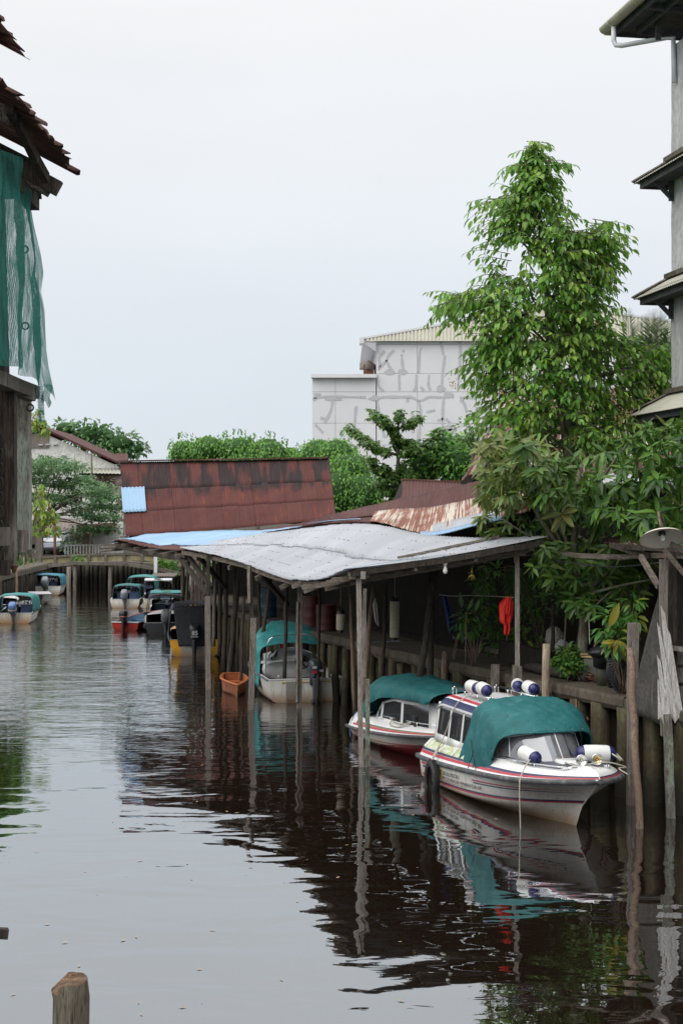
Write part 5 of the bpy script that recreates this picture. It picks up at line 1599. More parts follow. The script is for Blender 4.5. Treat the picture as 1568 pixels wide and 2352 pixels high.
# poles standing in the far water
for i, (px, y0, y1, dia, lb) in enumerate(((160, 1302, 1418, .22, 'grey mooring post in open water right of the blue teal canopied boat'), (40, 1300, 1400, .12, 'thin pale pole on the left bank wall near the left edge'), (57, 1280, 1372, .09, 'slender pole on the left bank wall beside the long piles'),
                                           (66, 1290, 1372, .09, 'slender short pole just right of another on the left bank wall'), (78, 1240, 1366, .07, 'tall thin rusty pole before the left bank wall'), (3, 1300, 1398, .10, 'pale pole at the very left picture edge'))):
    b = W(px, y1)
    solo('mooring_pole', MB().pole(b + V((0, 0, -1)), P(px - 1, y0, b.y), dia / 2, dia * .45, n=7, seg=5, wob=.015), M['post'] if i % 2 == 0 else M['brown_pole'], lb, 'pole', V((b.x, b.y, 0)), 'poles along the left bank')
# mooring posts near the right wharf
def mpost(px, yt, d, dia, mat, lb, sq=False, xt=None, cut=True):
    a = P(px, 1700, d)
    a.z = -1.3
    t = P(xt if xt else px, yt, d)
    mb = MB().plank(a, t, dia, dia * .9, up=(0, 1, 0), seg=7, jit=.008) if sq else MB().pole(a, t, dia / 2, dia * .46, n=10, seg=8, wob=.01)
    return solo('mooring_post', mb, M[mat], lb, 'post', V((a.x, d, 0)), 'mooring posts along the right wharf')
mpost(1136, 1526, 29.9, .155, 'post', 'short square-topped grey mooring post beside the pale shed post', sq=True)
mpost(1021, 1496, 32.2, .15, 'brown_pole', 'reddish round mooring post right of the leaning dark poles')
bp = mpost(1250, 1479, 28.0, .16, 'bamboo', 'pale bamboo mooring post behind the fenders on the cabin roof', xt=1253)
mpost(1450, 1431, 25.3, .17, 'post', 'tall split grey mooring post touching the wharf edge left of the hut', sq=True, xt=1452)
solo('leaning_pole', MB().pole(W(1466, 1912) + V((.05, -.1, -1.0)), P(1446, 1490, 24.6), .075, .055, n=10, seg=10, wob=.02), M['brown_pole'], 'thin crooked brown pole leaning on the split mooring post', 'pole', W(1466, 1912))
solo('stake', MB().pole(P(1325, 1760, 27.2), P(1322, 1606, 27.4), .05, .012, n=7, seg=5, wob=.01), M['brown_pole'], 'short splintered stake at the walkway edge above the teal canopy', 'stake', P(1325, 1760, 27.2))
for i, (px, ww, yt, lb) in enumerate(((1537, .13, 1640, 'square dark timber pile at the wharf under the bleached planks'), (1555, .09, 1700, 'thin leaning stick between the piles at the right edge'))):
    b = W(px, 1880 - 6 * i)
    mb = MB().plank(b + V((0.05, 0, -1.2)), P(px - 6, yt, b.y + .2), ww, ww, up=(0, 1, 0), seg=6, jit=.01)
    solo('wharf_stake', mb, M['mossy'] if i == 0 else M['brown_pole'], lb, 'stake', b)
# stump in the foreground and the timber end at the left
st = P(160, 2330, 7.62)
mb = MB()
rings = []
for k, z in enumerate((-1.4, 0, 1.2, 1.9, 2.3, 2.5)):
    c = V((st.x + .01 * math.sin(z * 3), 7.62, z))
    rings.append([c + V((math.cos(a * 2 * PI / 28), math.sin(a * 2 * PI / 28), 0)) * (.093 + .003 * nz((math.cos(a * .22) * 3, math.sin(a * .22) * 3, z * 2))) for a in range(28)])
topz = []
for a in range(28):
    x = math.cos(a * 2 * PI / 28)
    s_ = math.sin(a * 2 * PI / 28)
    zz = 2.545 + .01 * s_ + (.05 if x > -.35 else 0) + .006 * nz((a * .9, 1, 1))
    topz.append(V((st.x + .092 * x, 7.62 + .092 * s_, zz)))
rings.append(topz)
rings.append([V((st.x + (p.x - st.x) * .72, 7.62 + (p.y - 7.62) * .72, p.z - .035)) for p in topz])
rings.append([V((st.x + (p.x - st.x) * .25, 7.62 + (p.y - 7.62) * .25, 2.53 + .01 * nz(p, 30))) for p in topz])
mb.loft(rings[:7], cap=False)
stump = thing('mooring_stump', 'weathered cut log post standing in the water at the bottom left', 'post', (st.x, 7.62, 0))
part('trunk', mb, M['bark'], stump)
part('cut_top', MB().loft(rings[6:], cap=True, smooth=False), M['cut_wood'], stump)
solo('timber_end', MB().plank(P(-160, 2137, 8.9), P(19, 2144, 9.05), .055, .06, seg=3, jit=.004), M['brown_dark'], 'end of a dark timber poking in from the left edge over the water', 'timber', P(0, 2140, 9))

# ------------------------------------------------------------------ tall grey building on the right
rw = V((.18, -1, 0)).normalized()       # along its wall, towards the camera
rn_ = V((-1, -.18, 0)).normalized()     # outwards, over the canal
C0 = V((7.12, 32.0, 0))
tower = thing('grey_building', 'tall grey plastered building with cream awnings at the right edge', 'building', C0 + V((2, -2, 1.7)))
def rp(a, o, z): return C0 + rw * a + rn_ * o + V((0, 0, z))
ZT = 15.05
mb = MB()
def fn(u, v):
    z = lerp(1.5, ZT, v)
    return rp(lerp(0, 14, u) + .035 * nz((0, 0, z * 1.3)) * (1 if u == 0 else 0) + (.03 * nz((1, 0, z * 5)) if u == 0 else 0), .02 * nz((u * 9, z * .6, 0)), z)
mb.grid(fn, 14, 60)
mb.add([rp(0.01, 0, 1.5), rp(0.01, 0, ZT), rp(0.01, -9, ZT), rp(0.01, -9, 1.5)], [(0, 1, 2, 3)])
part('wall', mb, M['plaster'], tower)
def awning(zt, zl, over, mat, drop, name='awning', hip=True):
    ov = over
    mb = MB()
    def fa(u, v):                 # long side
        a = lerp(-ov * v, 14, u)
        z = lerp(zt, zl, v)
        k = .012 * math.cos(a * 2 * PI / .11)
        return rp(a, lerp(.0, ov, v), z + k)
    mb.grid(fa, 500, 3, .006, False)
    aw = part(name, mb, M[mat], tower)
    mb = MB()
    def fb_(u, v):                # hipped end
        o = lerp(-6, ov * v, u)
        return rp(-ov * v, o, lerp(zt, zl, v) + .012 * math.cos(o * 2 * PI / .11))
    mb.grid(fb_, 160, 3, .006, False)
    part(name, mb, M[mat], tower)
    part('hip_cap', MB().plank(rp(.0, 0, zt + .04), rp(-ov * 1.02, ov * 1.02, zl + .04), .14, .03, seg=3, jit=.006), M['post'], tower)
    part('flashing', MB().plank(rp(-.12, .05, zt + .05), rp(14, .05, zt + .05), .16, .1, seg=4, jit=.01), M['concrete_edge'], tower)
    part('fascia', MB().plank(rp(-ov * .82, ov * .80, zl - .02), rp(14, ov * .80, zl - .02), .04, .22, seg=2), M['soffit'], tower)
    part('fascia', MB().plank(rp(-ov * .80, ov * .82, zl - .02), rp(-ov * .80, -6, zl - .02), .04, .22, seg=2), M['soffit'], tower)
    part('soffit', MB().add([rp(-ov * .8, ov * .8, zl - .1), rp(14, ov * .8, zl - .1), rp(14, .02, zl - .08), rp(-ov * .8, .02, zl - .08)], [(0, 1, 2, 3)]), M['soffit'], tower)
    for a in (.12, 2.2, 4.3, 6.4):
        part('bracket', MB().plank(rp(a, .04, zl - drop), rp(a, ov * .72, zl - .06), .08, .08, seg=1).plank(rp(a, .05, zl - drop - .05), rp(a, .05, zl - .05), .08, .1, up=rn_, seg=1), M['soffit'], tower)
awning(12.58, 12.20, .62, 'awning', .45)
awning(10.05, 9.66, .62, 'awning', .45)
awning(7.55, 7.10, .72, 'awning', .4)
ov = 1.0
mb = MB()
for k in range(2):
    pass
part('roof', MB().prism([rp(-ov, ov, 15.75), rp(14, ov, 15.75), rp(14, -4, 17.6), rp(3.2, -4, 17.6)], (0, 0, .05)), M['awning'], tower)
part('roof', MB().prism([rp(-ov, ov, 15.75), rp(3.2, -4, 17.6), rp(3.2, -6, 17.6), rp(-ov, -9, 15.75)], (0, 0, .05)), M['awning'], tower)
part('soffit', MB().add([rp(-ov * .95, ov * .95, 15.6), rp(14, ov * .95, 15.6), rp(14, -9, 15.5), rp(-ov * .95, -9, 15.6)], [(0, 1, 2, 3)]), M['soffit'], tower)
for q, zz in ((.93, 15.62), (.55, 15.55)):
    part('fascia', MB().plank(rp(-ov * q, ov * q, zz), rp(14, ov * q, zz), .05, .2, seg=2), M['soffit'], tower)
    part('fascia', MB().plank(rp(-ov * q, ov * q, zz), rp(-ov * q, -8, zz), .05, .2, seg=2), M['soffit'], tower)
for a in range(1, 12):
    part('rafter', MB().plank(rp(a * 1.0, .0, 15.5), rp(a * 1.0, ov * .9, 15.54), .07, .12, seg=1), M['soffit'], tower)
mb = MB()
def gut(u, v):
    th = lerp(0, PI, v)
    return rp(lerp(-ov - .1, 14, u), ov + .11 - .13 * math.cos(th), 15.74 - .13 * math.sin(th))
mb.grid(gut, 4, 12, .01)
def gut2(u, v):
    th = lerp(0, PI, v)
    return rp(-ov - .11 + .13 * math.cos(th), lerp(ov + .1, -8, u), 15.74 - .13 * math.sin(th))
mb.grid(gut2, 2, 12, .01)
part('gutter', mb, M['gutter'], tower)
for a in (-.55, .9, 2.4, 3.9, 5.4):
    mb = MB().tube([rp(a, ov + .11 - .137 * math.cos(t * PI / 8), 15.74 - .137 * math.sin(t * PI / 8)) for t in range(9)], .012, 5)
    part('gutter_strap', mb, M['gutter'], tower)
pp = [rp(-.55, ov + .10, 15.62), rp(-.55, ov + .10, 15.30), rp(-.53, ov + .06, 15.20), rp(-.45, ov - .05, 15.17), rp(.0, .45, 15.17), rp(.25, .06, 15.17), rp(.3, .06, 14.2)]
part('downpipe', MB().tube(pp, .055, 10), M['pvc'], tower)
part('pipe_strut', MB().plank(rp(.1, .35, 15.15), rp(.1, .35, 15.55), .1, .1, up=rn_, seg=1), M['soffit'], tower)

# rust red house behind the trees
S_E = surf([P(1070, 1090, 40), P(1320, 1088, 40), P(1640, 1085, 40)], [P(1160, 900, 43), P(1330, 895, 43), P(1640, 890, 43)])
eh = thing('rusty_house', 'plum red rusty sheeted house half hidden behind the mango tree', 'house', (7, 42, 1.7))
for i in range(10):
    for r, (v0, v1) in enumerate(((0, .53), (.5, 1))):
        part('roof_sheet', sheet(S_E, i / 10, (i + 1) / 10 + .02, v0, v1, lift=.02 * r, seed=i + 600 + 30 * r, twist=.012, rag=.02, nv=2, pitch=.13), M['brick_red_wall'], eh)
part('wall', MB().box((7.5, 41.2, 3.7), (8.2, .1, 4.2)), M['dark_board'], eh)
# small houses over the far end of the rust roof
S_G = surf([P(918, 1150, 47), P(1075, 1150, 46)], [P(924, 1101, 49.5), P(1060, 1106, 48.5)])
gh = thing('small_house', 'small rust roofed house with a dark gable above the long rust roof', 'house', P(980, 1150, 49))
for i in range(5):
    part('roof_sheet', sheet(S_G, i / 5, (i + 1) / 5 + .03, 0, 1, seed=i + 700, nv=3, pitch=.12), M['rust'], gh)
part('ridge_cap', MB().plank(S_G(-.01, 1), S_G(1.01, 1), .2, .05, seg=3, jit=.01), M['rust_dark'], gh)
part('gable', MB().prism([P(900, 1158, 47.6), P(923, 1103, 49.4), P(921, 1150, 47.1)], (0, .3, 0)), M['dark_board'], gh)
part('wall', MB().box((4.0, 48.8, 3.4), (3.2, .1, 3.6)), M['dark_board'], gh)
dh = thing('dormer', 'dark curved roof edge with a white window panel beside the tree', 'dormer', P(1110, 1090, 43))
S_H = surf([P(1055, 1112, 43), P(1085, 1082, 43), P(1150, 1055, 43)], [P(1062, 1096, 46), P(1090, 1066, 46), P(1150, 1042, 46)])
part('roof_sheet', sheet(S_H, 0, 1, 0, 1, seed=3, pitch=.12, nv=3), M['rust_dark'], dh)
part('fascia', MB().plank(P(1060, 1114, 42.9), P(1090, 1090, 42.9), .06, .2, seg=1).plank(P(1090, 1090, 42.9), P(1150, 1066, 42.9), .06, .2, seg=1), M['post_dark'], dh)
part('wall', MB().prism([P(1062, 1114, 43.4), P(1092, 1090, 43.4), P(1150, 1068, 43.4), P(1150, 1130, 43.4), P(1070, 1130, 43.4)], (0, .1, 0)), M['dark_board'], dh)
part('window', MB().prism([P(1107, 1000, 42.5), P(1142, 1000, 42.5), P(1142, 1053, 42.5), P(1116, 1053, 42.5)], (0, .06, 0)), M['white_canvas'], dh)
part('window_frame', MB().plank(P(1105, 998, 42.4), P(1145, 998, 42.4), .06, .06, seg=1).plank(P(1105, 998, 42.4), P(1096, 1058, 42.4), .06, .06, up=(0, 1, 0), seg=1), M['white_steel'], dh)
part('prop', MB().tube([P(1134, 1050, 42.3), P(1131, 1090, 42.3)], .04, 6), M['white_steel'], dh)

# ------------------------------------------------------------------ pale factory building
DF = 120.0
fac = thing('warehouse', 'large pale grey concrete warehouse with cream gable cladding and patched cracks', 'building', (14, 121, 1.7))
def fp_(x, y, o=0.0): return P(x, y, DF) + V((0, o, 0))
xsL, xsR = [716.5, 770, 863], [864.5, 958, 1093, 1235, 1380, 1530, 1680]
ysL, ysR = [862, 900, 972, 1022, 1150, 1300], [783, 791, 858, 900, 972, 1022, 1150, 1300]
for xs, ys_ in ((xsL, ysL), (xsR, ysR)):
    for a, b in zip(xs, xs[1:]):
        for c, d in zip(ys_, ys_[1:]):
            if d > 1160 and a > 1000: continue
            j = .0
            p0, p1 = fp_(a + .35, d - .35), fp_(b - .35, c + .35)
            mb = MB().box(((p0.x + p1.x) / 2, DF + .15 + U(-.008, .008), (p0.z + p1.z) / 2), (p1.x - p0.x, .3, p1.z - p0.z))
            part('panel', mb, M['panel_conc'], fac)
pA, pB = fp_(717, 1290), fp_(1680, 784)
part('core', MB().box(((fp_(717, 0).x + fp_(863, 0).x) / 2, DF + 10.2, 8.6), (fp_(862, 0).x - fp_(718, 0).x, 20, fp_(0, 864).z + 1.2 - 2.0)), M['patch'], fac)
part('core', MB().box(((fp_(865, 0).x + pB.x) / 2, DF + 10.2, pB.z / 2), (pB.x - fp_(866, 0).x, 20, pB.z - .1)), M['patch'], fac)
q0, q1 = fp_(714.5, 868.5), fp_(863.5, 861)
part('parapet', MB().box(((q0.x + q1.x) / 2, DF - .1, (q0.z + q1.z) / 2), (q1.x - q0.x, .8, q1.z - q0.z)), M['panel_conc'], fac)
gab = [(836, 777), (843, 774.5), (1262, 701), (1690, 755), (1690, 784), (863, 784), (842, 786)]
mb = MB()
x = 838.0
def gtop(px): return 774.5 - .1755 * (px - 843) if px < 1262 else 701 + .126 * (px - 1262)
k = 0
while x < 1690:
    w = 4.2
    o = -.10 if k % 2 else 0.0
    p0, p1 = fp_(x, 784.6), fp_(x + w, gtop(x + w / 2))
    mb.box(((p0.x + p1.x) / 2, DF - .30 + o, (p0.z + p1.z) / 2), (p1.x - p0.x - .006, .14, p1.z - p0.z))
    x += w
    k += 1
part('gable_cladding', mb, M['cream_clad'], fac)
a, b, c = P(833, 774.5, DF - .50), P(1262, 698.5, DF - .50), P(1692, 753, DF - .50)
for s_, e_ in ((a, b), (b, c)):
    part('roof', MB().prism([s_, e_, e_ + V((0, 22, 0)), s_ + V((0, 22, 0))], (0, 0, -.16)), M['panel_conc'], fac)
part('eave_gutter', MB().box(P(836, 783.5, DF) + V((-.2, .2, 0)), (.35, 1.6, .5)), M['panel_conc'], fac)
part('eave_bracket', MB().prism([P(834, 788, DF - .5), P(863, 787, DF - .5), P(863, 808, DF - .5)], (0, .35, 0)), M['patch'], fac)
vent = thing('roof_vent', 'rusty grey box vent with a pointed hood on the lower warehouse roof', 'vent', P(845, 860, 125))
p = P(846, 852, 124)
part('duct', MB().box((p.x, 124, p.z), (.85, .9, 1.0)), M['rust_solid'], vent)
part('hood', MB().loft([ring((p.x, 124, p.z + z), V((1, 0, 0)), V((0, 1, 0)), a, a, 4, 2) for z, a in ((.1, .75), (.45, .72), (.9, .04))]), M['post'], vent)
part('side_duct', MB().box((p.x + .75, 124.2, p.z - .05), (.5, .7, .8)), M['post'], vent)
def zc(px, py): return (689 + px / 3.414, 689 + py / 3.414)
cracks = [[(662, 400), (620, 450), (625, 500), (612, 550)], [(735, 395), (690, 440), (672, 480), (615, 540)], [(675, 470), (700, 525), (738, 575)], [(795, 425), (805, 540)], [(812, 390), (806, 410)],
          [(950, 375), (935, 420), (928, 570)], [(1102, 325), (1122, 430)], [(1135, 435), (1118, 560), (1110, 695)], [(1245, 320), (1256, 400), (1245, 560), (1237, 710)], [(608, 585), (612, 670), (655, 715)], [(775, 585), (778, 710)],
          [(912, 585), (908, 680), (890, 715)], [(1010, 590), (1005, 660), (1020, 710)], [(945, 680), (968, 712)], [(105, 765), (250, 758), (515, 762)], [(108, 738), (165, 742)], [(100, 785), (130, 770)],
          [(200, 768), (215, 782), (325, 775)], [(535, 772), (600, 782), (640, 762), (760, 760), (870, 762), (920, 785), (960, 785), (1010, 760), (1100, 762), (1205, 760)], [(605, 785), (612, 850), (640, 940), (660, 1080)], [(255, 790), (240, 870), (192, 965)],
          [(440, 832), (430, 930), (425, 1090)], [(842, 768), (842, 800)], [(930, 790), (945, 870), (940, 960), (930, 1130)], [(1125, 770), (1116, 900), (1120, 1090)], [(1255, 785), (1285, 810), (1305, 880)], [(1250, 765), (1380, 765)],
          [(990, 878), (1058, 862)], [(160, 925), (195, 932)], [(120, 975), (180, 1040)], [(1075, 945), (1125, 930)], [(1140, 930), (1172, 960)], [(880, 880), (884, 1040)], [(1040, 1090), (1110, 1070), (1160, 1000)], [(690, 560), (712, 572)], [(800, 555), (810, 570)]]
mb = MB()
for cr_ in cracks:
    pts = [fp_(*zc(*q), -.02) for q in cr_]
    pts = curve(pts, max(4, len(pts) * 4))
    vs = []
    for i, p in enumerate(pts):
        t = (pts[min(i + 1, len(pts) - 1)] - pts[max(i - 1, 0)]).normalized()
        s_ = V((t.z, 0, -t.x))
        w = .10 + .05 * nz(p, 1.3) + .03 * nz(p, 4)
        vs += [p + s_ * w, p - s_ * w]
    mb.add(vs, [(2 * i, 2 * i + 1, 2 * i + 3, 2 * i + 2) for i in range(len(pts) - 1)])
part('crack_filler', mb, M['patch'], fac)
for (px, py) in ((697, 566), (803, 562), (1160, 742), (1105, 695), (1170, 1000), (1190, 1030), (590, 770)):
    x, y = zc(px, py)
    c = fp_(x, y, -.025)
    part('crack_filler', MB().add([c + V((math.cos(a * PI / 5) * .4 * U(.6, 1.2), 0, math.sin(a * PI / 5) * .28 * U(.6, 1.2))) for a in range(10)], [tuple(range(10))]), M['patch'], fac)

# ------------------------------------------------------------------ far left: gabled grey house, lower roofs, cars, poles
DH = 128.0
gl = thing('gabled_warehouse', 'old pale plastered gabled house with a rust edged roof at the far left', 'building', (-22, 129, 1.7))
def hp_(x, y, o=0.0): return P(x, y, DH) + V((0, o, 0))
pk, lfv, rt = hp_(88, 983), hp_(-60, 1050), hp_(276, 1068)
part('wall', MB().prism([hp_(-60, 1062), hp_(88, 989), hp_(274, 1072), hp_(274, 1272), hp_(-60, 1272)], (0, .3, 0)), M['plaster_old'], gl)
part('roof', MB().prism([pk + V((0, -.5, .1)), rt + V((.3, -.5, -.1)), rt + V((.3, 16, -.1)), pk + V((0, 16, .1))], (0, 0, .18)), M['rust'], gl)
part('roof', MB().prism([pk + V((0, -.5, .1)), lfv + V((0, -.5, 0)), lfv + V((0, 16, 0)), pk + V((0, 16, .1))], (0, 0, .18)), M['rust'], gl)
part('gable_board', MB().box(hp_(86, 1013, -.06), (2.0, .1, 1.2)), M['post'], gl)
part('gable_vent', MB().box(hp_(88, 998, -.04), (1.1, .1, .55)), M['black'], gl)
for px, py in ((95, 1022), (111, 1021), (128, 1020.5), (147, 1047)):
    part('wall_bracket', MB().box(hp_(px, py, -.1), (.35, .25, .12)), M['patch'], gl)
Slow = surf([P(180, 1086, 126.5), P(277, 1088, 126.5)], [P(186, 1075, 127.9), P(277, 1076, 127.9)])
part('lower_roof', sheet(Slow, 0, 1, 0, 1, pitch=.3, amp=.04, nv=2), M['awning'], gl, label='rust edged cream lower roof')
part('painted_eave_shade', MB().plank(P(182, 1089, 126.9), P(278, 1091, 126.9), .2, .16, seg=1), M['post_dark'], gl)  # dark strip stands in for the shade under the lower roof
part('dark_wall', MB().box(hp_(250, 1117, -.5), (2.6, .1, 1.9)), M['brick_red_wall'], gl)
part('window', MB().box(hp_(214, 1185, -.05), (1.2, .12, 2.3)), M['black'], gl)
part('door', MB().box(hp_(182, 1258, -.1), (.75, .12, 1.5)), M['bamboo'], gl)
part('door', MB().box(hp_(196, 1258, -.1), (.5, .12, 1.5)), M['bamboo'], gl)
Sg2 = surf([P(232, 1066, 138), P(296, 1066, 138)], [P(232, 1043, 142), P(294, 1041, 142)])
part('rear_roof', sheet(Sg2, 0, 1, 0, 1, pitch=.4, amp=.05, nv=2), M['rust'], gl)
part('rear_wall', MB().box((P(264, 0, 139).x, 139, 6.5), (2.5, .1, 5.8)), M['plaster_old'], gl)
fs_ = thing('shop_house', 'low white house with a faded blue awning behind the spreading tree', 'house', P(190, 1270, 117))
part('wall', MB().box((P(175, 0, 118).x, 118, 3.9), (7.5, .3, 4.3)), M['plaster_old'], fs_)
Sb = surf([P(92, 1215, 115), P(176, 1222, 115)], [P(98, 1188, 117.5), P(178, 1192, 117.5)])
part('awning', sheet(Sb, 0, 1, 0, 1, pitch=.3, amp=.03, nv=2), M['blue_drum'] if False else M['post'], fs_)
Sb2 = surf([P(176, 1228, 116), P(268, 1224, 116)], [P(178, 1205, 117.8), P(266, 1200, 117.8)])
part('awning', sheet(Sb2, 0, 1, 0, 1, pitch=.3, amp=.03, nv=2), M['rust'], fs_)
part('door', MB().box(P(190, 1250, 117.7), (1.1, .1, 1.7)), M['bamboo'], fs_)
part('pillar', MB().box(P(91, 1240, 104) , (.5, .4, 4.2)), M['bridge_grey'], fs_)
wp = solo('utility_pole', MB().pole(P(212, 1275, 112), P(211, 1040, 112), .10, .08, n=8, seg=4, wob=.01), M['bridge_grey'], 'grey utility pole in front of the low white house', 'pole', P(212, 1275, 112))
solo('sign_pole', MB().pole(P(127, 1285, 101), P(126, 1190, 101), .10, .09, n=8, seg=3, wob=.01), M['rust_solid'], 'thick rusty pole standing beside the parked car', 'pole', P(127, 1285, 101))
mb = MB()
fen = thing('fence', 'low white metal railing along the road behind the bridge', 'fence', P(210, 1268, 108))
for i in range(18):
    px = 150 + i * 7
    part('picket', MB().box(P(px, 1262, 108), (.06, .06, .75)), M['white_steel'], fen)
part('rail', MB().plank(P(148, 1253, 108), P(272, 1251, 108), .06, .06, seg=1), M['white_steel'], fen)

def make_car(label, loc, rz, mat):
    t = thing('parked_car', label, 'car', loc, rz, 'cars parked behind the bridge')
    mb = MB()
    secs = [(-2.1, .45, .80, .72), (-1.95, .35, .98, .80), (-1.2, .30, 1.02, .86), (0, .28, 1.0, .88), (1.1, .28, .98, .88), (1.75, .32, .90, .84), (2.1, .42, .72, .72)]
    mb.loft([ring((x, 0, (z0 + z1) / 2), V((0, 1, 0)), V((0, 0, 1)), w, (z1 - z0) / 2, 18, 4.5) for x, z0, z1, w in secs])
    body = part('body', mb, mat, t, local=True)
    secs = [(-1.95, .95, 1.2, .70), (-1.6, .95, 1.62, .70), (-.4, .95, 1.70, .72), (.4, .95, 1.62, .70), (1.15, .95, 1.02, .76)]
    part('greenhouse', MB().loft([ring((x, 0, (z0 + z1) / 2), V((0, 1, 0)), V((0, 0, 1)), w, (z1 - z0) / 2, 18, 3.5) for x, z0, z1, w in secs]), M['glass_dark'], t, local=True)
    part('roof', MB().loft([ring((x, 0, z), V((0, 1, 0)), V((0, 0, 1)), .64, .03, 14, 4) for x, z in ((-1.6, 1.62), (-.4, 1.72), (.4, 1.65))]), mat, t, local=True)
    for x in (-1.3, 1.35):
        for y in (-.8, .8):
            w = part('wheel', MB().lathe([(.15, -.11), (.32, -.11), (.34, 0), (.32, .11), (.15, .11)], (x, y, .33), (0, 1, 0), 18), M['rubber'], t, local=True)
            part('rim', MB().lathe([(0, .1 if y > 0 else -.1), (.2, .115 if y > 0 else -.115)], (x, y, .33), (0, 1, 0), 14), M['chrome'], w, local=True)
    for y in (-.6, .6):
        part('headlight', MB().box((2.05, y, .74), (.12, .3, .13)), M['headlight'], t, local=True)
    part('bumper', MB().box((2.1, 0, .45), (.12, 1.5, .16)), M['black'], t, local=True)
    return t
g = P(136, 1272, 113); g.z = HW
make_car('dark blue grey car parked in front, facing the camera beside the rusty pole', g, RAD(-98), M['car'])
g = P(108, 1272, 116); g.z = HW
make_car('car half hidden behind the left pillar, only its tail showing', g, RAD(-95), M['red_drum'])

# ------------------------------------------------------------------ hut, lamp and boards at the right edge
hut = thing('waterside_hut', 'grey boarded hut with a mildewed slanting board at the right edge of the wharf', 'hut', inl(25, 1))
pd = 24.9
a, b, c, d = P(1519, 1335, 24.6), P(1447, 1632, 25.3), P(1532, 1672, 24.6), P(1540, 1500, 24.6)
part('slanting_board', MB().grid(lambda u, v: (a.lerp(b, v)).lerp((a + V((.02, 0, 0))).lerp(c, v), u) + V((0, .05 * math.sin(v * 3 + u * 2), 0)), 8, 20, .02), M['panel_ply'], hut)
part('corner_post', MB().plank(P(1525, 1690, 24.5), P(1522, 1285, 24.5), .12, .12, up=(0, 1, 0), seg=6, jit=.005), M['post'], hut)
part('corner_post', MB().plank(P(1544, 1690, 24.7), P(1543, 1270, 24.7), .13, .12, up=(0, 1, 0), seg=6, jit=.005), M['post_dark'], hut)
for x0, y0, x1, y1, w, mt in ((1521, 1390, 1548, 1650, .15, 'plank_white'), (1510, 1430, 1546, 1655, .13, 'plank_white'), (1512, 1505, 1530, 1655, .12, 'plank_white'), (1534, 1440, 1560, 1650, .12, 'plank_white'), (1514, 1560, 1518, 1650, .11, 'plank_white')):
    q = U(-.02, .02)
    A_, B_ = P(x0, y0, 24.42 + q), P(x1, y1, 24.35 + q)
    s_ = V((w / 2, 0, 0))
    poly = [A_ - s_ * U(.1, .8), A_ + s_ * .5 + V((0, 0, U(-.15, -.05))), B_ + s_ + V((0, 0, U(-.03, .05))), B_ + s_ * .3 + V((0, 0, U(-.08, -.02))), B_ - s_ * .4 + V((0, 0, U(.0, .05))), B_ - s_ + V((0, 0, U(-.07, .02)))]
    part('broken_plank', MB().prism(poly, (0, .025, 0)), M[mt], hut)
for i, y in enumerate((1488, 1530, 1572)):
    part('side_plank', MB().plank(P(1545, y + 20, 24.8), P(1640, y + 26, 24.3), .05, .24, seg=2, jit=.006), M['plank_grey'], hut)
part('sill', MB().plank(P(1540, 1488, 24.6), P(1640, 1500, 24.2), .12, .07, seg=1), M['plank_grey'], hut)
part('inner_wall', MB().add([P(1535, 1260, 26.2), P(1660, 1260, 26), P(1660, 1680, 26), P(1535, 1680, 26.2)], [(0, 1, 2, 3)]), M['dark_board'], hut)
part('brace', MB().plank(P(1470, 1278, 25.6), P(1512, 1348, 24.7), .07, .09, seg=2, jit=.004), M['beam'], hut)
part('brace', MB().plank(P(1524, 1262, 24.3), P(1580, 1330, 24.2), .07, .08, seg=2), M['beam'], hut)
part('brace', MB().plank(P(1538, 1248, 24.3), P(1590, 1275, 24.2), .06, .08, seg=2), M['beam'], hut)
S_K = surf([P(1386, 1246, 26.5), P(1450, 1249, 26.2), P(1640, 1258, 25)], [P(1400, 1238, 29), P(1460, 1242, 29), P(1660, 1246, 28)])
for i in range(3):
    part('roof_sheet', sheet(S_K, i / 3, (i + 1) / 3 + .02, 0, 1, seed=i + 800, rag=.05, nv=3), M['rust_white'] if i else M['rust'], hut)
part('fascia', MB().plank(P(1400, 1253, 26.4), P(1640, 1268, 24.9), .05, .09, seg=4, jit=.008), M['post_dark'], hut)
part('rafter', MB().plank(P(1405, 1252, 26.3), P(1490, 1278, 26), .07, .1, seg=2, jit=.005), M['post_dark'], hut)
lamp = thing('dish_lamp', 'large cream enamel dish lamp hung over the hut post at right', 'lamp', P(1520, 1228, 24.2))
c = P(1520, 1232, 24.2)
ax = V((.02, -.45, -.89)).normalized()
mb = MB()
prof = [(.05, -.10), (.12, -.085), (.24, -.04), (.33, .0), (.372, .035), (.376, .04), (.368, .04), (.33, .008), (.24, -.03), (.12, -.072), (.05, -.085)]
mb.lathe(prof, c, ax, 40)
part('shade', mb, M['lamp_in'], lamp)
part('socket', MB().lathe([(.0, -.17), (.05, -.16), (.06, -.08), (.058, -.03), (.03, -.02)], c, ax, 16), M['post_dark'], lamp)
part('bulb', MB().lathe([(.022, -.03), (.03, .0), (.042, .04), (.035, .075), (.0, .09)], c, ax, 14), M['bulb'], lamp)
part('pole', MB().tube(curve([c - ax * .15, c - ax * .35 + V((0, .1, .08)), P(1527, 1215, 25.1), P(1527, 1285, 24.9)], 14), .022, 7), M['brown_pole'], lamp)

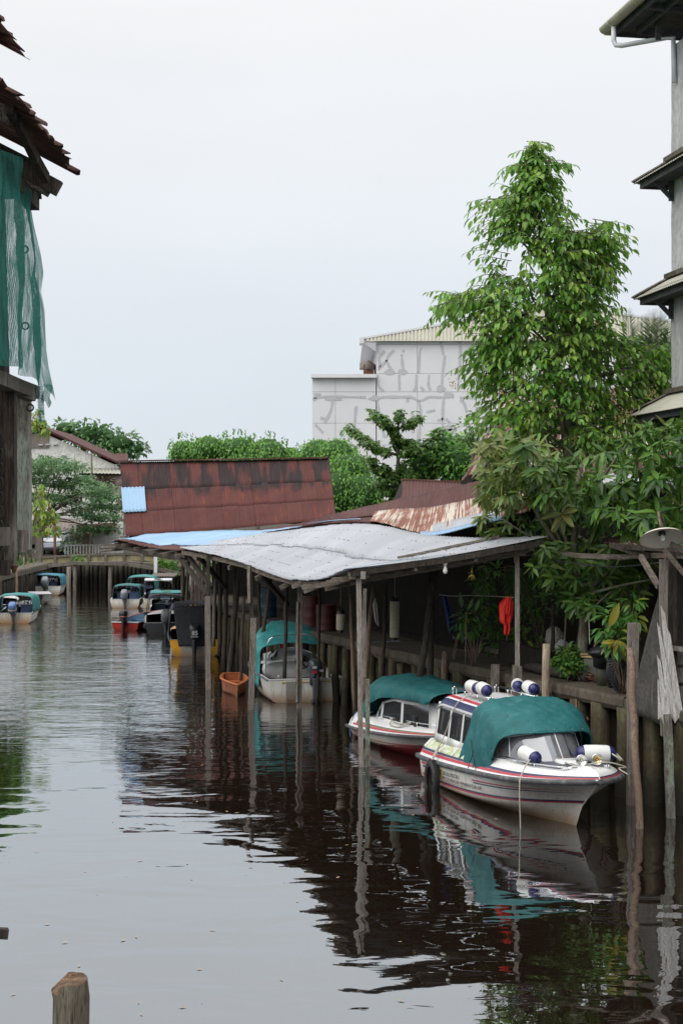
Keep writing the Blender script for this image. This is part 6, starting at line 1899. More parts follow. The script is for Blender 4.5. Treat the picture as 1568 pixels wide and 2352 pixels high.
# ------------------------------------------------------------------ things on the walkway
def drum(label, px, yb, w, ytop, d, mat, cat='drum'):
    b = P(px, yb, d)
    z1 = HC - (ytop - 1176) / F * d
    b.z = HW
    r = w / 2
    h = z1 - HW
    t = thing('oil_drum', label, cat, b, None)
    prof = [(0, 0), (r, 0), (r * 1.02, .02), (r * .985, .04)]
    for k in (.33, .66):
        prof += [(r * .985, h * k - .03), (r * 1.03, h * k), (r * .985, h * k + .03)]
    prof += [(r * .985, h - .04), (r * 1.02, h - .015), (r, h)]
    part('body', MB().lathe(prof, b, (0, 0, 1), 22), M[mat], t)
    part('lid', MB().lathe([(r * .97, h - .02), (0, h - .02)], b, (0, 0, 1), 22), M[mat], t)
    return t
drum('dark red oil drum on the walkway behind the open boat, front one', 749, 1448, .56, 1388, 40.7, 'red_drum')
drum('taller dark red drum standing left of and behind another red drum', 716, 1440, .52, 1368, 42.0, 'red_drum')
drum('faded blue plastic drum on the walkway beside the leaning poles', 615, 1414, .55, 1350, 46.0, 'blue_drum')
def hang_buoy(label, px, y0, y1, w, d, ytop, taper):
    t0, t1 = P(px, y0, d), P(px, y1, d)
    r = w / 2
    th = thing('float_buoy', label, 'buoy', t1, None, 'tan foam floats hanging under the shed roof')
    h = t0.z - t1.z
    part('body', MB().lathe([(0, 0), (r * .9, 0), (r, .02), (r, h - .02), (r * .9, h), (0, h)], t1, (0, 0, 1), 20), M['tan_buoy'], th)
    part('neck', MB().lathe([(r * .9, h), (r * .85, h + taper * .3), (.03, h + taper), (0, h + taper)], t1, (0, 0, 1), 16), M['black'], th)
    part('foot', MB().lathe([(0, -taper * .5), (r * .5, -taper * .4), (r * .85, 0)], t1, (0, 0, 1), 16), M['black'], th)
    part('cord', MB().tube([t1 + V((0, 0, h + taper)), P(px + 1, ytop, d)], .01, 5), M['rope'], th)
hang_buoy('short tan float buoy hanging before the front red drum', 782, 1410, 1447, .22, 37.2, 1300, .18)
hang_buoy('long tan float buoy hanging in the dark right of the big front post', 906, 1381, 1464, .225, 34.2, 1290, .14)
b = P(1022, 1296, 28.7)
lb_ = thing('light_bulb', 'bare white bulb hanging under the shed end fascia', 'light bulb', b)
part('socket', MB().lathe([(0, .05), (.05, .05), (.05, .02), (.03, -.03), (.025, -.04)], b, (0, 0, 1), 14), M['bulb'], lb_)
part('bulb', MB().lathe([(.024, -.04), (.035, -.08), (.05, -.13), (.035, -.175), (0, -.19)], b, (0, 0, 1), 14), M['bulb'], lb_)
def cloth(label, poly, d, mat, name='cloth', n=14, dep=.05, top=None):
    L_, R_ = poly
    mb = MB().grid(lambda u, v: P(lerp(interp(L_, v)[0] if False else interp([(k, p[0]) for k, p in L_], v), interp([(k, p[0]) for k, p in R_], v), u),
                                  lerp(interp([(k, p[1]) for k, p in L_], v), interp([(k, p[1]) for k, p in R_], v), u), d) + V((0, dep * math.sin(u * 11 + v * 3) + dep * .6 * nz((u * 5, v * 4, d)), 0)), n, 18, .008)
    return solo(name, mb, M[mat], label, 'cloth', P(poly[0][0][1][0], poly[0][0][1][1], d))
cloth('bright red shirt hanging on the line beside the pale post, folded double', ([(0, (1158, 1372)), (.12, (1145, 1388)), (.5, (1147, 1420)), (.68, (1149, 1430)), (.72, (1157, 1434)), (1, (1157, 1458))], [(0, (1172, 1371)), (.12, (1178, 1386)), (.55, (1177, 1412)), (.72, (1171, 1434)), (.85, (1172, 1445)), (1, (1169, 1458))]), 29.3, 'red_cloth', 'shirt', dep=.045)
cloth('pale red sleeve lying over the hanging red shirt', ([(0, (1163, 1373)), (1, (1161, 1411))], [(0, (1172, 1371)), (1, (1170, 1413))]), 29.18, 'red_cloth', 'sleeve', 8, .02)
cloth('dark blue cloth hanging at a slant in the dark shed', ([(0, (1013, 1367)), (.5, (1024, 1415)), (1, (1032, 1456))], [(0, (1023, 1365)), (.5, (1038, 1410)), (1, (1046, 1452))]), 31.6, 'blue_cloth')
cloth('grey rag hanging from the leaning pole under the shed', ([(0, (860, 1374)), (.5, (856, 1390)), (1, (862, 1430))], [(0, (862, 1374)), (.5, (866, 1392)), (1, (870, 1440))]), 33.3, 'sack', 'rag', 8, .04)
rope('clothes line strung across the shed with the blue cloth', [P(1008, 1366, 31.6), P(1040, 1369, 31.4), P(1090, 1368, 31.0), P(1178, 1372, 29.3)], r=.008)
c = P(1083, 1322, 32.2)
yl = thing('funnel', 'small yellow funnel hanging in the dark shed', 'funnel', c)
part('cone', MB().lathe([(.02, .12), (.03, .02), (.07, -.01), (.10, -.10), (.095, -.10), (.06, -.01)], c, (0, 0, 1), 16), M['yellow_paint'], yl)
part('spout', MB().tube([c + V((0, 0, .1)), c + V((.005, 0, .20))], .014, 7), M['yellow_paint'], yl)
# stool, sack, poles, planter, bin, tyres, log, sandals
s0 = P(1062, 1498, 32.8); s0.z = HW
stool = thing('stool', 'small worn wooden stool in the shade below the pot plant', 'stool', s0)
for sx in (-.16, .16):
    for sy in (-.12, .12):
        part('leg', MB().plank(s0 + V((sx * 1.3, sy * 1.3, 0)), s0 + V((sx * .8, sy * .8, .44)), .035, .035, up=(0, 1, 0), seg=1), M['brown_pole'], stool)
part('seat', MB().box(s0 + V((0, 0, .46)), (.42, .30, .035)), M['brown_pole'], stool)
part('stretcher', MB().box(s0 + V((0, -.15, .2)), (.38, .03, .03)), M['brown_pole'], stool)
def bag(label, px, py, d, sx, sy, sz, mat, name='sack', seed=0):
    c = P(px, py, d)
    mb = MB()
    rings = []
    for k in range(9):
        f = k / 8
        r = math.sin(PI * (f * .82 + .14)) ** .6
        rings.append([c + V((math.cos(a * PI / 8) * sx * r * (1 + .25 * nz((math.cos(a * PI / 8), math.sin(a * PI / 8), f * 3 + seed))), math.sin(a * PI / 8) * sy * r, f * sz)) for a in range(16)])
    mb.loft(rings)
    return solo(name, mb, M[mat], label, 'bag' if 'bag' in name else 'sack', c)
bag('crumpled pale woven sack behind the green bush', 1272, 1485, 31.0, .20, .18, .42, 'sack')
bag('white and red printed sack beside the bamboo pole', 1290, 1500, 30.6, .16, .15, .28, 'white_canvas', seed=4)
solo('bamboo_pole', MB().pole(P(1294, 1500, 30.4), P(1303, 1340, 30.8), .022, .018, n=7, seg=8, wob=.004), M['bamboo'], 'thin tan bamboo pole leaning beside the sacks', 'pole', P(1294, 1500, 30.4))
solo('dark_stake', MB().pole(P(1268, 1520, 30.0), P(1269, 1390, 30.2), .04, .035, n=8, seg=6, wob=.01), M['post_dark'], 'dark upright stake in front of the woven sack', 'stake', P(1268, 1520, 30))
solo('stick', MB().pole(P(1362, 1492, 28.2), P(1376, 1445, 28.6), .018, .014, n=6, seg=3, wob=.004), M['brown_pole'], 'brown stick leaning out of the black plastic bag', 'stick', P(1362, 1492, 28.2))
solo('stick', MB().pole(P(1318, 1490, 29.4), P(1330, 1448, 29.8), .015, .012, n=6, seg=3, wob=.004), M['post_dark'], 'dark stick leaning against the mango trunk', 'stick', P(1318, 1490, 29.4))
rope('grey cord hanging beside the mango trunk', [P(1351, 1380, 28.4), P(1352, 1430, 28.3), P(1353, 1480, 28.3)], r=.012)
lg = [W(1205, 1528, HW + .10), W(1260, 1541, HW + .10), W(1310, 1549, HW + .10), W(1352, 1556, HW + .10)]
log = thing('log', 'fallen dark log with a splintered orange end lying on the walkway', 'log', lg[2])
part('bark', MB().tube(curve(lg, 14), [.10 + .012 * nz((i, 0, 0)) for i in range(14)], 12), M['post_dark'], log)
mb = MB()
e0 = lg[3]
dl = (lg[3] - lg[2]).normalized()
for k in range(26):
    a = U(0, 2 * PI)
    r = U(0, .085)
    q = e0 + V((0, 0, 0)) + V((-dl.y, dl.x, 0)) * (r * math.cos(a)) + V((0, 0, r * math.sin(a)))
    mb.plank(q - dl * .02, q + dl * U(.05, .20), .03, .02, seg=1)
part('splinters', mb, M['gel_orange'] if False else M['rust_solid'], log)
solo('kerb_plank', MB().plank(W(1300, 1538, HW + .2) + V((0, .35, 0)), W(1345, 1548, HW + .2) + V((0, .35, 0)), .12, .05, seg=3, jit=.01), M['concrete_edge'], 'pale curled board along the planted bed behind the log', 'board', W(1320, 1543, HW + .2))
solo('low_wall', MB().plank(P(1150, 1492, 31), P(1262, 1520, 29.6), .12, .42, seg=4, jit=.02), M['dark_board'], 'low dark board edging the planted bed', 'board', P(1200, 1505, 30.3))
pb = W(1360, 1566, HW)
bx = thing('planter_box', 'grey green open crate with sandals on its corner by the bin', 'crate', pb)
for c_, sz in (((0, 0, .22), (.30, .02, .44)), ((-.15, .17, .22), (.02, .34, .44)), ((.15, .17, .22), (.02, .34, .44)), ((0, .34, .22), (.30, .02, .44)), ((0, .17, .4), (.28, .32, .02))):
    part('side', MB().box(pb + V(c_), sz), M['box_grey'], bx)
sd0 = pb + V((-.06, .08, .46))
for i, (rot, dz, lbl) in enumerate(((-.35, .0, 'lower tan sandal of the pair lying on the grey green crate'), (.25, .045, 'upper tan sandal lying across the other on the crate'))):
    mb = MB()
    out = [(-.14, 0), (-.12, .045), (-.02, .04), (.08, .052), (.14, .03), (.15, 0), (.14, -.03), (.08, -.052), (-.02, -.04), (-.12, -.045)]
    R_ = Matrix.Rotation(rot, 3, 'Z')
    mb.prism([R_ @ V((x, y, .02 * (x + .1))) + sd0 + V((-.03, -.02 + .06 * i, dz)) for x, y in out], (0, 0, .03))
    solo('sandal', mb, M['tan_sandal'], lbl, 'sandal', sd0)
bn = W(1392, 1577, HW)
bin_ = thing('rubbish_bin', 'olive plastic bin lined with a black bag beside the tyres', 'bin', bn)
part('body', MB().loft([ring(bn + V((0, .15, z)), V((1, 0, 0)), V((0, 1, 0)), a, a * .9, 16, 3.5) for z, a in ((0, .15), (.55, .19))]), M['olive_plastic'], bin_)
mb = MB()
rings = []
for z, a in ((.36, .198), (.50, .205), (.60, .21), (.66, .17), (.72, .10)):
    rings.append([p + V((.03 * nz(p * 5), .03 * nz(p * 6), .05 * nz(p * 4))) for p in ring(bn + V((-.02, .15, z)), V((1, 0, 0)), V((0, 1, 0)), a, a, 20, 3)])
mb.loft(rings)
part('liner_bag', mb, M['bag_black'], bin_)
bag('black plastic bag of rubbish heaped behind the bin', 1388, 1512, 27.4, .32, .2, .24, 'bag_black', 'rubbish_bag', 7)
def big_tyre(label, c, R_, w, yaw, tilt):
    t = thing('tyre', label, 'tyre', c)
    rot = Matrix.Rotation(yaw, 3, 'Z') @ Matrix.Rotation(tilt, 3, 'X')
    mb = MB()
    prof = [(R_ * .62, -w * .4), (R_ * .8, -w * .5), (R_ * .96, -w * .46), (R_, -w * .3), (R_, w * .3), (R_ * .96, w * .46), (R_ * .8, w * .5), (R_ * .62, w * .4), (R_ * .66, 0), (R_ * .62, -w * .4)]
    mb.lathe(prof, (0, 0, 0), (0, 1, 0), 30)
    mb.v = [rot @ p + c for p in mb.v]
    part('carcass', mb, M['rubber'], t)
    mb = MB()
    for i in range(34):
        a = 2 * PI * i / 34
        for s_ in (-1, 1):
            p = V((R_ * 1.01 * math.cos(a), s_ * w * .18, R_ * 1.01 * math.sin(a)))
            mb.box(rot @ p + c, (R_ * .10, w * .28, .03), rot @ Matrix.Rotation(-a + PI / 2, 3, 'Y') @ Matrix.Rotation(s_ * .5, 3, 'Z'))
    part('tread', mb, M['rubber'], t)
    return t
big_tyre('large black tyre standing on the walkway right of the bin', W(1412, 1581, HW) + V((0, .1, .30)), .30, .2, 1.15, .05)
big_tyre('worn tyre with chevron tread beside the split mooring post', W(1432, 1592, HW) + V((.05, .0, .32)), .32, .22, .35, .1)
# garden wall of grey concrete behind the trees
gw = thing('garden_wall', 'dark grey concrete wall behind the mango trunk', 'wall', inl(28, 2.6))
mb = MB().grid(lambda u, v: inl(lerp(20, 30.6, u), 2.9, lerp(HW - .2, 3.7, v)), 12, 4, .12, False)
part('wall', mb, M['bank'], gw)
solo('stone_edge', MB().plank(P(1116, 1450 + 40, 31.5), P(1165, 1500, 31), .12, .1, seg=2, jit=.01), M['concrete_edge'], 'low pale stone edging before the dark planted bed', 'edging', P(1140, 1495, 31))

# ------------------------------------------------------------------ left wooden building with rusty eaves and green net
lbd = thing('wooden_building', 'old wooden building with rusty jagged eaves at the left edge', 'building', (-4.5, 13, 4.3))
def lsheet(pts_top, d0, d1, name, seed, mat='rust_dark', n=6, slope=.5, length=2.2, x0=None, z0=None, pitch=.12, amp=.03):
    pass
def eave_sheet(y0, y1, xe, ze, length, slope, seed, mat, rag=.16):
    mb = MB()
    pitch = .15
    nseg = max(10, int((y1 - y0) / pitch * 6))
    def fn(u, v):
        yy = lerp(y0, y1, u)
        e = rag * abs(nz((yy * 2.2, seed, 3))) + rag * 1.1 * nz((yy * 6.5, seed, 9)) + .07 * nz((yy * 19, seed, 1))
        s_ = lerp(e, length, v)
        z = ze + s_ * slope + .030 * math.cos(2 * PI * yy / pitch) + .02 * nz((yy * 2, v * 3, seed))
        return V((xe - s_, yy, z))
    mb.grid(fn, nseg, 8, .005, True, lambda i, j: (lerp(y0, y1, i) + seed, j * length))
    return part('roof_sheet', mb, M[mat], lbd)
XE, ZE = -2.86, 8.66
eave_sheet(15.30, 16.05, XE + .02, ZE + .0, 2.6, .52, 1, 'rust_dark')
eave_sheet(14.70, 15.38, XE + .02, ZE + .05, 2.6, .52, 2, 'rust_dark')
eave_sheet(14.15, 14.80, XE - .02, ZE + .09, 2.6, .52, 3, 'rust_dark')
eave_sheet(13.45, 14.22, XE - .06, ZE + .13, 2.6, .52, 4, 'rust_dark', .10)
eave_sheet(12.3, 13.5, XE - .12, ZE + .16, 2.6, .52, 5, 'rust_dark')
eave_sheet(12.0, 13.14, XE + .05, ZE + .40, 2.0, .52, 6, 'rust_dark', .22)
eave_sheet(10.6, 12.1, XE + .05, ZE + .46, 2.0, .52, 7, 'rust_dark')
part('rake_timber', MB().plank(V((-3.0, 15.75, 8.44)), V((-5.2, 15.75, 9.6)), .10, .16, seg=3, jit=.006), M['brown_dark'], lbd)
part('rafter_end', MB().plank(P(22, 250, 14.1), P(106, 408, 15.5), .07, .11, seg=4, jit=.008), M['brown_dark'], lbd)
part('purlin_end', MB().plank(P(30, 385, 15.8), P(117, 436, 15.8), .12, .16, seg=3, jit=.004), M['beam'], lbd)
part('purlin_end', MB().plank(P(-60, 235, 14.2), P(24, 268, 14.2), .12, .16, seg=3, jit=.004), M['beam'], lbd)
part('rafter', MB().plank(P(-40, 340, 15.9), P(84, 383, 15.9), .10, .10, seg=2, jit=.006), M['brown_dark'], lbd)
part('wall_plate', MB().plank(V((-3.35, 11, 8.42)), V((-3.35, 16.1, 8.36)), .14, .16, seg=3), M['brown_dark'], lbd)
part('sill_beam', MB().plank(P(-160, 812, 13.0), P(76, 902, 16.35), .16, .14, seg=5, jit=.006), M['post'], lbd)
part('sill_beam', MB().plank(P(40, 893, 15.95), P(77, 906, 16.1), .14, .16, seg=1), M['post'], lbd)
part('post', MB().plank(P(18, 1306, 15.6), P(18, 873, 15.6), .17, .15, up=(0, 1, 0), seg=10, jit=.004), M['brown_dark'], lbd)
part('post', MB().plank(P(53, 1262, 16.4), P(52, 897, 16.4), .17, .17, up=(0, 1, 0), seg=10, jit=.003), M['paint_worn'], lbd)
part('post', MB().plank(P(6, 880, 15.75), V((-3.66, 15.75, 8.5)), .13, .14, up=(0, 1, 0), seg=4), M['brown_dark'], lbd)
part('post', MB().plank(P(-90, 1340, 13.2), P(-90, 300, 13.2), .16, .16, up=(0, 1, 0), seg=4), M['brown_dark'], lbd)
part('floor_beam', MB().plank(P(-200, 1236, 15.3), P(21, 1232, 15.3), .14, .19, seg=3, jit=.004), M['post'], lbd)
part('floor_beam', MB().plank(P(-200, 1262, 15.75), P(38, 1262, 15.75), .14, .17, seg=3, jit=.004), M['mossy'], lbd)
part('floor_beam', MB().plank(P(36, 1243, 15.9), P(51, 1243, 16.1), .14, .24, seg=1), M['post'], lbd)
part('floor_beam', MB().plank(P(49, 1262, 16.9), P(77, 1262, 16.9), .16, .12, seg=1, jit=.003), M['mossy'], lbd)
part('floor_beam', MB().plank(P(49, 1246, 16.9), P(77, 1246, 16.9), .16, .14, seg=1, jit=.003), M['mossy'], lbd)
part('bolt', MB().lathe([(0, -.05), (.02, -.04), (.03, 0), (.05, .03)], P(33, 1306, 15.55), (0, 0, 1), 8), M['rust_solid'], lbd)
part('floor_joist', MB().plank(P(-220, 1296, 15.9), P(34, 1296, 15.9), .10, .10, seg=2), M['post_dark'], lbd)
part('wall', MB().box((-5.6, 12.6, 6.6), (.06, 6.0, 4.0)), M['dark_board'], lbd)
for yy in (9.0, 12.2, 15.4):
    part('stilt', MB().pole((-5.2, yy, -1.2), (-5.2, yy, 9.2), .12, .11, n=8), M['post_dark'], lbd)
    part('floor_joist', MB().plank((-5.4, yy, 4.42), (-3.45, yy, 4.42), .12, .16, seg=1), M['post_dark'], lbd)
part('gable_boards', MB().prism([V((-3.25, 16.05, 8.40)), V((-7, 16.05, 8.40)), V((-7, 16.05, 10.7)), V((-3.3, 16.05, 8.80))], (0, .04, 0)), M['brown_dark'], lbd)
# looped wire rings at the very edge
mb = MB()
for k in range(9):
    c = P(0, 1012 + k * 33, 15.5)
    mb.tube([c + V((.035 * math.cos(a * PI / 6), 0, .075 * math.sin(a * PI / 6))) for a in range(12)], .012, 5, closed=True)
part('wire_coil', mb, M['black'], lbd)
def netp(u, v):                  # u 0 near .. 1 far edge; v 0 top .. 1 bottom
    yy = lerp(12.6, 16.25, u)
    edge = interp([(0, -.20), (.12, -.15), (.25, -.09), (.36, -.06), (.45, -.09), (.55, -.06), (.75, -.03), (.9, .03), (1, .06)], v)
    zt = 8.42 - .08 * math.sin(u * 9)
    zb_ = interp([(0, 6.40), (.55, 6.42), (.86, 6.36), (.93, 6.35), (1, 6.22)], u)
    fold = .07 * math.sin(u * 26 + 2 * nz((0, v * 2, 1))) * (.4 + .6 * v) + .08 * nz((u * 8, v * 2.6, 4)) + .05 * nz((u * 22, v * 5, 8))
    return V((-3.22 + edge * u ** 4 * 1.0 + fold * (1 - .6 * u ** 6), yy, lerp(zt, zb_, v) + .03 * nz((u * 10, v * 3, 2))))
net = thing('shade_net', 'torn green shade net hanging down the side of the left wooden building', 'net', (-3.2, 15, 6.4))
part('cloth', MB().grid(netp, 90, 46, 0, True, lambda u, v: (u * 3.65, v * 2.1)), M['net'], net)
def torn(u, v): return V((-3.27 + .09 * u - .01 * v + .015 * math.sin(v * 7), 16.22 + .05 * u, lerp(6.40, 6.18 + .04 * math.sin(u * 7), v)))
part('torn_tail', MB().grid(torn, 6, 10, 0, True, lambda u, v: (u * .3, v * .3)), M['net'], net)
def tail(u, v): return V((-3.33 + .07 * u + .02 * v, 16.2, lerp(6.38, 5.98, v)))
part('torn_tail', MB().grid(tail, 5, 10, 0, True, lambda u, v: (u * .2, v * .3)), M['net'], net)
for px, py, d in ((61, 750, 15.7), (72, 937, 16.15), (60, 575, 15.7)):
    c = P(px, py, d)
    part('eyelet', MB().tube([c + V((.036 * math.cos(a * PI / 8), -.05, .036 * math.sin(a * PI / 8))) for a in range(16)], .010, 6, closed=True), M['black'], net)

# ------------------------------------------------------------------ vegetation
def leaf_tpl(w=.42, fold=.10, droop=.18, curl=0.0, wide=.42):
    h = w / 2
    vs = np.array([(0, 0, 0), (-h * .75, wide * .5, fold * .7), (0, wide * .55, 0), (h * .75, wide * .5, fold * .7),
                   (-h, wide + .08, fold * .9 - droop * .25), (0, wide + .12, -droop * .3), (h, wide + .08, fold * .9 - droop * .25),
                   (-h * .55, .8, fold * .4 - droop * .7), (0, .8, -droop * .75), (h * .55, .8, fold * .4 - droop * .7), (0, 1, -droop)], float)
    fs = np.array([(0, 2, 1), (0, 3, 2), (1, 2, 5), (1, 5, 4), (2, 3, 6), (2, 6, 5), (4, 5, 8), (4, 8, 7), (5, 6, 9), (5, 9, 8), (7, 8, 10), (8, 9, 10)], int)
    return vs, fs
def leaf_small(w=.5, fold=.12, droop=.15):
    h = w / 2
    vs = np.array([(0, 0, 0), (-h, .45, fold), (0, .5, -droop * .3), (h, .45, fold), (0, 1, -droop)], float)
    fs = np.array([(0, 2, 1), (0, 3, 2), (1, 2, 4), (2, 3, 4)], int)
    return vs, fs
def np_mesh(name, vs, fs, tint, mat, smooth=True):
    me = bpy.data.meshes.new(name)
    nv, nf = len(vs), len(fs)
    me.vertices.add(nv)
    me.vertices.foreach_set('co', np.ascontiguousarray(vs, np.float32).ravel())
    me.loops.add(nf * 3)
    me.loops.foreach_set('vertex_index', np.ascontiguousarray(fs, np.int32).ravel())
    me.polygons.add(nf)
    me.polygons.foreach_set('loop_start', np.arange(0, nf * 3, 3, dtype=np.int32))
    try:
        me.polygons.foreach_set('loop_total', np.full(nf, 3, np.int32))
    except Exception:
        pass
    me.polygons.foreach_set('use_smooth', np.full(nf, smooth))
    at = me.attributes.new('tint', 'FLOAT', 'POINT')
    at.data.foreach_set('value', np.ascontiguousarray(tint, np.float32))
    me.update(calc_edges=True)
    me.validate()
    me.materials.append(mat)
    return me
def frame(d, up):
    y = V(d).normalized()
    x = y.cross(V(up))
    if x.length < 1e-4:
        x = y.cross(V((1, .3, .2)))
    x.normalize()
    return x, y, x.cross(y)
def plant_leaves(root, leaves, tpls, mat, nobj=300, name='leaf', stuff='foliage'):
    """leaves: (pos, dir, up, size, tint)"""
    base = V(root.location)
    order = sorted(range(len(leaves)), key=lambda i: -leaves[i][3] / max(4, leaves[i][0].y) - .0 + (leaves[i][0].y) * .0025)
    objs = set(order[:nobj]) if nobj else set()
    variants = {}
    rest_v, rest_f, rest_t = [], [], []
    off = 0
    for i, (p, d, up, s, ti) in enumerate(leaves):
        x, y, z = frame(d, up)
        k = i % len(tpls)
        if i in objs:
            tb = min(3, int(ti * 4))
            key = (k, tb)
            if key not in variants:
                tv, tf = tpls[k]
                variants[key] = np_mesh(name, tv, tf, np.full(len(tv), (tb + .5) / 4 if tb else 0.0), mat)
            o = bpy.data.objects.new(name, variants[key])
            scn.collection.objects.link(o)
            o.parent = root
            m = Matrix(((x.x * s, y.x * s, z.x * s, p.x - base.x), (x.y * s, y.y * s, z.y * s, p.y - base.y), (x.z * s, y.z * s, z.z * s, p.z - base.z), (0, 0, 0, 1)))
            o.matrix_basis = m
        else:
            tv, tf = tpls[k]
            A = np.array(((x.x, y.x, z.x), (x.y, y.y, z.y), (x.z, y.z, z.z))) * s
            rest_v.append(tv @ A.T + np.array((p.x - base.x, p.y - base.y, p.z - base.z)))
            rest_f.append(tf + off)
            rest_t.append(np.full(len(tv), ti))
            off += len(tv)
    if rest_v:
        me = np_mesh(stuff, np.concatenate(rest_v), np.concatenate(rest_f), np.concatenate(rest_t), mat)
        o = link(bpy.data.objects.new(stuff, me))
        o.parent = root
        o['kind'] = 'stuff'
def rdir():
    while True:
        v = V((U(-1, 1), U(-1, 1), U(-1, 1)))
        if .1 < v.length < 1:
            return v.normalized()
def limb(mb, a, b, r0, r1, n=7, seg=6, bend=.08, sag=0.0):
    a, b = V(a), V(b)
    ln = (b - a).length
    o = rdir() * ln * bend
    pts = []
    for i in range(seg + 1):
        k = i / seg
        pts.append(a.lerp(b, k) + o * math.sin(PI * k) - V((0, 0, sag * ln * math.sin(PI * k))))
    mb.tube(pts, [lerp(r0, r1, i / seg) for i in range(seg + 1)], n)
    return pts

# ---- tall tree behind the shed
DT = 33.0
tt = thing('tall_tree', 'tall conical leafy tree rising behind the silver shed roof', 'tree', (5.15, DT, HW))
mb = MB()
tr = [V((5.35, DT, 1.4)), V((5.30, DT, 4.0)), P(1300, 980, DT), P(1280, 870, DT), P(1262, 780, DT), P(1255, 650, DT), P(1240, 520, DT), P(1228, 400, DT), P(1222, 335, DT)]
mb.tube(curve(tr, 40), [lerp(.20, .012, (i / 39) ** .85) for i in range(40)], 9)
part('trunk', mb, M['bark'], tt)
sil = [(322, 1218, 1228), (350, 1192, 1255), (380, 1175, 1285), (420, 1160, 1292), (450, 1140, 1303), (500, 1138, 1330), (540, 1140, 1360), (600, 1118, 1385), (650, 1100, 1398), (700, 1095, 1395), (750, 1088, 1405), (800, 1086, 1400), (850, 1090, 1400), (900, 1100, 1420), (950, 1112, 1470), (1000, 1122, 1490), (1030, 1150, 1480)]
def sil_at(y):
    return interp([(a, b) for a, b, _ in sil], y), interp([(a, c) for a, _, c in sil], y)
twigs = []
def trunk_at(z):
    pts = curve(tr, 60)
    return min(pts, key=lambda p: abs(p.z - z))
def try_twig(x, y, d, out):
    p = P(x, y, d)
    if noise.noise(p * .85 + V((3.1, 0, 0))) < -.24: return
    twigs.append((p, out))
ysamp = [U(322, 1030) for _ in range(8000)]
cnt = 0
for y in ysamp:
    l, r = sil_at(y)
    if rnd.random() > (r - l) / 330: continue
    y2 = y
    lump = 1 + .07 * noise.noise(V((y * .021, 7, 0)))
    cx, hw = (l + r) / 2, max(4, (r - l) / 2 * lump - (14 if 470 < y < 900 else 23 if y > 470 else 42))
    a = U(0, 2 * PI)
    q = (U(.12, 1.0)) ** .5
    x = cx + hw * q * math.cos(a)
    d = DT + .80 * hw / F * DT * q * math.sin(a)
    try_twig(x, y2, d, V((math.cos(a), math.sin(a), 0)))
    if len(twigs) > 1330: break
for (x0, y0, x1, y1, n_, sp) in ((1105, 690, 1050, 700, 34, 24), (1080, 660, 1055, 690, 10, 16), (1320, 565, 1388, 540, 44, 24), (1340, 620, 1388, 595, 36, 24), (1360, 530, 1382, 512, 10, 14), (1160, 465, 1140, 458, 10, 12), (1268, 375, 1282, 390, 6, 8), (1200, 385, 1180, 380, 5, 8),
                                 (1430, 860, 1510, 835, 70, 34), (1440, 905, 1525, 905, 80, 34), (1400, 800, 1440, 790, 22, 26), (1490, 800, 1515, 800, 16, 16), (1420, 960, 1520, 960, 60, 40)):
    for _ in range(n_):
        k = U(0, 1)
        x, y = lerp(x0, x1, k) + rnd.gauss(0, sp * .5), lerp(y0, y1, k) + rnd.gauss(0, sp * .5)
        twigs.append((P(x, y, DT + rnd.gauss(0, .45)), V((1 if x1 > x0 else -1, U(-.5, .5), 0)).normalized()))
tw = MB()
leaves = []
tpls = [leaf_tpl(.42, .09, .16), leaf_tpl(.36, .12, .26), leaf_tpl(.46, .06, .10)]
for p, out in twigs:
    ln = U(.35, .75) * (.6 if p.z > 12.2 else 1)
    d = (out * U(.5, 1) + V((U(-.4, .4), U(-.4, .4), U(-.5, .35)))).normalized()
    e_ = p + d * ln + V((0, 0, -.22 * ln))
    pts = curve([p - d * .25, p, p.lerp(e_, .5) + V((0, 0, .06)), e_], 6)
    tw.tube(pts, [.010, .009, .008, .006, .005, .003], 4, cap=False)
    k_ = rnd.randint(6, 9)
    tl_ = max(0, min(1, rnd.gauss(.15, .22) + (.4 if rnd.random() < .12 else 0)))
    for j in range(k_):
        f = (j + .7) / k_
        q = pts[min(5, int(f * 5))].lerp(pts[min(5, int(f * 5) + 1)], f * 5 % 1)
        side = d.cross(V((0, 0, 1))).normalized() * (1 if j % 2 else -1)
        ld = (side * U(.35, .9) + d * U(.2, .7) + V((0, 0, U(-1.15, -.1))) + rdir() * .25).normalized()
        leaves.append((q, ld, V((0, 0, 1)) + rdir() * .5, U(.135, .245), max(0, min(1, tl_ + U(-.1, .15)))))
    leaves.append((e_, (d + V((0, 0, -.8))).normalized(), V((0, 0, 1)) + rdir() * .4, U(.13, .21), tl_))
mb = MB()
for _ in range(34):
    p, out = twigs[rnd.randrange(len(twigs))]
    t0 = trunk_at(p.z - U(.3, 1.0))
    limb(mb, t0, p, U(.03, .055), .012, 6, 6, .08)
for x, y in ((1062, 692), (1385, 545), (1388, 600), (1520, 820), (1530, 900), (1500, 960), (1440, 800)):
    t0 = trunk_at(P(x, y + 70, DT).z)
    limb(mb, t0, P(x, y, DT), .06, .014, 6, 8, .06, -.05)
part('limbs', mb, M['bark'], tt, kind='stuff')
part('twigs', tw, M['bark'], tt, kind='stuff')
fr = MB()
for (x, y) in ((1360, 735), (1498, 905), (1440, 950), (1420, 960), (1180, 860), (1150, 900), (1330, 960), (1345, 640), (1040, 880), (1210, 870), (1320, 1005), (1290, 870)):
    for _ in range(26):
        fr.lathe([(0, -.018), (.016, 0), (0, .018)], P(x + rnd.gauss(0, 7), y + rnd.gauss(0, 9), DT - .8 + U(-.3, .1)), (0, 0, 1), 5)
part('seed_clusters', fr, M['tan_sandal'], tt, kind='stuff')
plant_leaves(tt, leaves, tpls, M['leaf_tall'], 300)

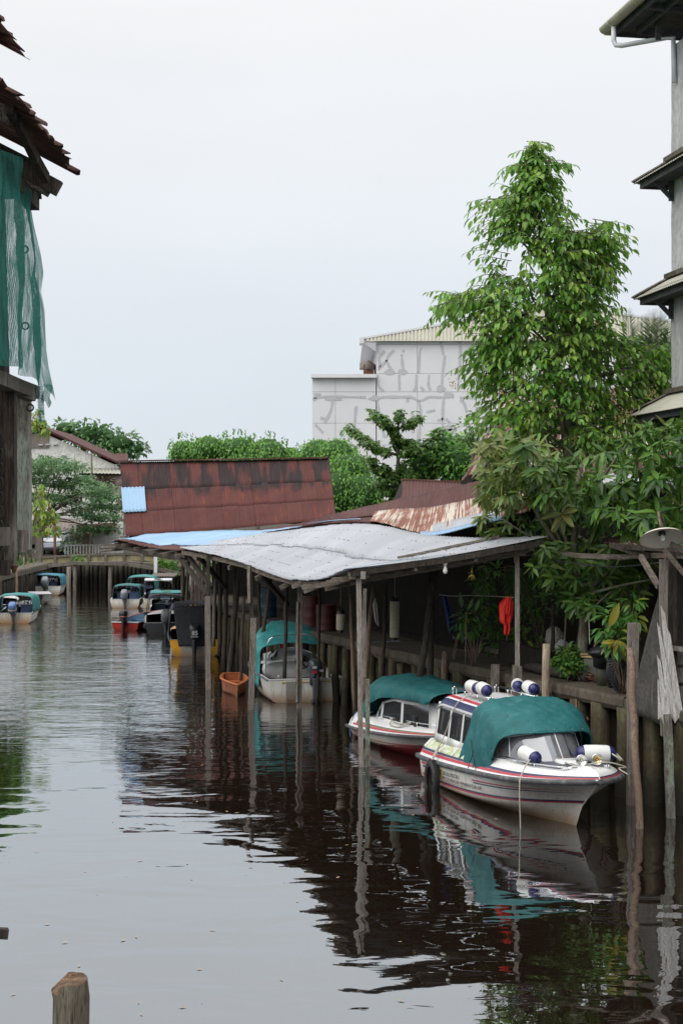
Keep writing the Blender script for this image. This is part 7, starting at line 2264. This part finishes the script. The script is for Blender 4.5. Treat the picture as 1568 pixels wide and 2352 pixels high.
# ---- mango tree over the walkway
mg = thing('mango_tree', 'broad mango tree with long drooping leaves hanging over the walkway and shed end', 'tree', W(1338, 1505, HW))
mb = MB()
m0 = P(1337, 1515, 28.9)
mt_ = [m0 + V((0, 0, -.5)), P(1337, 1480, 28.9), P(1340, 1420, 28.9), P(1335, 1370, 29.0), P(1318, 1300, 29.2), P(1320, 1200, 29.3), P(1330, 1080, 29.4)]
mb.tube(curve(mt_, 26), [lerp(.115, .05, i / 25) for i in range(26)], 10)
for a, b, r in ((3, (1230, 1130, 28.6), .05), (3, (1430, 1240, 28.2), .055), (4, (1180, 1040, 29.2), .045), (4, (1450, 1100, 29), .05), (5, (1250, 1000, 29.6), .04), (5, (1540, 1050, 28.6), .05), (2, (1400, 1360, 28.0), .04), (4, (1150, 1190, 28.6), .035), (5, (1500, 960, 29.4), .035), (3, (1500, 1330, 27.4), .04), (4, (1215, 1000, 30), .03)):
    limb(mb, mt_[a], P(*b), r, .014, 8, 8, .10)
part('trunk', mb, M['bark'], mg)
leaves = []
tplm = [leaf_tpl(.31, .07, .30, wide=.36), leaf_tpl(.28, .05, .45, wide=.36), leaf_tpl(.34, .09, .18, wide=.36)]
tops = [(1120, 1010), (1180, 1000), (1250, 1030), (1320, 1050), (1400, 1020), (1460, 985), (1568, 970), (1680, 960)]
bots = [(1105, 1225), (1150, 1235), (1230, 1250), (1280, 1330), (1300, 1400), (1380, 1420), (1420, 1390), (1480, 1330), (1500, 1250), (1568, 1245), (1680, 1245)]
nW = 0
while nW < 640:
    x = U(1105, 1680)
    t_, b_ = interp(tops, x), interp(bots, x)
    y = U(t_, b_)
    k = (y - t_) / (b_ - t_)
    inner = rnd.random()
    d = 28.5 + U(-1.5, 2.0) + (.8 if y > 1240 else 0) - (.4 if 1000 < y < 1200 else 0)
    if x < 1275 and y > 1150: d = U(29.8, 31.2)
    if y > 1255: d = U(28.4, 30.2)
    p = P(x, y, d)
    if noise.noise(p * .8) < -.30: continue
    nW += 1
    ax = V((U(-.8, .8) - (.3 if x < 1200 else 0), U(-.9, .15), U(-.4, .9))).normalized()
    nl = rnd.randint(5, 10)
    a0 = U(0, 6.28)
    x_, y_, z_ = frame(ax, V((0, 0, 1)) + rdir() * .2)
    young = max(0, min(1, (1300 - x) / 210 + rnd.gauss(0, .33))) if y < 1270 else max(0, rnd.gauss(.02, .15))
    if rnd.random() < .10: young = U(.4, .9)
    yt_ = young * (.9 if rnd.random() < .6 else .35)
    sz = U(.25, .40) * (.9 if x < 1250 else 1.0)
    for j in range(nl):
        a = a0 + j * 2.4
        open_ = U(.7, 1.25)
        ld = (ax * math.cos(open_) + (x_ * math.cos(a) + z_ * math.sin(a)) * math.sin(open_) + V((0, 0, -.50))).normalized()
        leaves.append((p + ax * (.05 * j / nl), ld, (ax + V((0, 0, .8))), sz * U(.8, 1.1), max(0, min(1, yt_ + U(-.12, .12)))))
for _ in range(85):
    x = U(1215, 1470)
    p = P(x, U(1245, 1400 if x > 1300 else 1330), U(27.9, 29.6))
    ax = V((U(-.5, .5), U(-.9, -.2), U(-.4, .5))).normalized()
    x_, y_, z_ = frame(ax, V((0, 0, 1)))
    for j in range(6):
        a = j * 2.4
        leaves.append((p, (ax * .4 + (x_ * math.cos(a) + z_ * math.sin(a)) * .9 + V((0, 0, -.6))).normalized(), ax + V((0, 0, .8)), U(.22, .34), max(0, rnd.gauss(.08, .2))))
plant_leaves(mg, leaves, tplm, M['leaf_mango'], 300)

# ---- shrubs in the shade and by the hut
def shrub(name, label, cat, base, pts, tpl, mat, size, nleaf, tint, stems=True, nobj=60, droop=.4, group=None, stem_mat='brown_pole', smat_r=.012):
    root = thing(name, label, cat, base)
    mb = MB()
    lv_ = []
    for (x, y, d, sp) in pts:
        c = P(x, y, d)
        if stems:
            limb(mb, V(base) + rdir() * .03, c, smat_r, smat_r * .4, 5, 5, .06)
        for _ in range(nleaf):
            o = rdir() * sp * U(.2, 1)
            o.z *= .8
            dr = (o.normalized() + V((0, -.35, -droop)) + rdir() * .3).normalized()
            lv_.append((c + o, dr, V((0, -.3, 1)) + rdir() * .4, size * U(.7, 1.15), max(0, min(1, rnd.gauss(tint, .2)))))
    if stems:
        part('stem', mb, M[stem_mat], root)
    plant_leaves(root, lv_, tpl, M[mat], nobj)
    return root
b_ = P(1430, 1545, 26.4); b_.z = HW
shrub('shrub', 'glossy leafy shrub with a few yellow leaves left of the slanting board', 'shrub', b_, [(1400, 1420, 26.3, .22), (1430, 1400, 26.5, .24), (1390, 1450, 26.2, .22), (1420, 1455, 26.2, .24), (1440, 1440, 26.4, .2), (1408, 1480, 26.1, .2), (1455, 1385, 26.3, .2), (1440, 1490, 26.3, .18), (1460, 1420, 26.2, .15)], [leaf_tpl(.36, .08, .25), leaf_tpl(.33, .05, .35)], 'leaf_shrub', .27, 17, .04, nobj=120)
yr = thing('yellow_leaf_sprig', 'sprig of yellow leaves at the foot of the glossy shrub', 'plant', b_ + V((-.1, -.2, 0)))
lv_ = [(P(1414 + U(-3, 3), 1472 + U(-3, 3), 25.9), V((math.cos(a), -.3, math.sin(a) - .25)).normalized(), V((0, -1, .5)), U(.22, .30), 1.0) for a in (2.9, 3.6, 5.4, 5.9, 4.4)]
lv_ += [(P(1398, 1440, 25.9), V((.35, -.2, .9)).normalized(), V((0, -1, .2)), .46, .8)]
plant_leaves(yr, lv_, [leaf_tpl(.34, .06, .15)], M['leaf_shrub'], 10)
part('stem', MB().tube([V(yr.location), P(1414, 1472, 25.95)], .010, 5), M['brown_pole'], yr)
b_ = P(1307, 1540, 28.6); b_.z = HW
shrub('green_bush', 'low bright green bush growing behind the log', 'bush', b_, [(x, y, d, .16) for x, y, d in ((1290, 1500, 28.5), (1310, 1495, 28.6), (1325, 1510, 28.5), (1285, 1520, 28.4), (1305, 1518, 28.3), (1322, 1530, 28.3), (1300, 1535, 28.3), (1333, 1536, 28.4))], [leaf_small(.75, .06, .15), leaf_small(.65, .1, .2)], 'leaf_shrub', .11, 60, .0, nobj=150)
b_ = P(1085, 1500, 31.2); b_.z = HW
shrub('pot_plant', 'dark leafy plant with upright shoots in the shade left of the red shirt', 'plant', b_, [(x, y, d, .22) for x, y, d in ((1095, 1330, 31.0), (1110, 1350, 31.2), (1085, 1400, 31), (1065, 1420, 31), (1100, 1420, 31.2), (1080, 1445, 31), (1120, 1440, 31.3), (1115, 1390, 31.3), (1060, 1440, 31), (1125, 1330, 31.4), (1140, 1310, 31.6), (1105, 1300, 31.2))], [leaf_tpl(.34, .08, .25), leaf_tpl(.40, .05, .2)], 'leaf_shrub', .20, 26, .02, nobj=90)
lv_ = []
for x, y, s_ in ((1056, 1392, .34), (1070, 1396, .26), (1085, 1399, .28)):
    lv_.append((P(x + 4, y + 5, 30.6), V((-.15 if x < 1060 else .4, -.1, 1)).normalized(), V((0, -1, 0)), s_, .1))
up = thing('upright_shoots', 'three bright upright leaves catching light at the dark plant top', 'plant', b_ + V((-.2, -.5, 0)))
plant_leaves(up, lv_, [leaf_tpl(.32, .06, .05)], M['leaf_shrub'], 5)
part('stem', MB().tube([V(up.location), P(1070, 1405, 30.6)], .01, 5), M['brown_pole'], up)
b_ = P(1235, 1500, 31.0); b_.z = HW
shrub('undergrowth', 'dark undergrowth behind the pale shed post and red shirt', 'plant', b_, [(x, y, d, .32) for x, y, d in ((1200, 1440, 31.5), (1225, 1420, 31.5), (1210, 1390, 31.8), (1195, 1475, 31.2), (1235, 1470, 31.4), (1150, 1470, 31.8), (1165, 1450, 32), (1240, 1400, 32), (1130, 1480, 31.6), (1225, 1350, 32), (1260, 1340, 31.5), (1285, 1380, 31)) ], [leaf_tpl(.34, .08, .25)], 'leaf_shrub', .22, 22, .0, nobj=60)
def frond(mb_l, base, tip, sag, n, ll, leafw, lv_, droop=.5, tint=.1, up=None):
    base, tip = V(base), V(tip)
    ln = (tip - base).length
    pts = [base.lerp(tip, i / n) + V((0, 0, sag * ln * math.sin(PI * i / n))) for i in range(n + 1)]
    mb_l.tube(pts, [lerp(.022, .004, i / n) for i in range(n + 1)], 5)
    for i in range(2, n + 1):
        t = (pts[i] - pts[i - 1]).normalized()
        side = t.cross(up or V((0, -.4, 1))).normalized()
        l_ = ll * math.sin(PI * (.15 + .8 * i / n)) + .05
        for s_ in (-1, 1):
            lv_.append((pts[i], (side * s_ * 1.0 + t * .75 + V((0, 0, -droop)) + rdir() * .08).normalized(), V((0, -.2, 1)), l_ * U(.85, 1.1), max(0, min(1, tint + U(-.1, .1)))))
narrow = leaf_small(.11, .02, .12)
pf = thing('palm_seedling', 'small palm with thin drooping fronds between the pale post and the mango', 'palm', P(1170, 1500, 30.8))
mb, lv_ = MB(), []
for tip, sg in (((1215, 1350, 30.2), .15), ((1222, 1385, 30.1), .12), ((1200, 1310, 30.6), .1), ((1195, 1400, 30), .15)):
    frond(mb, P(1160, 1300 + (tip[1] - 1300) * .2, 30.8), P(*tip), sg, 20, .42, .05, lv_, .55, .25)
mb.tube([P(1165, 1510, 31), P(1160, 1300, 30.8)], .03, 7)
part('stem', mb, M['brown_pole'], pf)
plant_leaves(pf, lv_, [narrow], M['leaf_palm'], 0, stuff='leaflets')
# tall palm beside the grey building
pm = thing('palm', 'palm with stiff upright fan of fronds behind the grey building', 'palm', (10.2, 47, 1.7))
mb, lv_ = MB(), []
mb.tube([V((9.9, 47, 1.5)), P(1500, 900, 47)], .16, 9)
for bx_, by_, tx, ty in ((1447, 900, 1441, 712), (1490, 900, 1478, 728), (1495, 900, 1494, 716), (1500, 900, 1510, 712), (1505, 900, 1522, 722), (1505, 905, 1480, 770), (1512, 905, 1540, 745), (1510, 905, 1552, 780), (1500, 910, 1465, 780), (1510, 910, 1560, 850), (1445, 905, 1447, 780)):
    frond(mb, P(bx_, by_, 47), P(tx, ty, 47 + U(-1, 1)), .02, 42, .60, .05, lv_, -.35, .1, up=V((U(-.6, .6), -1, .1)))
part('trunk', mb, M['bark'], pm)
plant_leaves(pm, lv_, [narrow], M['leaf_palm'], 0, stuff='leaflets')

# ---- background trees: crowns of many small leaves round limbs
def bushy_tree(name, label, cat, base, blobs, mat, size, dens, tint=.1, trunk_r=.2, core=.72, spike=0, limbs=True, trunk_top=None, group=None, vine=False, nobj=0):
    root = thing(name, label, cat, base, None, group)
    base = V(base)
    mb = MB()
    cs = []
    for (x, y, d, rx, rz, ry) in blobs:
        cs.append((P(x, y, d), rx / F * d, ry, rz / F * d))
    if limbs:
        topc = trunk_top if trunk_top is not None else sum((c[0] for c in cs), V()) / len(cs)
        mid = base.lerp(topc, .55)
        mb.tube(curve([base, mid + V((U(-.2, .2), U(-.2, .2), 0)), topc], 10), [lerp(trunk_r, trunk_r * .35, i / 9) for i in range(10)], 9)
        for c in cs:
            limb(mb, mid.lerp(topc, U(0, .8)), c[0], trunk_r * .4, trunk_r * .1, 6, 6, .08)
        part('trunk', mb, M['bark'], root)
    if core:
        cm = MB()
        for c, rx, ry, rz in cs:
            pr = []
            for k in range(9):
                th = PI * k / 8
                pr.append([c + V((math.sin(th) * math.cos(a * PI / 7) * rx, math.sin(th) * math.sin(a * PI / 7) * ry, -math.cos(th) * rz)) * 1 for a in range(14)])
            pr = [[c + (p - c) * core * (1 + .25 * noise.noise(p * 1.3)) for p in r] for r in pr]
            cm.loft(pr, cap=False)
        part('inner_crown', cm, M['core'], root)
    lv_ = []
    for c, rx, ry, rz in cs:
        area = 4 * PI * ((rx * ry) ** 1.6 / 3 + (rx * rz) ** 1.6 / 3 + (ry * rz) ** 1.6 / 3) ** (1 / 1.6)
        n_ = int(area * dens)
        for _ in range(n_):
            o = rdir()
            if o.y > .55: continue
            k = (U(.66, 1.0)) * (1 + .22 * noise.noise((c + o * 3) * 1.1) + .12 * noise.noise((c + V((o.x * rx, o.y * ry, o.z * rz))) * 2.7))
            p = c + V((o.x * rx, o.y * ry, o.z * rz)) * k
            if vine:
                dr = (V((o.x * .5, o.y * .5 - .2, -.75)) + rdir() * .5).normalized()
            else:
                dr = (o + V((0, 0, -.35)) + rdir() * .6).normalized()
            lv_.append((p, dr, V((0, -.3, 1)) + rdir() * .5, size * U(.65, 1.2), max(0, min(1, rnd.gauss(tint, .18)))))
    for _ in range(spike):
        c, rx, ry, rz = cs[rnd.randrange(len(cs))]
        a = U(-1, 1)
        s0 = c + V((a * rx * .9, U(-.4, .1) * ry, math.sqrt(max(0, 1 - a * a)) * rz * .96))
        for j in range(5):
            lv_.append((s0 + V((U(-.05, .05), 0, .07 * j)), (V((U(-.8, .8), U(-.5, .2), .8))).normalized(), rdir(), size * .8, tint))
    plant_leaves(root, lv_, [leaf_small(.62, .10, .2), leaf_small(.5, .14, .3)], M[mat], nobj)
    return root
def bl(x, y, d, rx, rz, ry=None): return (x, y, d, rx, rz, ry if ry else rx / F * d * .8)
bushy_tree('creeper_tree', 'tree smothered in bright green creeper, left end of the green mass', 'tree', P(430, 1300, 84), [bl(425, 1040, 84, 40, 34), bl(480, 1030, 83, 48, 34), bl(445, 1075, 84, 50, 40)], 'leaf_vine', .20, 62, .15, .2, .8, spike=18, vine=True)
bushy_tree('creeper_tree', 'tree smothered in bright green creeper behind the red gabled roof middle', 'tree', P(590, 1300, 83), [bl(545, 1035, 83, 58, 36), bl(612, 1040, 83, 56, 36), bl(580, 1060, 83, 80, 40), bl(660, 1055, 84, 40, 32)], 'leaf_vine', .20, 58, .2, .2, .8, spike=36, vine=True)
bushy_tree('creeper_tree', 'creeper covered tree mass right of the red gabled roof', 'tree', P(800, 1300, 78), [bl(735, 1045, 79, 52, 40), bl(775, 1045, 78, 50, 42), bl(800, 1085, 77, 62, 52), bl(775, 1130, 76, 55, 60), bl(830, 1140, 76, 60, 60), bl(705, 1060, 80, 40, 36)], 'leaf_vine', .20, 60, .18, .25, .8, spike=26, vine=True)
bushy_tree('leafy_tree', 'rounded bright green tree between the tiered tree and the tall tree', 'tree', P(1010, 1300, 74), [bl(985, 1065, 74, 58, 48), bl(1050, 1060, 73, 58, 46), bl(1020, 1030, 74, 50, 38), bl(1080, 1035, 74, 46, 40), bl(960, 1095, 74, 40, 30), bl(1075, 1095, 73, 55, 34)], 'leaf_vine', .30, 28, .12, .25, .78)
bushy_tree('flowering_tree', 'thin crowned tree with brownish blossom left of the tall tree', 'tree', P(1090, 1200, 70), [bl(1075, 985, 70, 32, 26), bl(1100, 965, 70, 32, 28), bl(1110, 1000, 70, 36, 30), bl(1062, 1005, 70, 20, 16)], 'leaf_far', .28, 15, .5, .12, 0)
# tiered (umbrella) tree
ta = thing('tiered_tree', 'dark tree with flat tiered branches in front of the pale warehouse', 'tree', P(912, 1300, 72))
mb, lv_ = MB(), []
mb.tube(curve([P(914, 1300, 72), P(908, 1150, 72), P(914, 1060, 72), P(914, 950, 72)], 14), [lerp(.2, .03, i / 13) for i in range(14)], 8)
tiers = [((914, 985), (850, 943), 20), ((914, 985), (965, 957), 18), ((914, 975), (918, 940), 9), ((914, 1000), (880, 960), 14), ((912, 1045), (798, 978), 30), ((912, 1045), (830, 1010), 22), ((914, 1050), (1012, 985), 32), ((914, 1050), (960, 1020), 18), ((914, 1025), (940, 1010), 12), ((914, 1030), (905, 990), 14),
         ((908, 1110), (850, 1050), 26), ((908, 1110), (880, 1070), 22), ((906, 1120), (925, 1065), 22), ((906, 1130), (950, 1090), 18), ((906, 1130), (870, 1110), 26), ((905, 1150), (900, 1120), 24), ((905, 1160), (880, 1160), 22), ((905, 1160), (920, 1150), 22)]
for a, b, n_ in tiers:
    dd = U(-1.2, 1.0)
    A_, B_ = P(a[0], a[1], 72), P(b[0], b[1], 72 + dd)
    pts = limb(mb, A_, B_, .07, .02, 6, 6, .03, .08)
    for j in range(n_ * 3):
        f = U(.28, 1.02)
        c = pts[min(6, int(f * 6))].lerp(pts[min(6, int(f * 6) + 1)], min(1, f * 6 % 1)) + V((rnd.gauss(0, .10), rnd.gauss(0, .45), rnd.gauss(0, .10)))
        for q in range(5):
            a_ = U(0, 6.28)
            lv_.append((c, V((math.cos(a_), math.sin(a_) * .8 - .2, U(-1.0, .35))).normalized(), V((0, -.3, 1)), U(.20, .34), max(0, rnd.gauss(0, .1)) if rnd.random() > .006 else 1))
part('trunk', mb, M['bark'], ta)
plant_leaves(ta, lv_, [leaf_small(.62, .1, .2)], M['leaf_mango'], 0)
# left far trees
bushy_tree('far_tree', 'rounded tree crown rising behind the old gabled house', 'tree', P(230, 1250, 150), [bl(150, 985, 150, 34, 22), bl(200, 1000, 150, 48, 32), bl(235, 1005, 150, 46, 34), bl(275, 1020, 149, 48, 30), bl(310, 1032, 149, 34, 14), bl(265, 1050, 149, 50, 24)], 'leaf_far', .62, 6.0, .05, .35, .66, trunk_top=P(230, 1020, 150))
rt_ = thing('rain_tree', 'spreading feathery rain tree on the left bank before the old house', 'tree', P(140, 1275, 106))
mb, lv_ = MB(), []
hub = P(100, 1192, 106)
mb.tube(curve([P(72, 1280, 106), P(80, 1235, 106), hub], 8), [.22, .2, .18, .17, .16, .15, .14, .13], 8)
rb_ = [(90, 1065), (120, 1060), (150, 1075), (75, 1100), (105, 1110), (145, 1115), (180, 1100), (205, 1110), (235, 1125), (190, 1135), (250, 1145), (225, 1160), (262, 1165), (160, 1150), (120, 1145), (90, 1140), (215, 1185), (250, 1190), (185, 1170), (165, 1070), (205, 1215), (240, 1215), (110, 1085), (60, 1080)]
for x, y in rb_:
    tip = P(x, y, 106 + U(-3, 3))
    limb(mb, hub + V((U(-.3, .3), 0, U(-.2, .3))), tip, .07, .015, 5, 7, .08, -.06)
    for _ in range(95):
        c = tip + V((rnd.gauss(0, .66), rnd.gauss(0, .8), rnd.gauss(0, .17)))
        for q in range(4):
            lv_.append((c + rdir() * .12, V((U(-1, 1), U(-1, .3), U(-.5, .3))).normalized(), V((0, -.2, 1)) + rdir() * .3, U(.22, .38), max(0, rnd.gauss(.05, .12))))
part('trunk', mb, M['bark'], rt_)
plant_leaves(rt_, lv_, [leaf_small(.5, .08, .1)], M['leaf_far'], 0)
def sapling(label, base, nodes, d):
    r = thing('young_tree', label, 'tree', base)
    mb, lv_ = MB(), []
    for i, (x, y) in enumerate(nodes):
        t = P(x, y, d + U(-.6, .6))
        limb(mb, V(base) if i == 0 else P(nodes[max(0, i - 2)][0], nodes[max(0, i - 2)][1], d), t, .05, .02, 5, 5, .05)
        for _ in range(13):
            a_ = U(0, 6.28)
            lv_.append((t + rdir() * .22, V((math.cos(a_), math.sin(a_) - .3, -.9)).normalized(), V((0, -.4, 1)) + rdir() * .3, U(.28, .46), max(0, min(1, rnd.gauss(.22, .3)))))
    part('stem', mb, M['brown_pole'], r)
    plant_leaves(r, lv_, [leaf_tpl(.45, .08, .25)], M['leaf_yellow'], 120)
# young trees
sapling('young yellow green tree beside the mossy post, lower left', P(72, 1290, 84), [(80, 1150), (85, 1125), (95, 1140), (78, 1175), (92, 1165), (105, 1180), (118, 1175), (85, 1200), (100, 1200), (122, 1195), (112, 1218), (90, 1222), (75, 1215), (130, 1185), (98, 1120), (110, 1150), (130, 1215)], 84)
sapling('upper sprays of yellow green leaves below the torn net', P(60, 1290, 80), [(76, 960), (88, 945), (95, 965), (80, 975), (104, 975), (110, 985), (72, 985), (98, 990)], 80)
bushy_tree('bank_tree', 'leafy tree on the left bank overhanging the water, hidden behind the wooden building', 'tree', (-16.0, 57, 1.7), [bl(18, 1150, 56, 44, 60, 1.5), bl(-30, 1130, 56, 60, 90, 1.8), bl(30, 1230, 56, 32, 50, 1.3), bl(-20, 1230, 56, 60, 60, 1.5), bl(-90, 1180, 55, 70, 90, 2)], 'leaf_vine', .3, 30, .2, .2, .8)
sh_ = bushy_tree('street_bush', 'soft green bush on the far road beside the parked car', 'bush', P(165, 1275, 109), [bl(165, 1235, 109, 22, 22), bl(180, 1215, 109, 16, 14), bl(160, 1255, 109, 20, 14)], 'leaf_far', .3, 16, .2, .08, 0)
# grass tufts on the left bank and ivy at the bridge
mb = MB()
for _ in range(1500):
    y = U(70, 96)
    x = interp(LEDGE, y) - U(.9, 5)
    h_ = U(.15, .45)
    a_ = U(0, 6.28)
    p = V((x, y, HW))
    s_ = V((math.cos(a_), math.sin(a_), 0)) * .05
    mb.add([p - s_, p + s_, p + V((U(-.15, .15), U(-.15, .15), h_))], [(0, 1, 2)])
solo('grass', mb, M['grass'], kind='stuff')
lv_ = []
iv = thing('ivy', 'tufts of green climber growing on the far bridge wall', 'plant', P(390, 1300, 94.6))
for (x, y) in ((386, 1300), (372, 1290), (400, 1310), (182, 1283), (395, 1295), (440, 1310)):
    for _ in range(60):
        lv_.append((P(x + rnd.gauss(0, 7), y + rnd.gauss(0, 5), 94.5), V((U(-1, 1), -.5, U(-1, .5))).normalized(), rdir(), U(.12, .25), U(0, .3)))
plant_leaves(iv, lv_, [leaf_small(.7, .1, .2)], M['leaf_vine'], 0)
# backdrop wood so the far ground does not end in bare horizon
lv_ = []
mb = MB()
for _ in range(70):
    p = W(U(20, 1300), 1500 + 850 * U(0, 1) ** 1.5, .012)
    a_ = U(0, 6.28)
    s_ = U(.01, .035)
    mb.add([p + V((math.cos(a_ + k) * s_ * q, math.sin(a_ + k) * s_ * q, 0)) for k, q in ((0, 1.6), (1.5, .6), (3.1, 1.5), (4.7, .6))], [(0, 1, 2, 3)])
solo('floating_debris', mb, M['tan_sandal'], kind='stuff')
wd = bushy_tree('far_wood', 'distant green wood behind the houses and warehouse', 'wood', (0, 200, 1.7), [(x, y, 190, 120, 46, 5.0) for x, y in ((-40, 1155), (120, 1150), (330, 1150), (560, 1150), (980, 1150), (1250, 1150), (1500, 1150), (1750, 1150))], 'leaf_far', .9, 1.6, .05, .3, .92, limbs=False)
for o in wd.children: o['kind'] = 'stuff'
wd['kind'] = 'stuff'
# greenery glimpsed under the shed beyond the posts
b_ = inl(66, 3.0)
bushy_tree('leafy_bush', 'bright green bush glimpsed through the posts under the shed', 'bush', b_, [bl(478, 1300, 70, 14, 22), bl(500, 1290, 70, 12, 16)], 'leaf_vine', .3, 22, .2, .05, .7)
